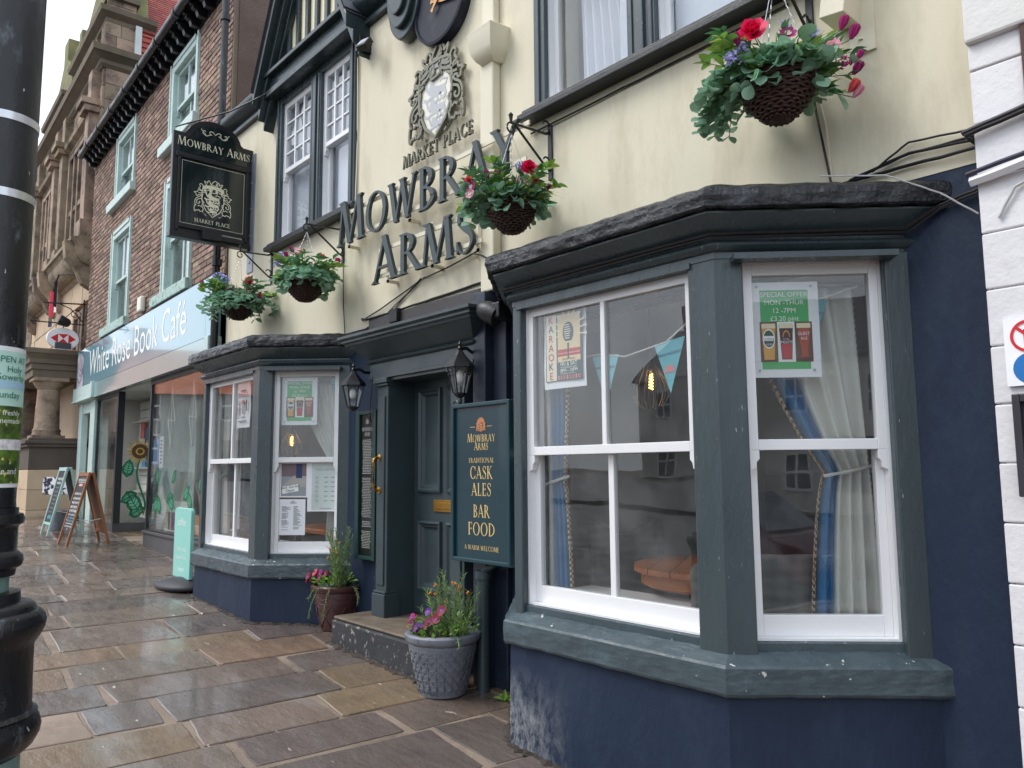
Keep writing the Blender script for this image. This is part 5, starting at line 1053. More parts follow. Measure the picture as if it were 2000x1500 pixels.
drapes('white, blue and gingham curtain tied back at the right of the right-hand bay window', CM(cR, .24), (.10, .66), (.50, .68), (.41, .70), 2.34, .90, 1.53, [('gingham_trim', ging, (0, .07)), ('blue_border', bluec, (.07, .30)), ('white_drape', whitec, (.30, .96)), ('gingham_edge', ging, (.96, 1))], 5, .028, (cR + .3, -.2, .9))
drapes('blue and gingham curtain hanging at the left of the right-hand bay window', TM(-3.05, -.36, 0), (.0, .22), (.03, .16), (.02, .21), 2.36, .90, 1.48, [('white_edge', whitec, (0, .22)), ('blue_drape', bluec, (.22, .84)), ('gingham_trim', ging, (.84, 1))], 5, .015, (-3.0, -.36, .9))
drapes('pale grey white curtain pulled aside in the left-hand bay window', CM(cL, .24), (.22, .70), (.58, .70), (.54, .69), 2.34, .92, 1.62, [('white_drape', whitec, (0, .96)), ('blue_hem', bluec, (.96, 1))], 8, .02, (cL + .3, -.2, .9))
drapes('pale net curtain at the left side of the left-hand bay window', TM(-7.66, -.36, 0), (.0, .2), (.0, .12), (.0, .18), 2.36, .92, 1.5, [('white_drape', whitec, (0, 1))], 5, .015, (-7.6, -.36, .9))
nety = mat('bedroom_curtain', srgb(226, 228, 236), .8, var=.03)
drapes('long white curtain behind the right upper window above the bay', TM(-3.26, .2, 0), (.0, .36), (.02, .30), (.04, .42), 5.2, 3.92, 4.7, [('white_drape', nety, (0, 1))], 5, .03, (-3.1, .2, 3.9))
def pendant(x, y, ztop, zb, label):
    t = thing('pendant_lamp', label, 'pendant lamp', (x, y, zb), 'caged filament lamps'); m = MB(); m.lathe([(.07, 0), (.06, -.02), (.01, -.03)], (x, y, ztop), 16); m.tube([(x, y, ztop), (x, y, zb + .14)], .004, 6); m.lathe([(.014, .14), (.02, .12), (.02, .08), (.015, .07)], (x, y, zb), 12)
    for i in range(12):
        a = 2 * math.pi * i / 12; P = [(.02, .13), (.035, .10), (.075, .03), (.10, -.03), (.10, -.08), (.07, -.13), (.03, -.15), (.012, -.152)]
        m.tube([(x + r_ * math.cos(a), y + r_ * math.sin(a), zb + z_) for r_, z_ in P], .0034, 5)
    build('wire_cage', m, mat('cage_wire', srgb(120, 118, 116), .4, metal=.5), t)  # the wire's grey has the light falling on it painted in
    m = MB(); m.lathe([(.012, .07), (.02, .04), (.032, .0), (.03, -.03), (.012, -.05), (.002, -.052)], (x, y, zb), 14); build('bulb', m, glass, t, smooth=True)
    m = MB(); m.tube([(x + .012 * math.cos(i * 1.3), y + .012 * math.sin(i * 1.3), zb + .05 - i * .0035) for i in range(26)], .003, 5); build('filament', m, mat('filament', srgb(255, 176, 70), .5, emit=14), t)
pendant(-2.72, .16, 2.62, 2.03, 'lit caged filament lamp hanging in the right-hand bay window behind the blue pennant')
pendant(-7.02, .05, 2.62, 1.83, 'lit filament lamp glowing under the green poster in the left-hand bay window')
def bunting(P, label, flags, M=None):
    t = thing('bunting', label, 'bunting', P[0], 'blue bunting strings'); m = MB(); m.tube(P, .004, 5); build('cord', m, whitec, t)
    for (p, d, s) in flags:
        p = Vector(p); d = Vector(d).normalized(); m = MB(); a, b = p - d * s * .45, p + d * s * .45; m.add([a, b, p + Vector((.0, 0, -s * 1.25))], [(0, 1, 2)]); m.flat([[(-.16 * s, -.75 * s), (.16 * s, -.75 * s), (.1 * s, -.6 * s), (-.12 * s, -.58 * s)]], p, d, ZU, .002, 0, 1, 1); m.text('BANK HOLIDAY', p + Vector((0, 0, -.34 * s)), .10 * s, d, off=.002, wx=.95, mi=2)
        build('pennant', m, [mat('pennant_blue', srgb(122, 196, 208), .7), INK['pink'], INK['navy']], t, recalc=False)
bunting([(-2.9, -.40, 2.12), (-2.62, -.38, 2.13), (-2.45, -.38, 2.10), (-2.2, -.38, 2.14), (-2.0, -.38, 2.26), (-1.93, -.38, 2.36)], 'string of blue bank holiday pennants across the front light of the right-hand bay', [((-2.58, -.38, 2.12), (1, 0, -.02), .20), ((-2.18, -.38, 2.145), (1, 0, .12), .20)])
p0 = Vector(cant_pt(cR, .36, .19, 2.26)); p1 = Vector(cant_pt(cR, .66, .19, 2.34)); bunting([p0, (p0 + p1) / 2 + Vector((0, 0, -.01)), p1], 'short string with one blue pennant beside the green offer poster in the right-hand bay', [(p0.lerp(p1, .26), DG, .2)])
p0 = Vector(cant_pt(cL, .3, .19, 2.33)); p1 = Vector(cant_pt(cL, .70, .19, 2.36)); bunting([p0, p1], 'short string with a green blue pennant at the top right of the left-hand bay', [(p0.lerp(p1, .85), DG, .17)])
# round table, armchairs and bench
t = thing('round_table', 'round slatted wooden pub table inside the right-hand bay window', 'table', (-2.62, .6, .3)); tz = .99
for i in range(7):
    x0 = -.48 + i * .96 / 7; x1 = x0 + .96 / 7 - .006; m = MB(); P = []
    for k_ in range(7): x = x0 + (x1 - x0) * k_ / 6; P.append((x, math.sqrt(max(.0004, .2304 - min(.48, abs(x)) ** 2))))
    m.M = Matrix.Translation((-2.62, .6, 0)) @ Matrix.Rotation(.5, 4, 'Z'); m.prism(P + [(x, -y) for x, y in P[::-1]], tz - .03, tz); build('slat', m, wood, t)
m = MB(); m.lathe([(.40, tz - .12), (.44, tz - .1), (.44, tz - .034), (.3, tz - .034)], (-2.62, .6, 0), 32); m.lathe([(.28, .30), (.26, .34), (.06, .4), (.05, .8), (.09, tz - .11)], (-2.62, .6, 0), 20); build('pedestal', m, wood, t, smooth='auto')
tweed = mat('tweed', srgb(112, 110, 106), .9, bump=.3, bscale=150, var=.1); chn = tweed.node_tree; gb = chn.nodes['Principled BSDF']
wv = [chn.nodes.new('ShaderNodeTexWave') for _ in range(2)]; ad = chn.nodes.new('ShaderNodeMath'); ad.operation = 'ADD'; g2 = chn.nodes.new('ShaderNodeNewGeometry'); cr_ = chn.nodes.new('ShaderNodeValToRGB')
cr_.color_ramp.elements[0].color = srgb(84, 86, 87); cr_.color_ramp.elements[1].color = srgb(108, 107, 104)
for w_, dr in zip(wv, ('X', 'Z')): w_.bands_direction = dr; w_.inputs['Scale'].default_value = 5.5; w_.inputs['Distortion'].default_value = .4; chn.links.new(g2.outputs['Position'], w_.inputs[0])
mu_ = chn.nodes.new('ShaderNodeMath'); mu_.operation = 'MULTIPLY'; mu_.inputs[1].default_value = .5; chn.links.new(wv[0].outputs['Fac'], ad.inputs[0]); chn.links.new(wv[1].outputs['Fac'], ad.inputs[1]); chn.links.new(ad.outputs[0], mu_.inputs[0]); chn.links.new(mu_.outputs[0], cr_.inputs[0]); chn.links.new(cr_.outputs[0], gb.inputs['Base Color'])
def armchair(x, y, rot, label, m_, tub):
    t = thing('armchair', label, 'armchair', (x, y, .3)); M = TM(x, y, .3, rot)
    m = MB(); m.M = M
    def bk(u, v): a = math.radians(200 + 140 * u) if tub else math.radians(245 + 50 * u); r_ = .38; top = .86 - (.10 * abs(2 * u - 1) ** 2 if tub else -.0) ; top = top + (.05 * math.cos((2 * u - 1) * 3.1) * -1 if not tub else .03 * abs(2 * u - 1)); return (r_ * math.cos(a) * (1 if tub else 1.9), r_ * math.sin(a) * .9 + .0, .16 + (top - .16) * v)
    m.grid(bk, 18, 10); o = build('backrest', m, m_, t, smooth=True, recalc=False); md = o.modifiers.new('s', 'SOLIDIFY'); md.thickness = .09; md.offset = 0; md2 = o.modifiers.new('b', 'BEVEL'); md2.width = .035; md2.segments = 3
    m = MB(); m.M = M; m.box(-.3, .3, -.28, .36, .3, .44); build('seat', m, m_, t, bev=.04)
    for sx_ in (-.27, .27):
        for sy in (-.24, .3): m = MB(); m.M = M; m.tube([(sx_, sy, .3), (sx_ * 1.08, sy * 1.1, .0)], .022, 8, r1=.014); build('leg', m, dwood, t)
armchair(-2.05, .155, math.radians(45), 'grey checked tub armchair with its back against the right-hand bay window', tweed, True)
armchair(-3.15, .75, math.radians(-100), 'grey winged armchair beyond the blue curtain in the right-hand bay window', tweed, False)
t = thing('wall_bench', 'dark wooden panelled bench along the back wall of the right-hand room', 'bench', (-2.3, 2.9, .3))
m = MB(); m.box(-3.2, -1.1, 2.6, 3.0, .3, .72); build('seat', m, dwood, t, bev=.01)
for i in range(8): m = MB(); m.box(-3.2 + i * .2625, -2.95 + i * .2625, 2.97, 3.03, .72, 1.45); build('back_panel', m, dwood, t, bev=.008)
m = MB(); m.box(-3.2, -1.1, 2.93, 3.05, 1.45, 1.5); build('top_rail', m, dwood, t)
t = thing('window_table', 'wooden table top with papers just inside the left-hand bay window', 'table', (-6.6, .5, .3)); m = MB(); m.box(-7.4, -5.9, .2, .9, .95, 1.0); build('tabletop', m, wood, t, bev=.01)
for x in (-7.3, -6.0):
    for y in (.27, .83): m = MB(); m.box(x - .03, x + .03, y - .03, y + .03, .3, .95); build('leg', m, dwood, t)
m = MB(); m.box(-2.95, -2.45, 3.56, 3.585, 1.55, 2.0); build('wall_picture', m, mat('picture_print', srgb(176, 172, 164), .5, var=.2, vscale=8), loc=(-2.7, 3.57, 1.5), label='pale framed picture on the back wall behind the hanging lamp', cat='picture')
# ================================================================== cables and small fittings
random.seed(31)
def cable(pts, r, label, m_=black, sag=0):
    P = [Vector(p) for p in pts]; o = []
    for a, b in zip(P[:-1], P[1:]):
        for j in range(6): q = a.lerp(b, j / 6); o.append(q + Vector((0, 0, -sag * math.sin(math.pi * j / 6) + U(-.002, .002))))
    o.append(P[-1]); m = MB(); m.tube(o, r, 5); return build('cable', m, m_, loc=P[0], label=label, cat='cable', group='cables along the pub front')
cable([(-5.62, -.012, 2.82), (-5.5, -.04, 2.79), (-5.1, -.02, 2.80), (-4.6, -.012, 2.815), (-4.02, -.012, 2.83)], .009, 'thick black cable running above the door flashing')
cable([(-4.06, -.02, 3.06), (-4.75, -.015, 2.99), (-5.6, -.02, 2.80)], .006, 'black cable sloping down from the second row of raised letters to the door flashing', sag=.01)
cable([(-4.70, -.015, 3.0), (-5.3, -.012, 2.78), (-6.1, -.012, 2.62), (-6.9, -.012, 2.72)], .005, 'black cable fanning out leftwards above the left-hand bay')
cable([(-4.74, -.02, 3.0), (-5.05, -.012, 2.86), (-5.5, -.012, 2.62)], .005, 'short black cable dropping to the left end of the door cornice')
cable([(-4.10, -.02, 3.05), (-3.9, -.12, 2.98), (-3.72, -.02, 2.85)], .006, 'black cable crossing the cream downpipe')
cable([(-5.96, -.012, 3.52), (-5.94, -.012, 3.0), (-5.9, -.012, 2.7)], .004, 'thin wire dropping from the first raised letter to the bay roof')
cable([(-5.74, -.02, 5.2), (-5.735, -.015, 4.4), (-5.75, -.02, 3.78)], .005, 'pale wire beside the left upper window', cream2)
cable([(-3.5, -.02, 3.72), (-2.6, -.012, 3.735), (-1.7, -.012, 3.75)], .006, 'black wire clipped below the right upper window sill')
cable([(-1.62, -.03, 3.45), (-1.58, -.015, 3.1), (-1.53, -.03, 2.8)], .006, 'bundle of brown wires below the largest hanging basket', dwood)
cable([(-1.60, -.02, 3.4), (-1.55, -.012, 3.1), (-1.53, -.02, 2.82)], .004, 'thin pale wire beside the brown wires under the largest basket', cream2)
for i, (z, l_) in enumerate(((2.80, 'lowest'), (2.825, 'second lowest'), (2.85, 'upper'), (2.87, 'topmost'))):
    cable([(-1.5 + i * .05, -.03, 2.79 + i * .006), (-1.2, -.02, z + (.02 if i % 2 else -.008)), (-.84, -.03, z - .02)], .008 - .001 * i, l_ + ' of the loose black cables at the right end above the right-hand bay')
cable([(-1.5, -.2, 2.79), (-1.25, -.15, 2.73), (-1.08, -.06, 2.63), (-.96, -.03, 2.52)], .0035, 'pale grey cable crossing the right end of the bay roof', mat('grey_cable', srgb(190, 190, 190), .5))
for k_, e in enumerate((.012, .034)):
    z = 2.502 + e * .6; cable([(-3.35, -.35, z), (-3.09 - .02, -.598 - e * .3, z), (-1.79, -.598 - e * .3, z), (-1.22, -.03 - e, z), (-1.1, -.02, z + .07), (-.95, -.02, z + .10)], .007, ('lower', 'upper')[k_] + ' of two black cables clipped round the right-hand bay above its moulding')
m = MB(); m.box(-5.11, -5.0, -.07, .0, 2.70, 2.81); build('junction_box', m, black, loc=(-5.05, 0, 2.75), bev=.006, label='small black junction box on the flashing over the door', cat='box')
t = thing('security_camera', 'black dome security camera under the left end of the right-hand bay cornice', 'camera', (-3.78, -.1, 2.58))
m = MB(); m.M = Matrix.Translation((-3.74, -.2, 2.56)) @ Matrix.Rotation(math.radians(-62), 4, 'Y') @ Matrix.Rotation(math.radians(18), 4, 'X'); m.lathe([(.07, -.09), (.072, -.02), (.062, .02), (.05, .05), (.028, .068), (.002, .074)], n=20); build('dome', m, black, t, smooth='auto')
m = MB(); m.box(-3.72, -3.6, -.22, -.02, 2.5, 2.6); build('base', m, black, t, bev=.01)
t = thing('timber_bracket', 'cream painted bracket with a backing plate to the right of the right upper window', 'bracket', (-1.38, 0, 3.5))
m = MB(); m.box(-1.42, -1.31, -.015, .0, 3.36, 4.1); m.lathe([(.01, 0), (.008, .006)], (-1.37, -.02, 3.42), 8); build('backing_plate', m, cream2, t)
m = MB(); m.M = Matrix.Translation((-1.42, -.012, 3.5)) @ Matrix.Rotation(math.radians(8), 4, 'Y'); m.box(-.06, .05, -.16, .0, 0, .7); build('arm', m, cream2, t, bev=.004)
# ================================================================== street lamp, near at the left
LX, LY = -3.52, -2.87
t = thing('street_lamp', 'large black cast iron street lamp column at the left edge, close to the viewer', 'street lamp', (LX, LY, .16))
pr = [(.30, .10), (.30, .3), (.215, .31), (.213, .515)]
m = MB(); m.lathe([(r_ * .86, z_) for r_, z_ in pr], (LX, LY, 0), 48); m.lathe([(.114, 1.10), (.114, 1.18)], (LX, LY, 0), 48); build('teal_collar', m, teal, t, smooth='auto')
pr = [(.19, .516), (.235, .528), (.262, .55), (.282, .585), (.286, .61), (.276, .64), (.262, .655), (.27, .662), (.25, .675), (.246, .69), (.243, .78), (.241, .9), (.246, .915), (.262, .935), (.279, .965), (.284, .99), (.279, 1.012), (.262, 1.03), (.245, 1.035), (.24, 1.05), (.225, 1.062), (.205, 1.068), (.18, 1.07), (.178, 1.105), (.165, 1.108), (.13, 1.108)]
m = MB(); m.lathe([(r_ * .86, z_) for r_, z_ in pr], (LX, LY, 0), 64); build('base_drum', m, blackp, t, smooth='auto')
pr = [(.13, 1.165), (.152, 1.166), (.156, 1.19), (.175, 1.2), (.183, 1.22), (.178, 1.24), (.162, 1.252), (.155, 1.258), (.154, 1.345), (.16, 1.352), (.175, 1.36), (.178, 1.378), (.17, 1.395), (.153, 1.398), (.152, 1.418), (.13, 1.42)]
m = MB(); m.lathe([(r_ * .86, z_) for r_, z_ in pr], (LX, LY, 0), 64); build('middle_drum', m, blackp, t, smooth='auto')
m = MB(); m.lathe([(.122, 1.421), (.120, 1.44), (.118, 2.5), (.115, 5.6), (.06, 5.7), (.06, 6.4)], (LX, LY, 0), 64); build('shaft', m, blackp, t, smooth='auto')
for z in (2.925, 2.62): m = MB(); m.lathe([(.117, z - .016), (.1205, z - .016), (.1205, z + .016), (.117, z + .016)], (LX, LY, 0), 64, cap=False); m.box(LX + .05, LX + .09, LY - .13, LY - .112, z - .015, z + .015); build('steel_band', m, steel, t, smooth='auto')
m = MB(); m.lathe([(.05, 6.4), (.16, 6.5), (.2, 6.9), (.22, 6.95), (.05, 7.2)], (LX, LY, 0), 8); build('lantern_head', m, black, t)
# printed wrap on the column
A0 = math.atan2(-3.3 - LY, -LX); RW = .1215
def wrap(u, z, e=0.): a = A0 + u / RW; return (LX + (RW + e) * math.cos(a), LY + (RW + e) * math.sin(a), z)
t = thing('event_notice', 'printed pale green garden event notice wrapped round the street lamp column', 'notice', (LX, LY, 1.49))
zb, zt = 1.495, 2.025
def wsheet(nm, z0, z1, m_, e): m = MB(); m.grid(lambda u, v: wrap((u - .5) * .66, z0 + (z1 - z0) * v, e), 40, 2); return build(nm, m, m_, t, smooth=True, recalc=False)
wsheet('sheet', zb, zt, paper, 0.); wsheet('green_band', 1.80, 2.008, mat('notice_mint', srgb(190, 228, 216), .4, var=.03), .001); wsheet('blue_band', 1.865, 1.895, mat('notice_sky', srgb(166, 206, 226), .4, var=.1), .0018)
gar = mat('notice_garden', srgb(92, 124, 40), .45, var=.5, vscale=30, dirt=srgb(46, 66, 34), dscale=22, damt=(.45, .6), spots=(srgb(226, 214, 120), 34, .62, .68)); wsheet('garden_print', 1.51, 1.80, gar, .001)
wsheet('flower_print', 1.635, 1.675, mat('notice_flowers', srgb(230, 226, 230), .45, var=.3, vscale=50, dirt=srgb(120, 110, 120), dscale=60), .0016)
m = MB()
def wtext(s, u1, z, size, mi):
    vs, fs, w = TXT[s]; m.add([wrap(u1 + (x - w) * size, z + y * size, .0035) for x, y in vs], fs, mi)
wtext('OPEN AT', .150, 1.965, .034, 0); wtext('Holy', .128, 1.928, .034, 0); wtext('Sowerby', .150, 1.898, .034, 0); wtext('Sunday', .125, 1.83, .036, 0)
wtext('freshly', .13, 1.765, .028, 1); wtext('homemade', .135, 1.735, .028, 1); wtext('come and', .13, 1.545, .032, 1)
build('lettering', m, [mat('notice_green_ink', srgb(36, 120, 96), .4), pr_white], t, recalc=False)
# ================================================================== brick house with the book cafe
BA = math.radians(-1.7); BM = Matrix.Translation((-8.72, 0, 0)) @ Matrix.Rotation(BA, 4, 'Z')
def B(): m = MB(); m.M = BM; return m
house = thing('brick_house', 'three storey brown brick house with mint sash windows above the book cafe shopfront', 'house', (-12.5, .1, .5))
BW = -7.52
mint = mat('mint_paint', srgb(194, 214, 209), .5, bump=.12, bscale=40, var=.06, dirt=srgb(140, 172, 164), dscale=8, damt=(.55, .8)); mintw = mat('flaking_mint', srgb(172, 200, 192), .6, bump=.4, bscale=50, var=.08, dirt=srgb(120, 124, 112), dscale=16, damt=(.52, .62))
brickm = mat('old_brick', srgb(148, 123, 109), .85, bump=.5, bscale=70, var=.18, vscale=9, rnd=.42, rhue=.02, dirt=srgb(84, 68, 60), dscale=5, damt=(.55, .8))
mort = mat('lime_mortar', srgb(138, 122, 108), .9, bump=.4, var=.12)
WN = [(-5.66, -4.42, 4.02, 5.64), (-2.52, -1.30, 4.02, 5.64), (-5.62, -4.40, 6.24, 7.36), (-2.45, -1.27, 6.24, 7.36)]
m = B(); wall_holes(m, BW, .0, 3.6, 7.7, WN, 0, .3); build('brick_backing', m, mort, house)
def holed(x0, x1, z0, z1):
    seg = [(x0, x1)]
    for a, b, c, d in WN:
        if z1 > c - .02 and z0 < d + .02:
            n = []
            for s0, s1 in seg:
                if s0 < a: n.append((s0, min(s1, a)))
                if s1 > b: n.append((max(s0, b), s1))
            seg = n
    return [(a, b) for a, b in seg if b - a > .03]
random.seed(3); bl = []; row = 0; z = 3.76
while z < 7.44:
    x = BW + (0 if row % 2 else .112) - .225
    while x < 0:
        for a, b in holed(max(BW, x), min(-.02, x + .215), z, z + .065): bl.append((a, b, z))
        x += .225
    z += .0755; row += 1
camx = Vector((0, -3.3, 1.55))
def app(q): p = BM @ Vector(((q[0] + q[1]) / 2, 0, q[2])); d = p - camx; return (q[1] - q[0]) * abs(d.y) / d.length ** 3
bl.sort(key=app, reverse=True)
def brick(mb, a, b, z, r):
    w = U(-.003, .004); j = lambda: U(-.003, .003); y = -.010 + w; zz = z + j() * .6; e = .007
    v = [(a, .004, zz), (b, .004, zz), (b, .004, zz + .065), (a, .004, zz + .065), (a + e, y + j() * .6, zz + e), (b - e, y + j() * .6, zz + e), (b - e, y + j() * .6, zz + .065 - e), (a + e, y + j() * .6, zz + .065 - e)]
    mb.add(v, [(4, 5, 6, 7), (0, 1, 5, 4), (1, 2, 6, 5), (2, 3, 7, 6), (3, 0, 4, 7)], 0, r)
for a, b, z in bl[:300]: m = B(); brick(m, a, b, z, 0); build('brick', m, brickm, house, recalc=False)
m = B()
for a, b, z in bl[300:]: brick(m, a, b, z, R() + .01)
build('brickwork', m, brickm, house, recalc=False, kind='stuff')
shopglass = glassmat('shop_glass', gain=1.2, wob=.004)
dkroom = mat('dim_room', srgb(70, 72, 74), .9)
for i, (x0, x1, z0, z1) in enumerate(WN):
    m = B(); w_ = .10; m.box(x0 - .03, x0 + w_, -.03, .12, z0, z1); m.box(x1 - w_, x1 + .03, -.03, .12, z0, z1); m.box(x0 + w_, x1 - w_, -.03, .12, z1 - .10, z1 + .03); m.box(x0 + w_, x1 - w_, -.045, -.028, z1 - .02, z1 + .045); m.box(x0 - .03, x0 + .01, -.045, -.028, z0, z1 + .045); m.box(x1 - .01, x1 + .03, -.045, -.028, z0, z1 + .045); build('window_frame', m, mint, house, bev=.006)
    m = B(); m.box(x0 - .32, x1 + .09, -.10, .1, z0 - .15, z0 - .0); build('window_sill', m, mintw if i < 2 else mint, house, bev=.012)
    zm = z0 + (z1 - z0) * (.46 if i < 2 else .40); sash(BM @ TM(x0 + w_, .03, 0), x1 - x0 - 2 * w_, z0, z1 - .1, zm, 1, 1, 0, mint, .006, .06, house)
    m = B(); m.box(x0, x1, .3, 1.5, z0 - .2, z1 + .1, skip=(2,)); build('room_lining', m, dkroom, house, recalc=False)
    m = B(); m.box(x0 + .05, x1 - .05, .13, .135, zm - .02, z1); build('white_blind', m, mat('white_blind', srgb(226, 232, 238), .8, var=.02), house)
for i in range(27):
    x = BW + .1 + i * .277; m = B(); m.yz([(-.0, 7.44), (-.13, 7.44), (-.15, 7.5), (-.2, 7.52), (-.2, 7.6), (0, 7.6)], x, x + .075); m.box(x + .012, x + .058, -.235, -.199, 7.57, 7.62); build('eaves_bracket', m, black, house)
m = B(); m.box(BW - .05, .02, -.02, .02, 7.43, 7.62); m.box(BW - .05, .02, -.2, .02, 7.602, 7.625); build('eaves_board', m, blackp, house)
m = B(); n_ = 10; m.tube([(BW - .06, -.26, 7.66), (.1, -.26, 7.66)], .06, 12)
for i in range(8): x = BW + .6 + i * .9; m.tube([(x, -.26, 7.66), (x + .08, -.26, 7.66)], .07, 12)
build('gutter', m, blackp, house, smooth='auto')
m = B(); m.add([(BW - .1, -.2, 7.7), (.05, -.2, 7.7), (.05, 4.5, 9.2), (BW - .1, 4.5, 9.2)], [(0, 1, 2, 3)]); m.box(BW, -.02, 3.3, 4.5, .3, 7.6); build('roof', m, MAT['slate'], house)
gab = mat('brown_roughcast', srgb(118, 100, 90), .95, bump=.9, bscale=45, var=.14, dirt=srgb(92, 78, 70), dscale=3, bdist=.02)
m = B(); m.yz([(.05, 3), (5, 3), (5, 9.6), (2.4, 9.9), (.05, 7.95)], -.02, .03); build('gable_wall', m, gab, house)
m = B(); m.tube([(.0, -.11, 2.2), (.0, -.11, 7.3), (-.06, -.22, 7.6)], .045, 12)
for z in (3.9, 5.6, 6.9): m.tube([(.0, -.11, z), (.0, -.11, z + .08)], .058, 12)
build('downpipe', m, blackp, house, smooth='auto')
# ---- shopfront
fasc = mat('fascia_blue', srgb(126, 170, 184), .10, var=.03, coat=.6); fascl = mat('fascia_pale', srgb(150, 180, 182), .12, var=.03, coat=.5)
m = B(); m.box(-7.55, -.25, -.13, -.02, 3.10, 3.80, 0); m.box(-.245, -.06, -.13, -.02, 3.10, 3.80, 0); m.box(-7.55, -.0, -.10, .0, 3.78, 3.83, 1); build('fascia', m, [fasc, mat('dark_flash', srgb(70, 66, 66), .6)], house)
m = B(); m.box(-7.1, -.2, -.128, -.03, 2.84, 3.096); build('lower_fascia', m, fascl, house); m = B(); m.box(-.2, -.06, -.16, .0, 2.9, 3.1); m.box(-.26, -.05, -.18, .0, 2.86, 2.9); m.box(-.2, -.06, -.13, 0, .45, 2.9); build('console', m, mint, house, bev=.008)
m = B(); m.box(-7.62, -6.1, -.16, -.0, 2.86, 3.098); m.box(-7.66, -6.06, -.18, .0, 2.83, 2.862); m.box(-6.1, -6.0, -.17, .0, 2.84, 3.12); build('door_head', m, mint, house, bev=.006)
bux = tuple(BM.to_3x3() @ Vector((1, 0, 0)))
vs_, fs_, tw = TXT['White Rose Book Café']; gap = .13; xs_ = sorted(v[0] for v in vs_); cut = [0.] + [(p + q) / 2 for p, q in zip(xs_, xs_[1:]) if q - p > gap] + [tw + 1]
for a_, b_ in zip(cut, cut[1:]):                              # one part for each word
    m = MB(); o_ = BM @ Vector((-3.72, -.13, 3.25)); k_ = .66
    ff_ = [f for f in fs_ if a_ <= vs_[f[0]][0] < b_]; us_ = sorted({i for f in ff_ for i in f}); ix_ = {v: i for i, v in enumerate(us_)}
    m.add([o_ + Vector(bux) * ((vs_[i][0] - tw / 2) * k_ * .885) + Vector((0, -.002, vs_[i][1] * k_)) for i in us_], [tuple(ix_[i] for i in f) for f in ff_]); build('white_lettering', m, pr_white, house)
m = MB(); m.text('The Studio', BM @ Vector((-6.95, -.16, 2.95)), .07, bux, off=.002); build('small_lettering', m, pr_white, house)
m = MB(); rz = BM @ Vector((-7.22, -.13, 3.2))
for P in ([(-.25, -.1), (-.2, -.2), (.0, -.24), (.2, -.2), (.27, .0), (.22, .2), (.26, .4), (.1, .52), (-.1, .55), (-.26, .45), (-.22, .2)],): m.flat([smooth_pts(P + P[:1], 3)[:-1]], rz, bux, ZU, .002)
pink_ = MB()
for P in ([(-.18, .4), (-.1, .2), (.05, .12), (.18, .25), (.14, .42)], [(-.2, .1), (-.05, 0), (.15, .08), (.22, .25)], [(-.05, .45), (-.06, .3), (.05, .22), (.1, .35)], [(-.1, -.1), (.05, -.16), (.18, -.08)]): pink_.flat(stroke(smooth_pts(P, 4), .018), rz, bux, ZU, .004)
build('rose_emblem', m, mat('rose_pink', srgb(226, 214, 226), .3), house); build('rose_lines', pink_, INK['navy'], house)
stone_d = mat('slate_riser', srgb(84, 82, 84), .6, bump=.2, var=.12); anth = mat('anthracite', srgb(36, 40, 44), .4)
g_ = lambda lx: gz(-8.72 + lx)
m = B(); m.box(-2.92, -.2, -.02, .25, .36, .70); m.box(-2.94, -.2, -.04, .2, .70, .735); build('stall_riser', m, stone_d, house, bev=.004)
m = B(); m.box(-2.86, -2.80, -.02, .05, .735, 2.84); m.box(-.32, -.2, -.02, .06, .735, 2.84); m.box(-2.8, -.32, -.02, .05, .735, .76); m.box(-2.8, -.32, -.02, .05, 2.78, 2.84); build('shop_window_frame', m, anth, house)
m = B(); m.box(-2.8, -.32, .0, .008, .76, 2.78); build('shop_window_pane', m, shopglass, house)
m = B(); m.yz([(.05, .735), (1.1, .735), (1.1, 2.84), (.05, 2.84)], -2.83, -2.82); build('lobby_side_pane', m, shopglass, house)
m = B(); m.box(-6.2, -4.72, -.02, .2, .42, .74); m.prism([(-4.719, -.02), (-4.69, .62), (-4.78, .62), (-4.80, .21)], .42, .739); build('stall_riser', m, stone_d, house)
m = B(); m.box(-6.2, -6.14, -.02, .05, .74, 2.84); m.box(-4.80, -4.70, -.02, .08, .74, 2.84); m.box(-6.14, -4.8, -.02, .05, 2.79, 2.84); m.box(-4.74, -4.66, .60, .66, .5, 2.84); build('shop_window_frame', m, anth, house)
m = B(); m.box(-6.14, -4.80, .0, .008, .74, 2.79); build('shop_window_pane', m, shopglass, house)
m = B(); m.prism([(-4.72, .09), (-4.715, .09), (-4.695, .60), (-4.70, .60)], .74, 2.80); build('lobby_side_pane', m, shopglass, house)
m = B(); m.box(-6.2, -.1, .0, 1.1, 2.842, 2.9, 0); m.box(-4.8, -2.7, -.05, 1.1, .38, .49, 1); build('lobby_ceiling_and_step', m, [mat('lobby_white', srgb(206, 212, 210), .6), mat('white_step', srgb(206, 204, 200), .5, var=.08)], house)
m = B(); m.box(-4.66, -2.83, .62, .67, .49, 2.84); build('shop_door', m, mint, house); m = B(); m.box(-4.4, -3.1, .605, .62, 1.1, 2.7); build('door_pane', m, shopglass, house)
m = B(); m.box(-7.52, -7.25, -.06, .05, .5, 2.84); m.box(-6.55, -6.2, -.06, .05, .45, 2.84); m.box(-7.25, -6.55, -.04, .05, 2.62, 2.84); build('teal_pilaster', m, mint, house, bev=.008)
m = B(); m.box(-7.25, -6.55, .25, .3, .5, 2.62); build('side_door', m, mint, house)
m = B(); m.box(-6.2, -.1, .3, 3.2, .45, 2.85, 0, skip=(2,)); build('shop_lining', m, mat('shop_wall', srgb(216, 212, 202), .8, var=.1), house, recalc=False)
shel = mat('shelf_wood', srgb(190, 180, 164), .6, var=.1)
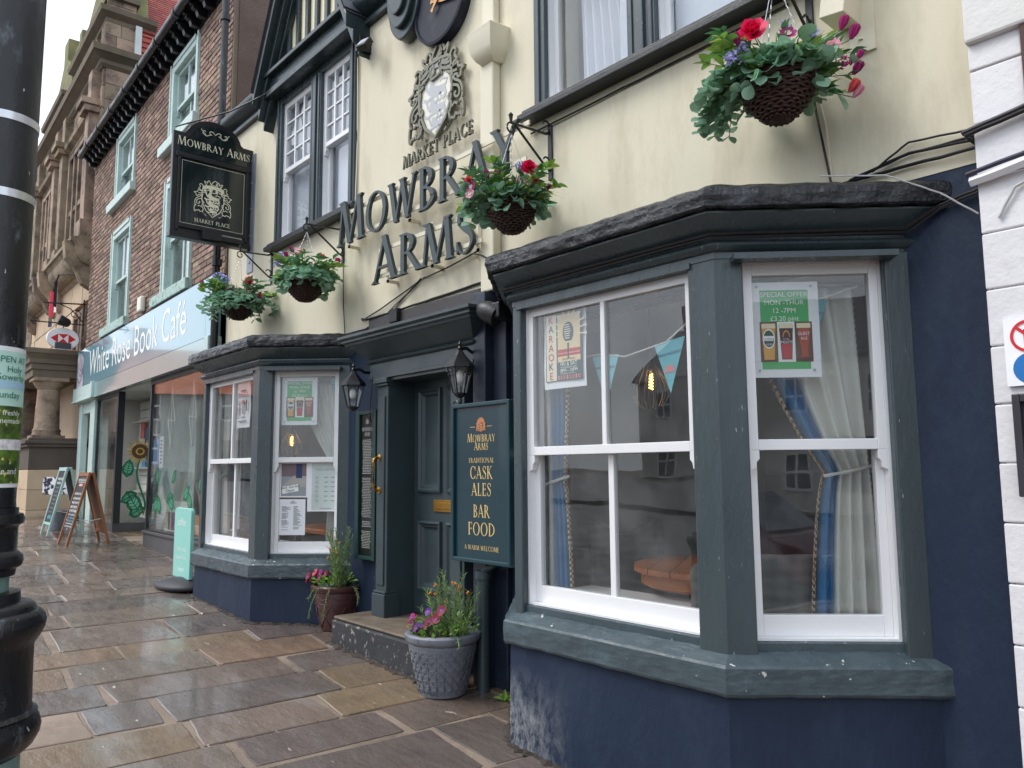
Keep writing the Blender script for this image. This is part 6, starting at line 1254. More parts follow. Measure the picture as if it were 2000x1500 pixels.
for i in range(14): m = B(); m.box(-6.1, -4.8, .66 - .005 * (i % 2), .69, .76 + i * .145, .895 + i * .145); build('slat_wall_board', m, mat('slat_wall', srgb(232, 228, 218), .6, var=.04), house, bev=.004)
for z in (1.2, 1.6, 2.0, 2.4): m = B(); m.box(-4.6, -3.2, 1.6, 1.9, z, z + .03); m.box(-6.0, -4.9, .52, .658, z, z + .03); build('shelf', m, shel, house)
# painted sunflowers on the lobby glass
sgreen = mat('glass_paint_green', srgb(28, 112, 78), .5, var=.2, vscale=12); sgl = mat('glass_paint_mint', srgb(120, 190, 160), .5, var=.1); syel = mat('glass_paint_yellow', srgb(206, 166, 84), .5, var=.25, vscale=14); sbr = mat('glass_paint_brown', srgb(92, 62, 38), .5, var=.2)
t = thing('painted_sunflower', 'green leaves and a yellow sunflower painted on the cafe lobby glass', 'window painting', BM @ Vector((-4.6, .3, .8)))
pd = (Vector((-4.695, .60)) - Vector((-4.715, .09))).normalized(); po = BM @ Vector((-4.714, .10, .76)); pux = BM.to_3x3() @ Vector((pd.x, pd.y, 0)) * .85; po = po - pux * .22
m = MB(); fl = lambda P, e, mi: m.flat([P], po, pux, ZU, e, 0, 1, mi)
cx, cz = .50, 1.12
for i in range(18): a = i * .349; fl([(cx + .13 * math.cos(a - .2), cz + .11 * math.sin(a - .2)), (cx + .27 * math.cos(a), cz + .22 * math.sin(a)), (cx + .13 * math.cos(a + .2), cz + .11 * math.sin(a + .2))], .004, 2)
fl([(cx + .15 * math.cos(i * .4), cz + .12 * math.sin(i * .4)) for i in range(16)], .006, 3); fl([(cx + .08 * math.cos(i * .4), cz + .06 * math.sin(i * .4)) for i in range(16)], .008, 2); fl([(cx + .05 * math.cos(i * .4), cz + .04 * math.sin(i * .4)) for i in range(16)], .01, 3)
def pleaf(x, z, l, w, a, e=.005):
    ca, sa = math.cos(a), math.sin(a); T_ = lambda p, q: (x + p * ca - q * sa, z + p * sa + q * ca); o_ = [(0, 0), (.2, .4), (.5, .5), (.8, .3), (1, 0), (.8, -.3), (.5, -.5), (.2, -.4)]
    fl([T_(p * l, q * w) for p, q in o_], e, 0); fl([T_(.15 * l + p * l * .7, q * w * .62) for p, q in o_], e + .002, 1); fl([T_(p, q) for p, q in ((0, -.008), (l, -.008), (l, .008), (0, .008))], e + .004, 0)
    for k_ in range(5): f_ = .2 + k_ * .13; m.flat(stroke([T_(l * f_, 0), T_(l * (f_ + .1), w * .3)], .012) + stroke([T_(l * f_, 0), T_(l * (f_ + .1), -w * .3)], .012), po, pux, ZU, e + .004, 0, 1, 0)
m.flat(stroke(smooth_pts([(.5, 1.0), (.46, .8), (.5, .6), (.62, .3), (.6, .1)], 4), .035), po, pux, ZU, .003, 0, 1, 0)
pleaf(.28, .70, .3, .22, 2.3 - 4.0 + 3.14 * 0 + 1.9 + 1.2); pleaf(.48, .45, .32, .2, 3.6); pleaf(.55, .12, .45, .26, 2.2); pleaf(.72, .25, .4, .24, 1.3); pleaf(.35, .1, .3, .2, .4); pleaf(.7, .55, .28, .18, .9); pleaf(.8, .95, .22, .15, 2.6); pleaf(.78, .75, .2, .14, .3)
for i in range(12): a = i * .52; fl([(.72 + .05 * math.cos(a - .3), .12 + .04 * math.sin(a - .3)), (.72 + .18 * math.cos(a), .12 + .1 * math.sin(a)), (.72 + .05 * math.cos(a + .3), .12 + .04 * math.sin(a + .3))], .009, 2)
build('painted_shapes', m, [sgreen, sgl, syel, sbr], t)
t = thing('painted_leaves', 'pale green leaf shapes painted low on the cafe shop window', 'window painting', BM @ Vector((-1.6, -.01, .8))); po = BM @ Vector((-2.75, -.001, .78)); pux = BM.to_3x3() @ Vector((1, 0, 0)); m = MB()
for (x_, z_, l_, w_, a_) in ((.2, .25, .3, .16, .5), (.55, .2, .32, .18, 2.2), (.8, .38, .3, .15, .3), (1.15, .3, .34, .18, 2.7), (1.5, .42, .3, .16, .6), (1.85, .3, .3, .16, 2.3), (2.1, .5, .26, .14, 1.2), (.35, .6, .24, .13, 1.5), (1.0, .62, .24, .12, .8)): pleaf(x_, z_, l_, w_, a_, .002)
build('painted_shapes', m, [sgreen, sgl, syel, sbr], t)
t = thing('glass_ornaments', 'pair of thin wire kite ornaments hanging in the cafe shop window', 'ornament', BM @ Vector((-1.6, .05, 2.5))); wire_ = mat('ornament_wire', srgb(214, 214, 206), .4)
for x_ in (-2.1, -1.2):
    m = B(); P = [(x_, .06, 2.78), (x_, .06, 2.66), (x_ - .14, .06, 2.25), (x_ + .02, .06, 1.86), (x_ + .16, .06, 2.22), (x_, .06, 2.66)]; m.tube(P, .008, 5); m.tube([(x_ - .14, .06, 2.25), (x_ + .16, .06, 2.22)], .006, 5); m.tube([(x_, .06, 2.66), (x_ + .02, .06, 1.86)], .006, 5); build('kite', m, wire_, t)
random.seed(77); bcols = [srgb(*c) for c in ((214, 208, 198), (150, 110, 150), (70, 110, 150), (196, 90, 70), (206, 150, 110), (120, 160, 120), (230, 226, 214), (90, 80, 120))]
nb = 0
for i in range(7):
    x = -2.6 + i * .33; m = B(); a = .22; m.box(x, x + .19, .16, .185, .76, 1.0); bk_ = mat('book_cover' + str(i % 8), bcols[i % 8], .5, var=.25, vscale=9); col_ = ('white', 'mauve', 'blue', 'red', 'tan', 'green', 'cream')[i]
    build('book', m, bk_, loc=BM @ Vector((x, .17, .76)), label=col_ + ' book standing in the cafe shop window display', cat='book', group='books in the shop window')
for i, (x, z, c_, l_) in enumerate(((-5.75, 2.16, (200, 90, 90), 'red'), (-5.45, 2.05, (60, 80, 110), 'navy'), (-5.6, 1.65, (70, 140, 190), 'blue'), (-5.25, 1.66, (40, 50, 60), 'black'), (-4.2, 1.66, (150, 110, 80), 'brown'), (-3.8, 2.06, (190, 190, 190), 'pale'), (-3.6, 1.66, (120, 150, 90), 'green'), (-3.9, 1.26, (220, 200, 160), 'cream'))):
    m = B(); y = 1.62 if x > -4.8 else .59; m.box(x, x + .24, y, y + .05, z - .03, z + .24); build('book', m, mat('book_' + l_, srgb(*c_), .5, var=.3, vscale=14), loc=BM @ Vector((x, y, z)), label=l_ + ' book on the shelves behind the cafe door glass', cat='book', group='books on the shop shelves')
t = thing('window_notice', 'blue and white notice hanging in the cafe shop window', 'notice', BM @ Vector((-2.6, .03, 1.8))); m = B(); m.box(-2.74, -2.52, .02, .03, 1.64, 2.0); build('blue_sheet', m, mat('notice_blue', srgb(110, 150, 190), .5, var=.25, vscale=10), t); m = B(); m.box(-2.45, -2.27, .02, .03, 1.6, 2.03); build('white_sheet', m, paper, t)
m = MB(); [m.flat([rc(0, .09, 0, .02)], BM @ Vector((-2.41, .02, 1.66 + i * .05)), bux, ZU, .001) for i in range(7)]; build('printed_text', m, INK['navy'], t)
m = B(); m.box(-3.58, -3.36, -.09, -.01, 3.93, 4.17); build('alarm_box', m, mat('alarm_white', srgb(236, 232, 216), .4), loc=BM @ Vector((-3.5, -.05, 4.0)), bev=.03, label='white alarm box on the brick wall above the cafe fascia', cat='alarm box')
# ================================================================== pavement signs
random.seed(8)
oakm = mat('board_wood', srgb(146, 96, 60), .6, bump=.2, bscale=20, var=.25, stretch=(1, 1, .3)); chalk = mat('chalkboard', srgb(34, 34, 42), .6, var=.1); mintb = mat('board_mint', srgb(160, 192, 184), .55, var=.08)
def aboard(x0, x1, yf, yb, h, frame, label, rot=0.):
    xm = (x0 + x1) / 2; z0 = gz(xm); ym = (yf + yb) / 2; t = thing('a_board', label, 'pavement sign', (xm, ym, z0), 'chalkboard signs outside the cafe')
    Mz = Matrix.Translation((xm, ym, z0)) @ Matrix.Rotation(rot, 4, 'Z'); hw = (x1 - x0) / 2; D_ = (yb - yf) / 2
    for s in (-1, 1):                                         # two leaves leaning together
        ang = math.atan2(D_ - .02, h); Ml = Mz @ Matrix.Translation((0, s * D_, 0)) @ Matrix.Rotation(s * ang, 4, 'X'); L_ = h / math.cos(ang)
        for e in (-1, 1): m = MB(); m.M = Ml; m.box(e * hw - (.0 if e < 0 else .045), e * hw + (.045 if e < 0 else 0), -.016, .016, 0, L_); build('leg', m, frame, t, bev=.004)
        m = MB(); m.M = Ml; m.box(-hw + .045, hw - .045, -.015, .015, L_ - .06, L_ - .005); m.box(-hw + .045, hw - .045, -.015, .015, .16, .20) if s > 0 or frame is mintb else None; build('rail', m, frame, t, bev=.003)
        m = MB(); m.M = Ml; m.box(-hw + .044, hw - .044, -.006, .006, .19, L_ - .059); build('panel', m, chalk if s < 0 else (oakm if frame is oakm else chalk), t)
    m = MB(); m.M = Mz; m.tube([(hw - .02, -D_ * .6, h * .36), (hw - .02, 0, h * .33), (hw - .02, D_ * .6, h * .36)], .005, 5); build('cord', m, whitec, t)
    ang = math.atan2(D_ - .02, h); return t, Mz @ Matrix.Translation((0, -D_, 0)) @ Matrix.Rotation(-ang, 4, 'X'), hw, h / math.cos(ang)
t, Ml, hw, L_ = aboard(-12.45, -11.9, -.82, -.30, 1.0, oakm, 'brown wooden A-board with a white chalk menu, nearer of the two boards outside the cafe')
ux_ = tuple((Ml.to_3x3() @ Vector((1, 0, 0)))); uz_ = tuple((Ml.to_3x3() @ Vector((0, 0, 1)))); at_ = lambda x, z: Ml @ Vector((x, -.007, z))
m = MB()
m.text('White Rose Book Café', at_(0, L_ - .125), .05, ux_, uz_); m.flat([rc(-.2, .2, 0, .006)], at_(0, L_ - .145), ux_, uz_); m.flat([rc(-.2, .2, 0, .006)], at_(0, .30), ux_, uz_); m.flat([rc(-.1, .1, 0, .035)], at_(0, L_ - .20), ux_, uz_, .001, 0, 1, 1)
def scrib(mb, x0, x1, z, h, mi, o_at, u, w):
    x = x0
    while x < x1:
        k_ = U(.03, .09); k_ = min(k_, x1 - x); pts = [(x + k_ * j / 7, z + h * (.5 + .5 * (-1) ** j * U(.5, 1))) for j in range(8)]; mb.flat(stroke(pts, h * .26), o_at(0, 0), u, w, .001, 0, 1, mi); x += k_ + .018
for i, (z, h_) in enumerate(((.70, .042), (.635, .04), (.575, .042), (.515, .042), (.46, .042), (.41, .03))): scrib(m, -.19, .19, z, h_, 0, at_, ux_, uz_)
scrib(m, -.15, .19, .365, .03, 2, at_, ux_, uz_); scrib(m, -.15, .19, .325, .03, 2, at_, ux_, uz_); scrib(m, -.2, -.16, .33, .05, 1, at_, ux_, uz_)
m.text('Garden terrace through the', at_(0, .255), .036, ux_, uz_); m.text('café', at_(0, .215), .036, ux_, uz_); build('chalk_lettering', m, [pr_white, INK['pink'], INK['blue']], t)
t, Ml, hw, L_ = aboard(-13.75, -13.25, -.80, -.32, 1.02, mintb, 'mint framed A-board with faint chalk writing, farther of the two boards outside the cafe'); ux_ = tuple((Ml.to_3x3() @ Vector((1, 0, 0)))); uz_ = tuple((Ml.to_3x3() @ Vector((0, 0, 1)))); at2 = lambda x, z: Ml @ Vector((x, -.007, z))
m = MB()
for i in range(9): scrib(m, -.15, U(.05, .15), .34 + i * .062, .03 + .02 * (i > 6), 0 if i > 6 else 1, at2, ux_, uz_)
scrib(m, -.1, .1, .24, .07, 2, at2, ux_, uz_); build('chalk_lettering', m, [pr_white, INK['grey'], INK['blue']], t)
bx, by_ = -14.15, -.52; bz = gz(bx); t = thing('bucket_sign', 'tin bucket holding a post with a black and white patterned sign, by the stone porch', 'bucket sign', (bx, by_, bz))
m = MB(); m.lathe([(.12, 0), (.15, .30), (.155, .31), (.145, .31), (.11, .02)], (bx, by_, bz), 20); m.lathe([(.131, .1), (.134, .105), (.131, .11)], (bx, by_, bz), 20, cap=False); build('bucket', m, MAT['galvanised'], t, smooth='auto'); m = MB(); m.box(bx + .02, bx + .075, by_ - .03, by_ + .02, bz + .05, bz + .6); build('post', m, shel, t)
cow = mat('cow_pattern', srgb(236, 236, 240), .5, var=.02, dirt=srgb(34, 36, 56), dscale=9, damt=(.50, .515)); m = MB(); m.M = TM(bx, by_ - .03, 0, math.radians(35)); m.box(-.24, .30, -.025, -.0, bz + .56, bz + .84); build('patterned_board', m, cow, t, bev=.004)
fx, fy = -8.30, -.50; fz = gz(fx); t = thing('feather_sign', 'rounded mint plastic pavement sign on a black oval base beside the left-hand bay', 'pavement sign', (fx, fy, fz))
m = MB(); m.lathe([(.02, 0), (.40, .0), (.42, .02), (.40, .045), (.2, .085), (.05, .10)], (0, 0, 0), 32, cap=False); m.v = [(fx + .04 + x * .9, fy + y * .62, fz + z * 1.05) for x, y, z in m.v]; build('base', m, mat('black_rubber', srgb(44, 44, 50), .55, bump=.1, var=.15), t, smooth=True)
hx_ = .245; hh = .80; P = [(-hx_, .09), (hx_, .09)] + [(hx_ - .06 + .06 * math.cos(math.radians(a)), hh - .06 + .06 * math.sin(math.radians(a))) for a in range(0, 91, 15)] + [(-hx_ + .06 + .06 * math.cos(math.radians(a)), hh - .06 + .06 * math.sin(math.radians(a))) for a in range(90, 181, 15)]
m = MB(); m.M = TM(fx, fy, fz); m.xz(P, -.02, .02); build('panel', m, mat('mint_plastic', srgb(146, 212, 200), .3, var=.03), t, bev=.006)
m = MB(); m.text('coffee', (fx - .02, fy - .02, fz + .62), .11, XW, (.06, 0, 1), wx=.9); m.text('fresh coffee', (fx, fy - .02, fz + .36), .06, XW, (.06, 0, 1)); m.text('served here', (fx, fy - .02, fz + .28), .06, XW, (.06, 0, 1)); m.flat([rc(-.1, .1, 0, .006), rc(-.08, .08, -.02, -.014)], (fx, fy - .02, fz + .18)); build('white_lettering', m, pr_white, t)
# ================================================================== stone bank beyond the brick house
stn = mat('bank_sandstone', srgb(158, 138, 118), .85, bump=.35, bscale=24, var=.14, vscale=2, rnd=.22, rhue=.014, dirt=srgb(82, 72, 64), dscale=2.2, damt=(.44, .66)); stnl = mat('bank_pale_stone', srgb(202, 178, 150), .8, bump=.2, var=.08, vscale=1.5, rnd=.08, dirt=srgb(180, 150, 120), dscale=2)
moss = mat('mossy_stone', srgb(124, 122, 84), .9, bump=.4, bscale=30, var=.25, vscale=3, dirt=srgb(150, 138, 112), dscale=4); dkst = mat('sooty_stone', srgb(92, 82, 74), .85, bump=.3, var=.2)
bank = thing('stone_bank', 'tall ornate sandstone bank building with gables and a columned porch beyond the brick house', 'bank', (-20, 0, .8))
BX = -7.62
m = B(); m.box(BX - 16, BX, .22, 9, .3, 9.7); build('core', m, dkst, bank)
def blocks(x0, x1, z0, z1, y, hgt, m_, lo=.5, hi=.95, holes=()):
    z = z0; r = 0
    while z < z1 - .02:
        h_ = min(hgt * U(.92, 1.08), z1 - z); x = x1 + (U(0, .4) if r % 2 else 0)
        while x > x0:
            w_ = U(lo, hi); a, b = max(x0, x - w_), min(x1, x); x -= w_
            if b - a < .05 or any(a < q[1] and b > q[0] and z < q[3] and z + h_ > q[2] for q in holes): continue
            q = B(); e = .010; q.box(a + e, b - e, y + U(-.010, .006), y + .2, z + e, z + h_ - e); build('stone_block', q, m_, bank)
        z += h_; r += 1
random.seed(21)
HL = [(BX - 2.75, BX - .75, 6.35, 8.55), (BX - 6.2, BX - 4.4, 6.35, 8.55), (BX - 1.25, BX - .35, 3.4, 4.75)]
blocks(BX - 7.2, BX - .0, 3.95, 5.55, .06, .52, stnl, .8, 1.4, HL); blocks(BX - 7.2, BX, 6.15, 9.65, .06, .44, stn, .6, 1.1, HL)
m = B(); m.box(BX - 16, BX - 7.2, .04, .3, .3, 9.7); build('far_front', m, stn, bank)
m = B(); m.box(BX - 7.2, BX - .1, .04, .3, .3, 3.95); build('lower_front', m, stnl, bank)
def mould(x0, x1, lv, nm, mm=None, y=.06):
    q = B(); q.yz([(y + .02, lv[0][1])] + [(y - d, z) for d, z in lv] + [(y + .02, lv[-1][1])], x0, x1); build(nm, q, mm or stn, bank)
# main cornice with a return over the visible side
def retcorn(lv, nm, mm, x1=BX, x0=BX - 16, y0=.06, depth=2.2):
    q = B(); vs = []
    for d, z in lv: vs += [(x0, y0 - d, z), (x1 + d, y0 - d, z), (x1 + d, depth, z), (x0, depth, z)]
    n = len(lv); q.add(vs, [(i * 4 + j, i * 4 + (j + 1) % 4, (i + 1) * 4 + (j + 1) % 4, (i + 1) * 4 + j) for i in range(n - 1) for j in range(4)] + [(0, 1, 2, 3), tuple((n - 1) * 4 + j for j in range(4))[::-1]]); build(nm, q, mm, bank)
retcorn([(.02, 9.62), (.08, 9.68), (.08, 9.76), (.2, 9.84), (.24, 9.86), (.26, 9.98), (.20, 10.0)], 'main_cornice', mat('cornice_stone', srgb(112, 100, 84), .85, bump=.4, var=.2, dirt=srgb(112, 116, 74), dscale=4))
m = B(); m.box(BX - .05, BX - .02, .25, 2.2, 6.5, 9.62)
build('side_wall', m, dkst, bank)
for r_ in range(8):
    z = 7.0 + r_ * .33; y = .10 + (.3 if r_ % 2 else 0) * 0
    while y < 2.1:
        w_ = U(.5, .9); q = B(); q.box(BX - .03, BX + .012 + U(-.004, .004), y + .005, min(2.15, y + w_) - .005, z + .005, z + .325); build('stone_block', q, stn, bank); y += w_
def mull(x0, x1, z0, z1, n, tr):
    q = B(); q.box(x0, x1, .2, .25, z0, z1); build('window_pane', q, mat('bank_glass', srgb(60, 66, 72), .1, spec=.8), bank)
    q = B(); q.box(x0 - .02, x0 + .1, -.02, .3, z0, z1); q.box(x1 - .1, x1 + .02, -.02, .3, z0, z1); q.box(x0 + .1, x1 - .1, -.01, .3, z1 - .12, z1 + .0); q.box(x0 + .1, x1 - .1, .02, .3, tr, tr + .11)
    for i in range(n): x = x0 + (x1 - x0) * (i + 1) / (n + 1); q.box(x - .06, x + .06, .0, .28, z0, z1 - .12)
    build('mullions', q, stn, bank, bev=.01)
mull(BX - 2.75, BX - .75, 6.3, 8.6, 3, 7.2); mull(BX - 6.2, BX - 4.4, 6.3, 8.6, 3, 7.2); mull(BX - 1.25, BX - .35, 3.4, 4.75, 1, 4.2)
for x in (BX - .38, BX - 3.1, BX - 4.05, BX - 6.6):            # pilasters
    q = B(); q.box(x - .17, x + .17, -.12, .1, 6.3, 9.0); q.box(x - .22, x + .22, -.18, .1, 6.15, 6.5); q.box(x - .24, x + .24, -.22, .1, 8.72, 8.85); q.box(x - .28, x + .28, -.28, .1, 8.85, 8.98); q.box(x - .16, x + .16, -.1, .1, 8.98, 9.62); build('pilaster', q, stn, bank, bev=.012)
mould(BX - 3.0, BX - .5, [(.02, 8.62), (.06, 8.66), (.06, 8.72), (.16, 8.78), (.18, 8.86), (.0, 8.9)], 'window_hood'); mould(BX - 6.5, BX - 4.2, [(.02, 8.62), (.06, 8.66), (.06, 8.72), (.16, 8.78), (.18, 8.86), (.0, 8.9)], 'window_hood')
for x0, x1 in ((BX - 3.4, BX - .02), (BX - 6.9, BX - 3.7)):   # bulging balcony courses
    lv = [(.02, 5.5), (.05, 5.54)] + [(.06 + .26 * math.sin(a * .22), 5.56 + .36 * (1 - math.cos(a * .22))) for a in range(0, 8)] + [(.36, 5.98), (.40, 6.0), (.40, 6.07), (.02, 6.16)]
    mould(x0, x1, lv, 'balcony_course')
    for x in (x0 + .12, x1 - .3): q = B(); q.yz([(.06, 5.1), (-.1, 5.2), (-.2, 5.42), (-.40, 5.66), (-.44, 6.0), (.06, 6.02)], x, x + .24); build('balcony_bracket', q, stn, bank, bev=.01)
mould(BX - 16, BX - 7.0, [(.02, 5.6), (.2, 5.9), (.2, 6.1), (.02, 6.16)], 'string_course')
# attic gables
def attic(x0, x1, z0, z1, nm_):
    q = B(); q.box(x0, x1, .12, 1.0, z0, z1); build('attic_wall', q, stn, bank)
    for x in (x0, x1 - .32): q = B(); q.box(x - .02, x + .34, .06, .9, z0, z1 - .1); build('attic_pier', q, stn, bank, bev=.01)
    q = B(); q.box(x0 + .75, x1 - .75, .07, .13, z0 + .1, z1 - .18); build('attic_window', q, MAT['bank_glass'], bank)
    for i in range(3): q = B(); x = x0 + .75 + (x1 - x0 - 1.5) * i / 2; q.box(x - .05, x + .05, .05, .14, z0 + .08, z1 - .15); build('attic_mullion', q, stn, bank)
    q = B(); vs = []
    for d, z in ((.0, z1 - .14), (.06, z1 - .1), (.06, z1 - .02), (.18, z1 + .06), (.2, z1 + .16), (.1, z1 + .18)): vs += [(x0 - d, .12 - d, z), (x1 + d, .12 - d, z), (x1 + d, 1.0, z), (x0 - d, 1.0, z)]
    q.add(vs, [(i * 4 + j, i * 4 + (j + 1) % 4, (i + 1) * 4 + (j + 1) % 4, (i + 1) * 4 + j) for i in range(5) for j in range(4)] + [(0, 1, 2, 3), (20, 21, 22, 23)]); build('attic_cornice', q, MAT['cornice_stone'], bank)
    xc = (x0 + x1) / 2; q = B(); q.xz([(x0 + .1, z1 + .18), (x1 - .1, z1 + .18), (x1 - .35, z1 + 1.0), (xc + .25, z1 + 1.5), (xc + .25, z1 + 2.1), (xc - .25, z1 + 2.1), (xc - .25, z1 + 1.5), (x0 + .35, z1 + 1.0)], .2, .9); build('gable', q, moss, bank, bev=.02)
attic(BX - 3.05, BX - .05, 10.0, 10.72, '')
attic(BX - 6.6, BX - 4.15, 10.0, 10.55, '')
q = B(); q.box(BX - .42, BX - .02, .10, .60, 10.72, 12.4); build('corner_pier', q, stn, bank)
for r_ in range(7):
    z = 10.02 + r_ * .33; q = B(); q.box(BX - .04, BX + .0, .07, .34 if r_ % 2 else .26, z + .004, z + .325); build('stone_block', q, stn, bank); q = B(); q.box(BX - .04, BX + .0, .35 if r_ % 2 else .27, .61, z + .004, z + .325); build('stone_block', q, stn, bank)
q = B(); q.box(BX - .47, BX + .1, .05, .66, 11.12, 11.22); build('pier_cap', q, MAT['cornice_stone'], bank)
q = B(); q.xz([(BX - 4.3, 10.6), (BX - 3.9, 10.6), (BX - 3.95, 11.5), (BX - 4.0, 11.55), (BX - 4.0, 12.0), (BX - 4.3, 12.0)], .3, 1.4); q.box(BX - 4.4, BX - 3.85, .25, .8, 11.9, 12.0); q.box(BX - 4.28, BX - 3.98, .3, .7, 12.0, 12.4); build('mossy_chimney', q, moss, bank, bev=.02)
# red tiled rear roof and tile hung cheek (rows built proud, one course at a time)
redt = mat('red_tile', srgb(148, 74, 66), .75, bump=.2, var=.16, vscale=4, rnd=.14, rhue=.01, dirt=srgb(96, 70, 64), dscale=3); redh = mat('red_hung_tile', srgb(172, 84, 70), .75, bump=.2, var=.12, rnd=.12)
m = B()
for r_ in range(20):
    z = 10.62 + r_ * .085; xo = BX + .05 - (z - 10.62) * .75
    y = .62 + U(-.1, 0)
    while y < 4.2: w_ = .165; m.add([(xo + .02, y, z), (xo + .02, y + w_ - .004, z), (xo - .075, y + w_ - .004, z + .10), (xo - .075, y, z + .10), (xo + .005, y, z - .02), (xo + .005, y + w_ - .004, z - .02)], [(0, 1, 2, 3), (4, 5, 1, 0)], 0, R() + .01); y += w_
build('roof_tiles', m, redt, bank, kind='stuff', recalc=False)
for r_ in range(5):
    z = 10.05 + r_ * .12; q = B(); q.add([(BX + .045, .72, z), (BX + .045, 4.2, z), (BX + .01, 4.2, z + .13), (BX + .01, .72, z + .13), (BX + .01, .72, z), (BX + .01, 4.2, z)], [(0, 1, 2, 3), (4, 5, 1, 0)]); build('hung_tile_course', q, redh, bank, recalc=False)
q = B(); q.box(BX + .0, BX + .08, .60, .72, 9.99, 10.68); build('white_post', q, MAT['lobby_white'], bank); q = B(); q.box(BX - 3, BX - .0, .7, 4.5, 9.9, 10.62); q.add([(BX + .02, .61, 10.6), (BX + .02, 4.2, 10.6), (BX - 1.5, 4.2, 12.6), (BX - 1.5, .61, 12.6)], [(0, 1, 2, 3)]); build('rear_attic', q, redh, bank)
q = B(); q.add([(BX, 1.3, 10.02), (BX + .9, 1.0, 9.3), (BX + .9, 3, 9.3), (BX, 3, 10.4)], [(0, 1, 2, 3)]); build('lead_valley', q, MAT['aluminium'], bank)
# porch standing forward over the pavement
PX = BX - .12; PYo = -.80
def PB(): return B()
z0 = .5
for i, (a, b) in enumerate(((.45, .86), (.865, 1.23), (1.235, 1.60), (1.605, 2.02))):
    q = B(); q.box(PX - 3.2, PX, PYo, .25, a, b); build('porch_base_course', q, stnl if i < 3 else dkst, bank, bev=.008)
q = B(); q.box(PX - 3.25, PX + .05, PYo - .05, .25, 2.02, 2.08); q.box(PX - 3.28, PX + .08, PYo - .08, .25, 2.08, 2.14); q.box(PX - 3.2, PX + .02, PYo - .02, .25, 2.14, 2.19); build('porch_ledge', q, dkst, bank, bev=.01)
for x in (PX - .28, PX - 2.9):
    q = B(); c_ = (x, PYo + .30, 0); q.lathe([(.24, 2.19), (.25, 2.24), (.23, 2.30), (.24, 2.34), (.21, 2.39), (.2, 2.8), (.195, 2.802), (.185, 3.06), (.19, 3.08), (.18, 3.1), (.2, 3.13), (.25, 3.2), (.28, 3.26)], c_, 28); q.box(x - .27, x + .27, PYo + .03, PYo + .57, 2.18, 2.24); q.box(x - .29, x + .29, PYo + .01, PYo + .59, 3.26, 3.33); build('porch_column', q, stn, bank, smooth='auto')
q = B(); vs = []
lv = [(.0, 3.33), (.02, 3.33), (.02, 3.45), (.05, 3.47), (.05, 3.56), (.09, 3.58), (.09, 3.66), (.15, 3.74), (.18, 3.76), (.18, 3.84), (.1, 3.86)]
for d, z in lv: vs += [(PX - 3.2 - d, .25, z), (PX - 3.2 - d, PYo - d, z), (PX + d, PYo - d, z), (PX + d, .25, z)]
n = len(lv); q.add(vs, [(i * 4 + j, i * 4 + (j + 1) % 4, (i + 1) * 4 + (j + 1) % 4, (i + 1) * 4 + j) for i in range(n - 1) for j in range(4)] + [(0, 1, 2, 3), tuple((n - 1) * 4 + j for j in range(4))]); build('porch_entablature', q, MAT['cornice_stone'], bank)
q = B(); q.yz([(.04, 2.19), (.2, 2.19), (.2, 3.33), (PYo + .6, 3.33), (PYo + .75, 3.26), (-.05, 3.2), (.02, 3.0), (.04, 2.8)], PX - .42, PX - .06); build('porch_arch', q, stn, bank, bev=.01)
for i in range(5): q = B(); q.box(PX - 3.0 + i * .5, PX - 2.88 + i * .5, .05, .2, 2.19, 3.33); build('porch_mullion', q, stn, bank)
q = B(); q.lathe([(.07, 2.19), (.07, 2.95)], (PX - .75, PYo + .5, 0), 12); build('porch_lamp_post', q, black, bank)
# round bank sign and its bracket
sp = BM @ Vector((BX + .25, -.42, 0)); sz = 4.02
t = thing('round_bank_sign', 'round white hanging sign with a red hexagon emblem over the stone porch', 'hanging sign', (sp.x, sp.y, sz))
m = MB(); P = [(sp.y + .265 * math.cos(a * math.pi / 18), sz + .205 * math.sin(a * math.pi / 18)) for a in range(36)]; m.yz(P, sp.x - .05, sp.x + .03); build('sign_disc', m, mat('sign_white', srgb(240, 240, 244), .3), t, bev=.008)
m = MB(); e = .17; k_ = .085; m.flat([[(-e - .035, 0), (-k_, k_), (-k_, -k_)], [(k_, k_), (e + .035, 0), (k_, -k_)], [(-k_, k_), (k_, k_), (0, 0)], [(-k_, -k_), (0, 0), (k_, -k_)]], (sp.x + .03, sp.y, sz), YD, ZU, .002); build('red_emblem', m, mat('sign_red', srgb(206, 30, 40), .4), t)
m = MB(); m.box(sp.x + .03, sp.x + .06, sp.y - .13, sp.y + .13, sz - .19, sz - .08); build('grey_label', m, mat('sign_grey', srgb(70, 72, 78), .5), t)
t = thing('sign_bracket', 'black scrolled iron bracket with a spotlight holding the round bank sign', 'bracket', (sp.x, .1, 4.4))
m = MB(); m.tube([(sp.x, .15, 4.72), (sp.x, -.55, 4.66)], .014, 6); m.tube([(sp.x, .15, 4.32), (sp.x, -.75, 4.30)], .012, 6); m.tube([(sp.x, .12, 4.1), (sp.x, .12, 4.8)], .016, 6); m.tube([(sp.x, .12, 4.36), (sp.x, -.1, 4.6), (sp.x, -.3, 4.68)], .01, 6)
m.tube([(sp.x, -.02 + .1 * (1 - .06 * i) * math.cos(i * .6), 4.5 + .1 * (1 - .06 * i) * math.sin(i * .6)) for i in range(14)], .008, 6); m.tube([(sp.x, -.66 + .06 * math.cos(i * .6), 4.31 + .06 * math.sin(i * .6)) for i in range(9)], .008, 6); m.tube([(sp.x, sp.y, 4.3), (sp.x, sp.y, sz + .2)], .01, 6)
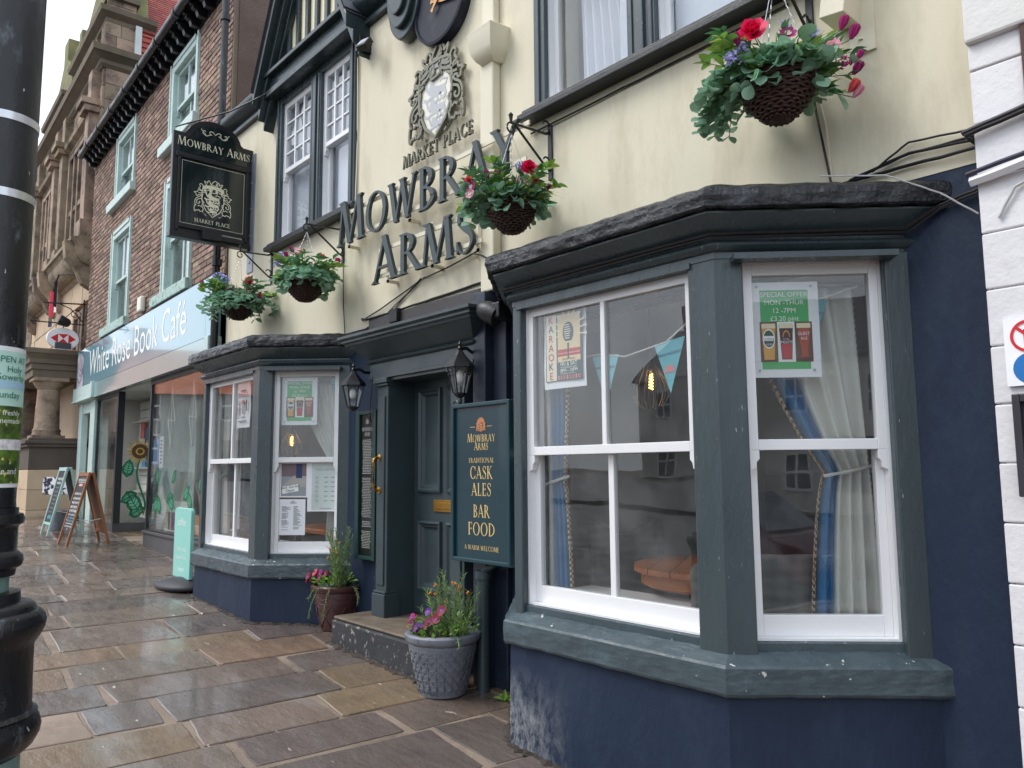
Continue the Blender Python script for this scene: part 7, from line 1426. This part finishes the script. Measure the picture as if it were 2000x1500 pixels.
build('ironwork', m, black, t); m = MB(); m.M = Matrix.Translation((sp.x + .05, -.22, 4.34)) @ Matrix.Rotation(math.radians(70), 4, 'X'); m.lathe([(.05, -.12), (.08, -.08), (.1, .05), (.09, .08), (.01, .06)], n=16); build('spotlight', m, black, t, smooth='auto')
fp = BM @ Vector((BX - .9, -.45, 4.9)); t = thing('hanging_flag', 'red white and blue striped flag hanging on the bank wall', 'flag', fp)
for i, c_ in enumerate(((40, 48, 90), (236, 236, 240), (196, 40, 60), (236, 236, 240), (40, 48, 90))):
    m = MB(); m.grid(lambda u, v: (fp.x - .3 + i * .13 + u * .13, fp.y + .05 * math.sin((i + u) * 2.2), fp.z - .45 + v * .5 + .08 * i), 3, 4); build('stripe', m, mat('flag' + str(i % 3 if i < 3 else 4 - i), srgb(*c_), .7), t, recalc=False)
m = MB(); m.tube([(fp.x - .35, fp.y, fp.z + .0), (fp.x + .45, fp.y, fp.z + .48), (fp.x + .6, .1, fp.z + .5)], .015, 6); build('pole', m, black, t)
# ================================================================== white painted building on the right
wb = thing('white_brick_building', 'white painted block building with dark upper boarding right of the pub', 'building', (.6, -.1, 0))
wbm = mat('white_painted_block', srgb(226, 224, 226), .5, bump=.4, bscale=24, var=.03, vscale=3, rnd=.05, dirt=srgb(186, 184, 184), dscale=3, damt=(.58, .85), spots=(srgb(150, 140, 130), 20, .74, .78)); jm = mat('dirty_joint', srgb(176, 174, 174), .8)
WY = -.14; m = MB(); m.box(-.90, 4.6, WY + .006, 3, -.5, 7); build('backing_wall', m, jm, wb)
random.seed(15); z = -.35; row = 0
while z < 4.6:
    h_ = .212; x = -.925
    first = U(.30, .34) if row % 2 else U(.5, .62)
    w_ = first
    while x < 2.3:
        if not (z + h_ > 2.76 and z < 3.12 and x + w_ > -.72 and False):
            a, b = x, min(x + w_, 2.4)
            if z > 2.72 and z < 3.13: b = min(b, -.745)
            if b - a > .06:
                q = MB(); e = .002; q.box(a + e, b - e, WY + U(-.004, .003), WY + .1, z + e, z + h_ - e); build('block', q, wbm, wb, bev=.006)
        x += w_; w_ = U(.44, .5)
    z += h_; row += 1
q = MB(); q.box(-.925, 2.4, WY - .03, WY + .1, 3.145, 3.40); build('stone_band', q, mat('flaking_white', srgb(222, 220, 216), .6, bump=.5, bscale=18, var=.05, dirt=srgb(206, 184, 168), dscale=7, damt=(.62, .66)), wb, bev=.012)
q = MB(); q.box(-.745, -.71, WY - .02, WY + .06, 2.72, 3.145); q.box(-.71, 2.4, WY - .02, WY + .06, 2.72, 2.75); build('window_surround', q, mat('rust_brown', srgb(84, 58, 54), .7, bump=.4), wb)
for i in range(4): q = MB(); q.box(-.709, 2.4, WY + .0 - .004 * i, WY + .05, 2.752 + i * .098, 2.845 + i * .098); build('dark_board', q, mat('sooty_board', srgb(38, 40, 44), .8, bump=.7, bscale=20, var=.3), wb, bev=.004)
t = thing('no_parking_sign', 'white sign with red no parking ring and blue exclamation disc on white blocks', 'sign', (-.6, WY, 1.95))
nx0, nx1, nz0, nz1 = -.872, -.43, 1.83, 2.075; m = MB(); m.box(nx0, nx1, WY - .018, WY - .006, nz0, nz1); build('sign_plate', m, MAT['sign_white'], t)
m = MB(); o = (nx0 + .078, WY - .018, 2.005); m.flat(arc(0, 0, .058, .058, 0, 360, .01, .01, 32) + [[(-.04, .028), (-.033, .036), (.041, -.031), (.034, -.039)]], o, XW, ZU, .002); build('red_ring', m, MAT['sign_red'], t)
m = MB(); m.text('P', (o[0] + .0, o[1], 1.978), .075, off=.001); build('black_letter', m, INK['ink'], t); m = MB(); o = (nx0 + .078, WY - .018, 1.89); m.flat([[(.056 * math.cos(a * .2618), .056 * math.sin(a * .2618)) for a in range(24)]], o, XW, ZU, .001); build('blue_disc', m, mat('sign_blue', srgb(30, 110, 180), .4), t)
m = MB(); m.text('!', (o[0], o[1], 1.855), .095, off=.002, wx=1.4); m.flat([rc(0, .2, 0, .012), rc(0, .2, -.03, -.018)], (nx0 + .16, o[1], 1.9)); build('white_mark', m, pr_white, t)
t = thing('dark_display_case', 'dark framed display case on the white block wall below the no parking sign', 'display case', (-.5, WY, 1.45)); m = MB(); m.box(-.855, -.83, WY - .05, WY - .005, 1.44, 1.80); m.box(-.83, .0, WY - .05, WY - .005, 1.77, 1.80); m.box(-.83, .0, WY - .05, WY - .005, 1.44, 1.47); m.box(-.025, .0, WY - .05, WY - .005, 1.47, 1.77); build('frame', m, mat('case_dark', srgb(52, 48, 56), .4), t, bev=.004); m = MB(); m.box(-.83, -.025, WY - .02, WY - .006, 1.47, 1.77); build('back_panel', m, mat('case_panel', srgb(70, 68, 76), .3), t)
cable([(-.92, -.02, 2.80), (-.95, -.17, 2.80), (-.6, -.16, 2.86), (.2, -.16, 2.92)], .011, 'upper bundle of dark cables wrapping round the white building corner', mat('purple_cable', srgb(50, 44, 52), .5)); cable([(-.92, -.02, 2.765), (-.94, -.175, 2.785), (-.6, -.165, 2.84), (.2, -.165, 2.895)], .009, 'second dark cable just under the upper bundle on the white building')
cable([(-.95, -.17, 2.635), (-.6, -.17, 2.68), (.2, -.17, 2.74)], .010, 'lower dark cable lying on the white pipe of the white building', mat('blue_cable', srgb(48, 46, 66), .5)); cable([(-.94, -.16, 2.605), (-.6, -.18, 2.65), (.2, -.18, 2.70)], .02, 'white painted pipe crossing the white building below the cables', wbm); cable([(-.86, -.15, 2.45), (-.80, -.155, 2.55), (-.66, -.155, 2.6)], .006, 'thin grey wire curving below the white pipe', MAT['grey_cable'])
# ================================================================== across the market place (seen in the glass)
tile_o = mat('orange_pantile', srgb(196, 112, 76), .8, bump=.5, bscale=6, var=.2, vscale=3); gr_r = mat('grey_render', srgb(176, 174, 166), .85, bump=.2, var=.08); wh_r = mat('white_render', srgb(212, 208, 200), .8, var=.06); br_r = mat('red_brick_far', srgb(140, 92, 74), .9, var=.2, vscale=6)
def townhouse(o, ang, w, d, h, wallm, roofm, label, nw, st=2):
    t = thing('town_house', label, 'house', o, 'houses across the market place'); M = TM(o[0], o[1], o[2], ang)
    m = MB(); m.M = M; m.box(-w / 2, w / 2, 0, d, -1, h); build('walls', m, wallm, t)
    m = MB(); m.M = M; m.yz([(-.35, h - .05), (d / 2, h + d * .42), (d + .35, h - .05)], -w / 2 - .2, w / 2 + .2); build('roof', m, roofm, t)
    m = MB(); m.M = M; m.box(w / 2 - 1.2, w / 2 - .5, d / 2 - .4, d / 2 + .4, h + 1, h + d * .42 + 1.2); build('chimney', m, br_r, t)
    for s in range(st):
        for i in range(nw):
            x = -w / 2 + w * (i + .5) / nw; z = .9 + s * h / st
            if s == 0 and i == 0: m = MB(); m.M = M; m.box(x - .5, x + .5, -.04, .05, 0, 2.1); build('door', m, MAT['anthracite'], t); continue
            m = MB(); m.M = M; m.box(x - .55, x + .55, -.05, .05, z - .08, z + 1.55); build('window_frame', m, white, t); m = MB(); m.M = M
            for a in (-1, 1):
                for b in (0, 1): m.box(x + a * .25 - .2, x + a * .25 + .2, -.06, -.045, z + .04 + b * .75, z + .68 + b * .75)
            build('window_pane', m, MAT['bank_glass'], t)
townhouse((-44, -11, gz(-26)), math.radians(112), 11, 7, 4.7, gr_r, tile_o, 'grey rendered house with an orange pantile roof closing the market place', 3)
townhouse((-52, -30, gz(-26) - .3), math.radians(150), 13, 8, 6.4, br_r, tile_o, 'red brick house with an orange roof at the far left of the market place', 4)
townhouse((-20, -31, .3), math.radians(180), 14, 8, 6.0, wh_r, MAT['slate'], 'wide white rendered house with a slate roof across the market place', 4)
townhouse((-4, -32, .0), math.radians(180), 14, 8, 7.0, gr_r, MAT['slate'], 'tall grey rendered house with a slate roof across the market place', 4, 2)
townhouse((27, -12, -.3), math.radians(245), 16, 8, 6.4, wh_r, MAT['slate'], 'white rendered house with a slate roof beyond the parked car', 5)
# parked van
vm = mat('van_maroon', srgb(92, 22, 36), .2, var=.04, coat=.6); tyre = mat('tyre', srgb(24, 24, 26), .8); carg = mat('car_glass', srgb(70, 84, 88), .05, spec=.9); chrome = mat('headlamp', srgb(200, 206, 212), .15, metal=.4)
def vehicle(x, y, ang, prof, half, paint, label, L0):
    z0 = gz(x) - .12; t = thing('parked_van' if 'van' in label else 'parked_car', label, 'van' if 'van' in label else 'car', (x, y, z0)); M = TM(x, y, z0, ang); m = MB(); m.M = M; vs = []; n = len(prof)
    for s in (-1, 1):
        for px, pz in prof: vs.append((px, s * half * (1 if pz < .82 else .84), pz))
    m.add(vs, [tuple(range(n)), tuple(range(n, 2 * n))[::-1]] + [(i, (i + 1) % n, n + (i + 1) % n, n + i) for i in range(n)]); build('body', m, paint, t, bev=.06)
    return t, M
prof = [(-2.2, .35), (2.1, .35), (2.22, .6), (2.15, .9), (1.35, 1.08), (.45, 1.72), (-.3, 1.84), (-2.1, 1.82), (-2.25, 1.1)]
prof = [(a, b * .86) for a, b in prof]
t, M = vehicle(6.5, -5.95, math.radians(94), prof, .86, vm, 'maroon parked car seen mirrored in the right-hand bay glass', 0)
m = MB(); m.M = M; m.add([(1.28, -.70, .965), (1.28, .70, .965), (.50, .64, 1.47), (.50, -.64, 1.47)], [(0, 1, 2, 3)]); m.v = [(a, b, c + .05) for a, b, c in m.v]; build('windscreen', m, carg, t)
for s in (-1, 1):
    m = MB(); m.M = M; m.add([(.9, s * .80, .99), (.2, s * .76, 1.4), (-1.9, s * .76, 1.43), (-2.0, s * .80, .99)], [(0, 1, 2, 3)]); build('side_window', m, carg, t); m = MB(); m.M = M; m.box(2.05, 2.2, s * .5 - .2, s * .5 + .2, .58, .74); build('headlight', m, chrome, t, bev=.02)
    for px in (1.35, -1.45): m = MB(); m.M = M @ Matrix.Translation((px, s * .80, .32)) @ Matrix.Rotation(math.radians(90), 4, 'X'); m.lathe([(.2, -.1), (.31, -.09), (.32, 0), (.31, .09), (.2, .1)], n=24); build('wheel', m, tyre, t, smooth='auto')
m = MB(); m.M = M; m.box(2.0, 2.3, -.8, .8, .35, .55); build('bumper', m, MAT['anthracite'], t, bev=.04)
t = thing('parking_sign_board', 'navy car park sign board on two posts, mirrored in the bay glass', 'sign', (15, -7.6, -.3)); M = TM(15, -7.6, -.3, math.radians(245))
m = MB(); m.M = M; m.box(-.5, .5, -.03, .03, 1.2, 2.6); build('board', m, mat('board_navy', srgb(30, 44, 84), .4), t); m = MB(); m.M = M; m.box(-.55, -.47, -.04, .04, 0, 2.65); m.box(.47, .55, -.04, .04, 0, 2.65); build('post', m, MAT['galvanised'], t); m = MB(); m.M = M; u_ = tuple(M.to_3x3() @ Vector((1, 0, 0))); m.M = None; m.text('Market Pl', M @ Vector((0, -.035, 2.2)), .2, u_); m.text('Car Park', M @ Vector((0, -.035, 1.95)), .2, u_); build('white_lettering', m, pr_white, t)
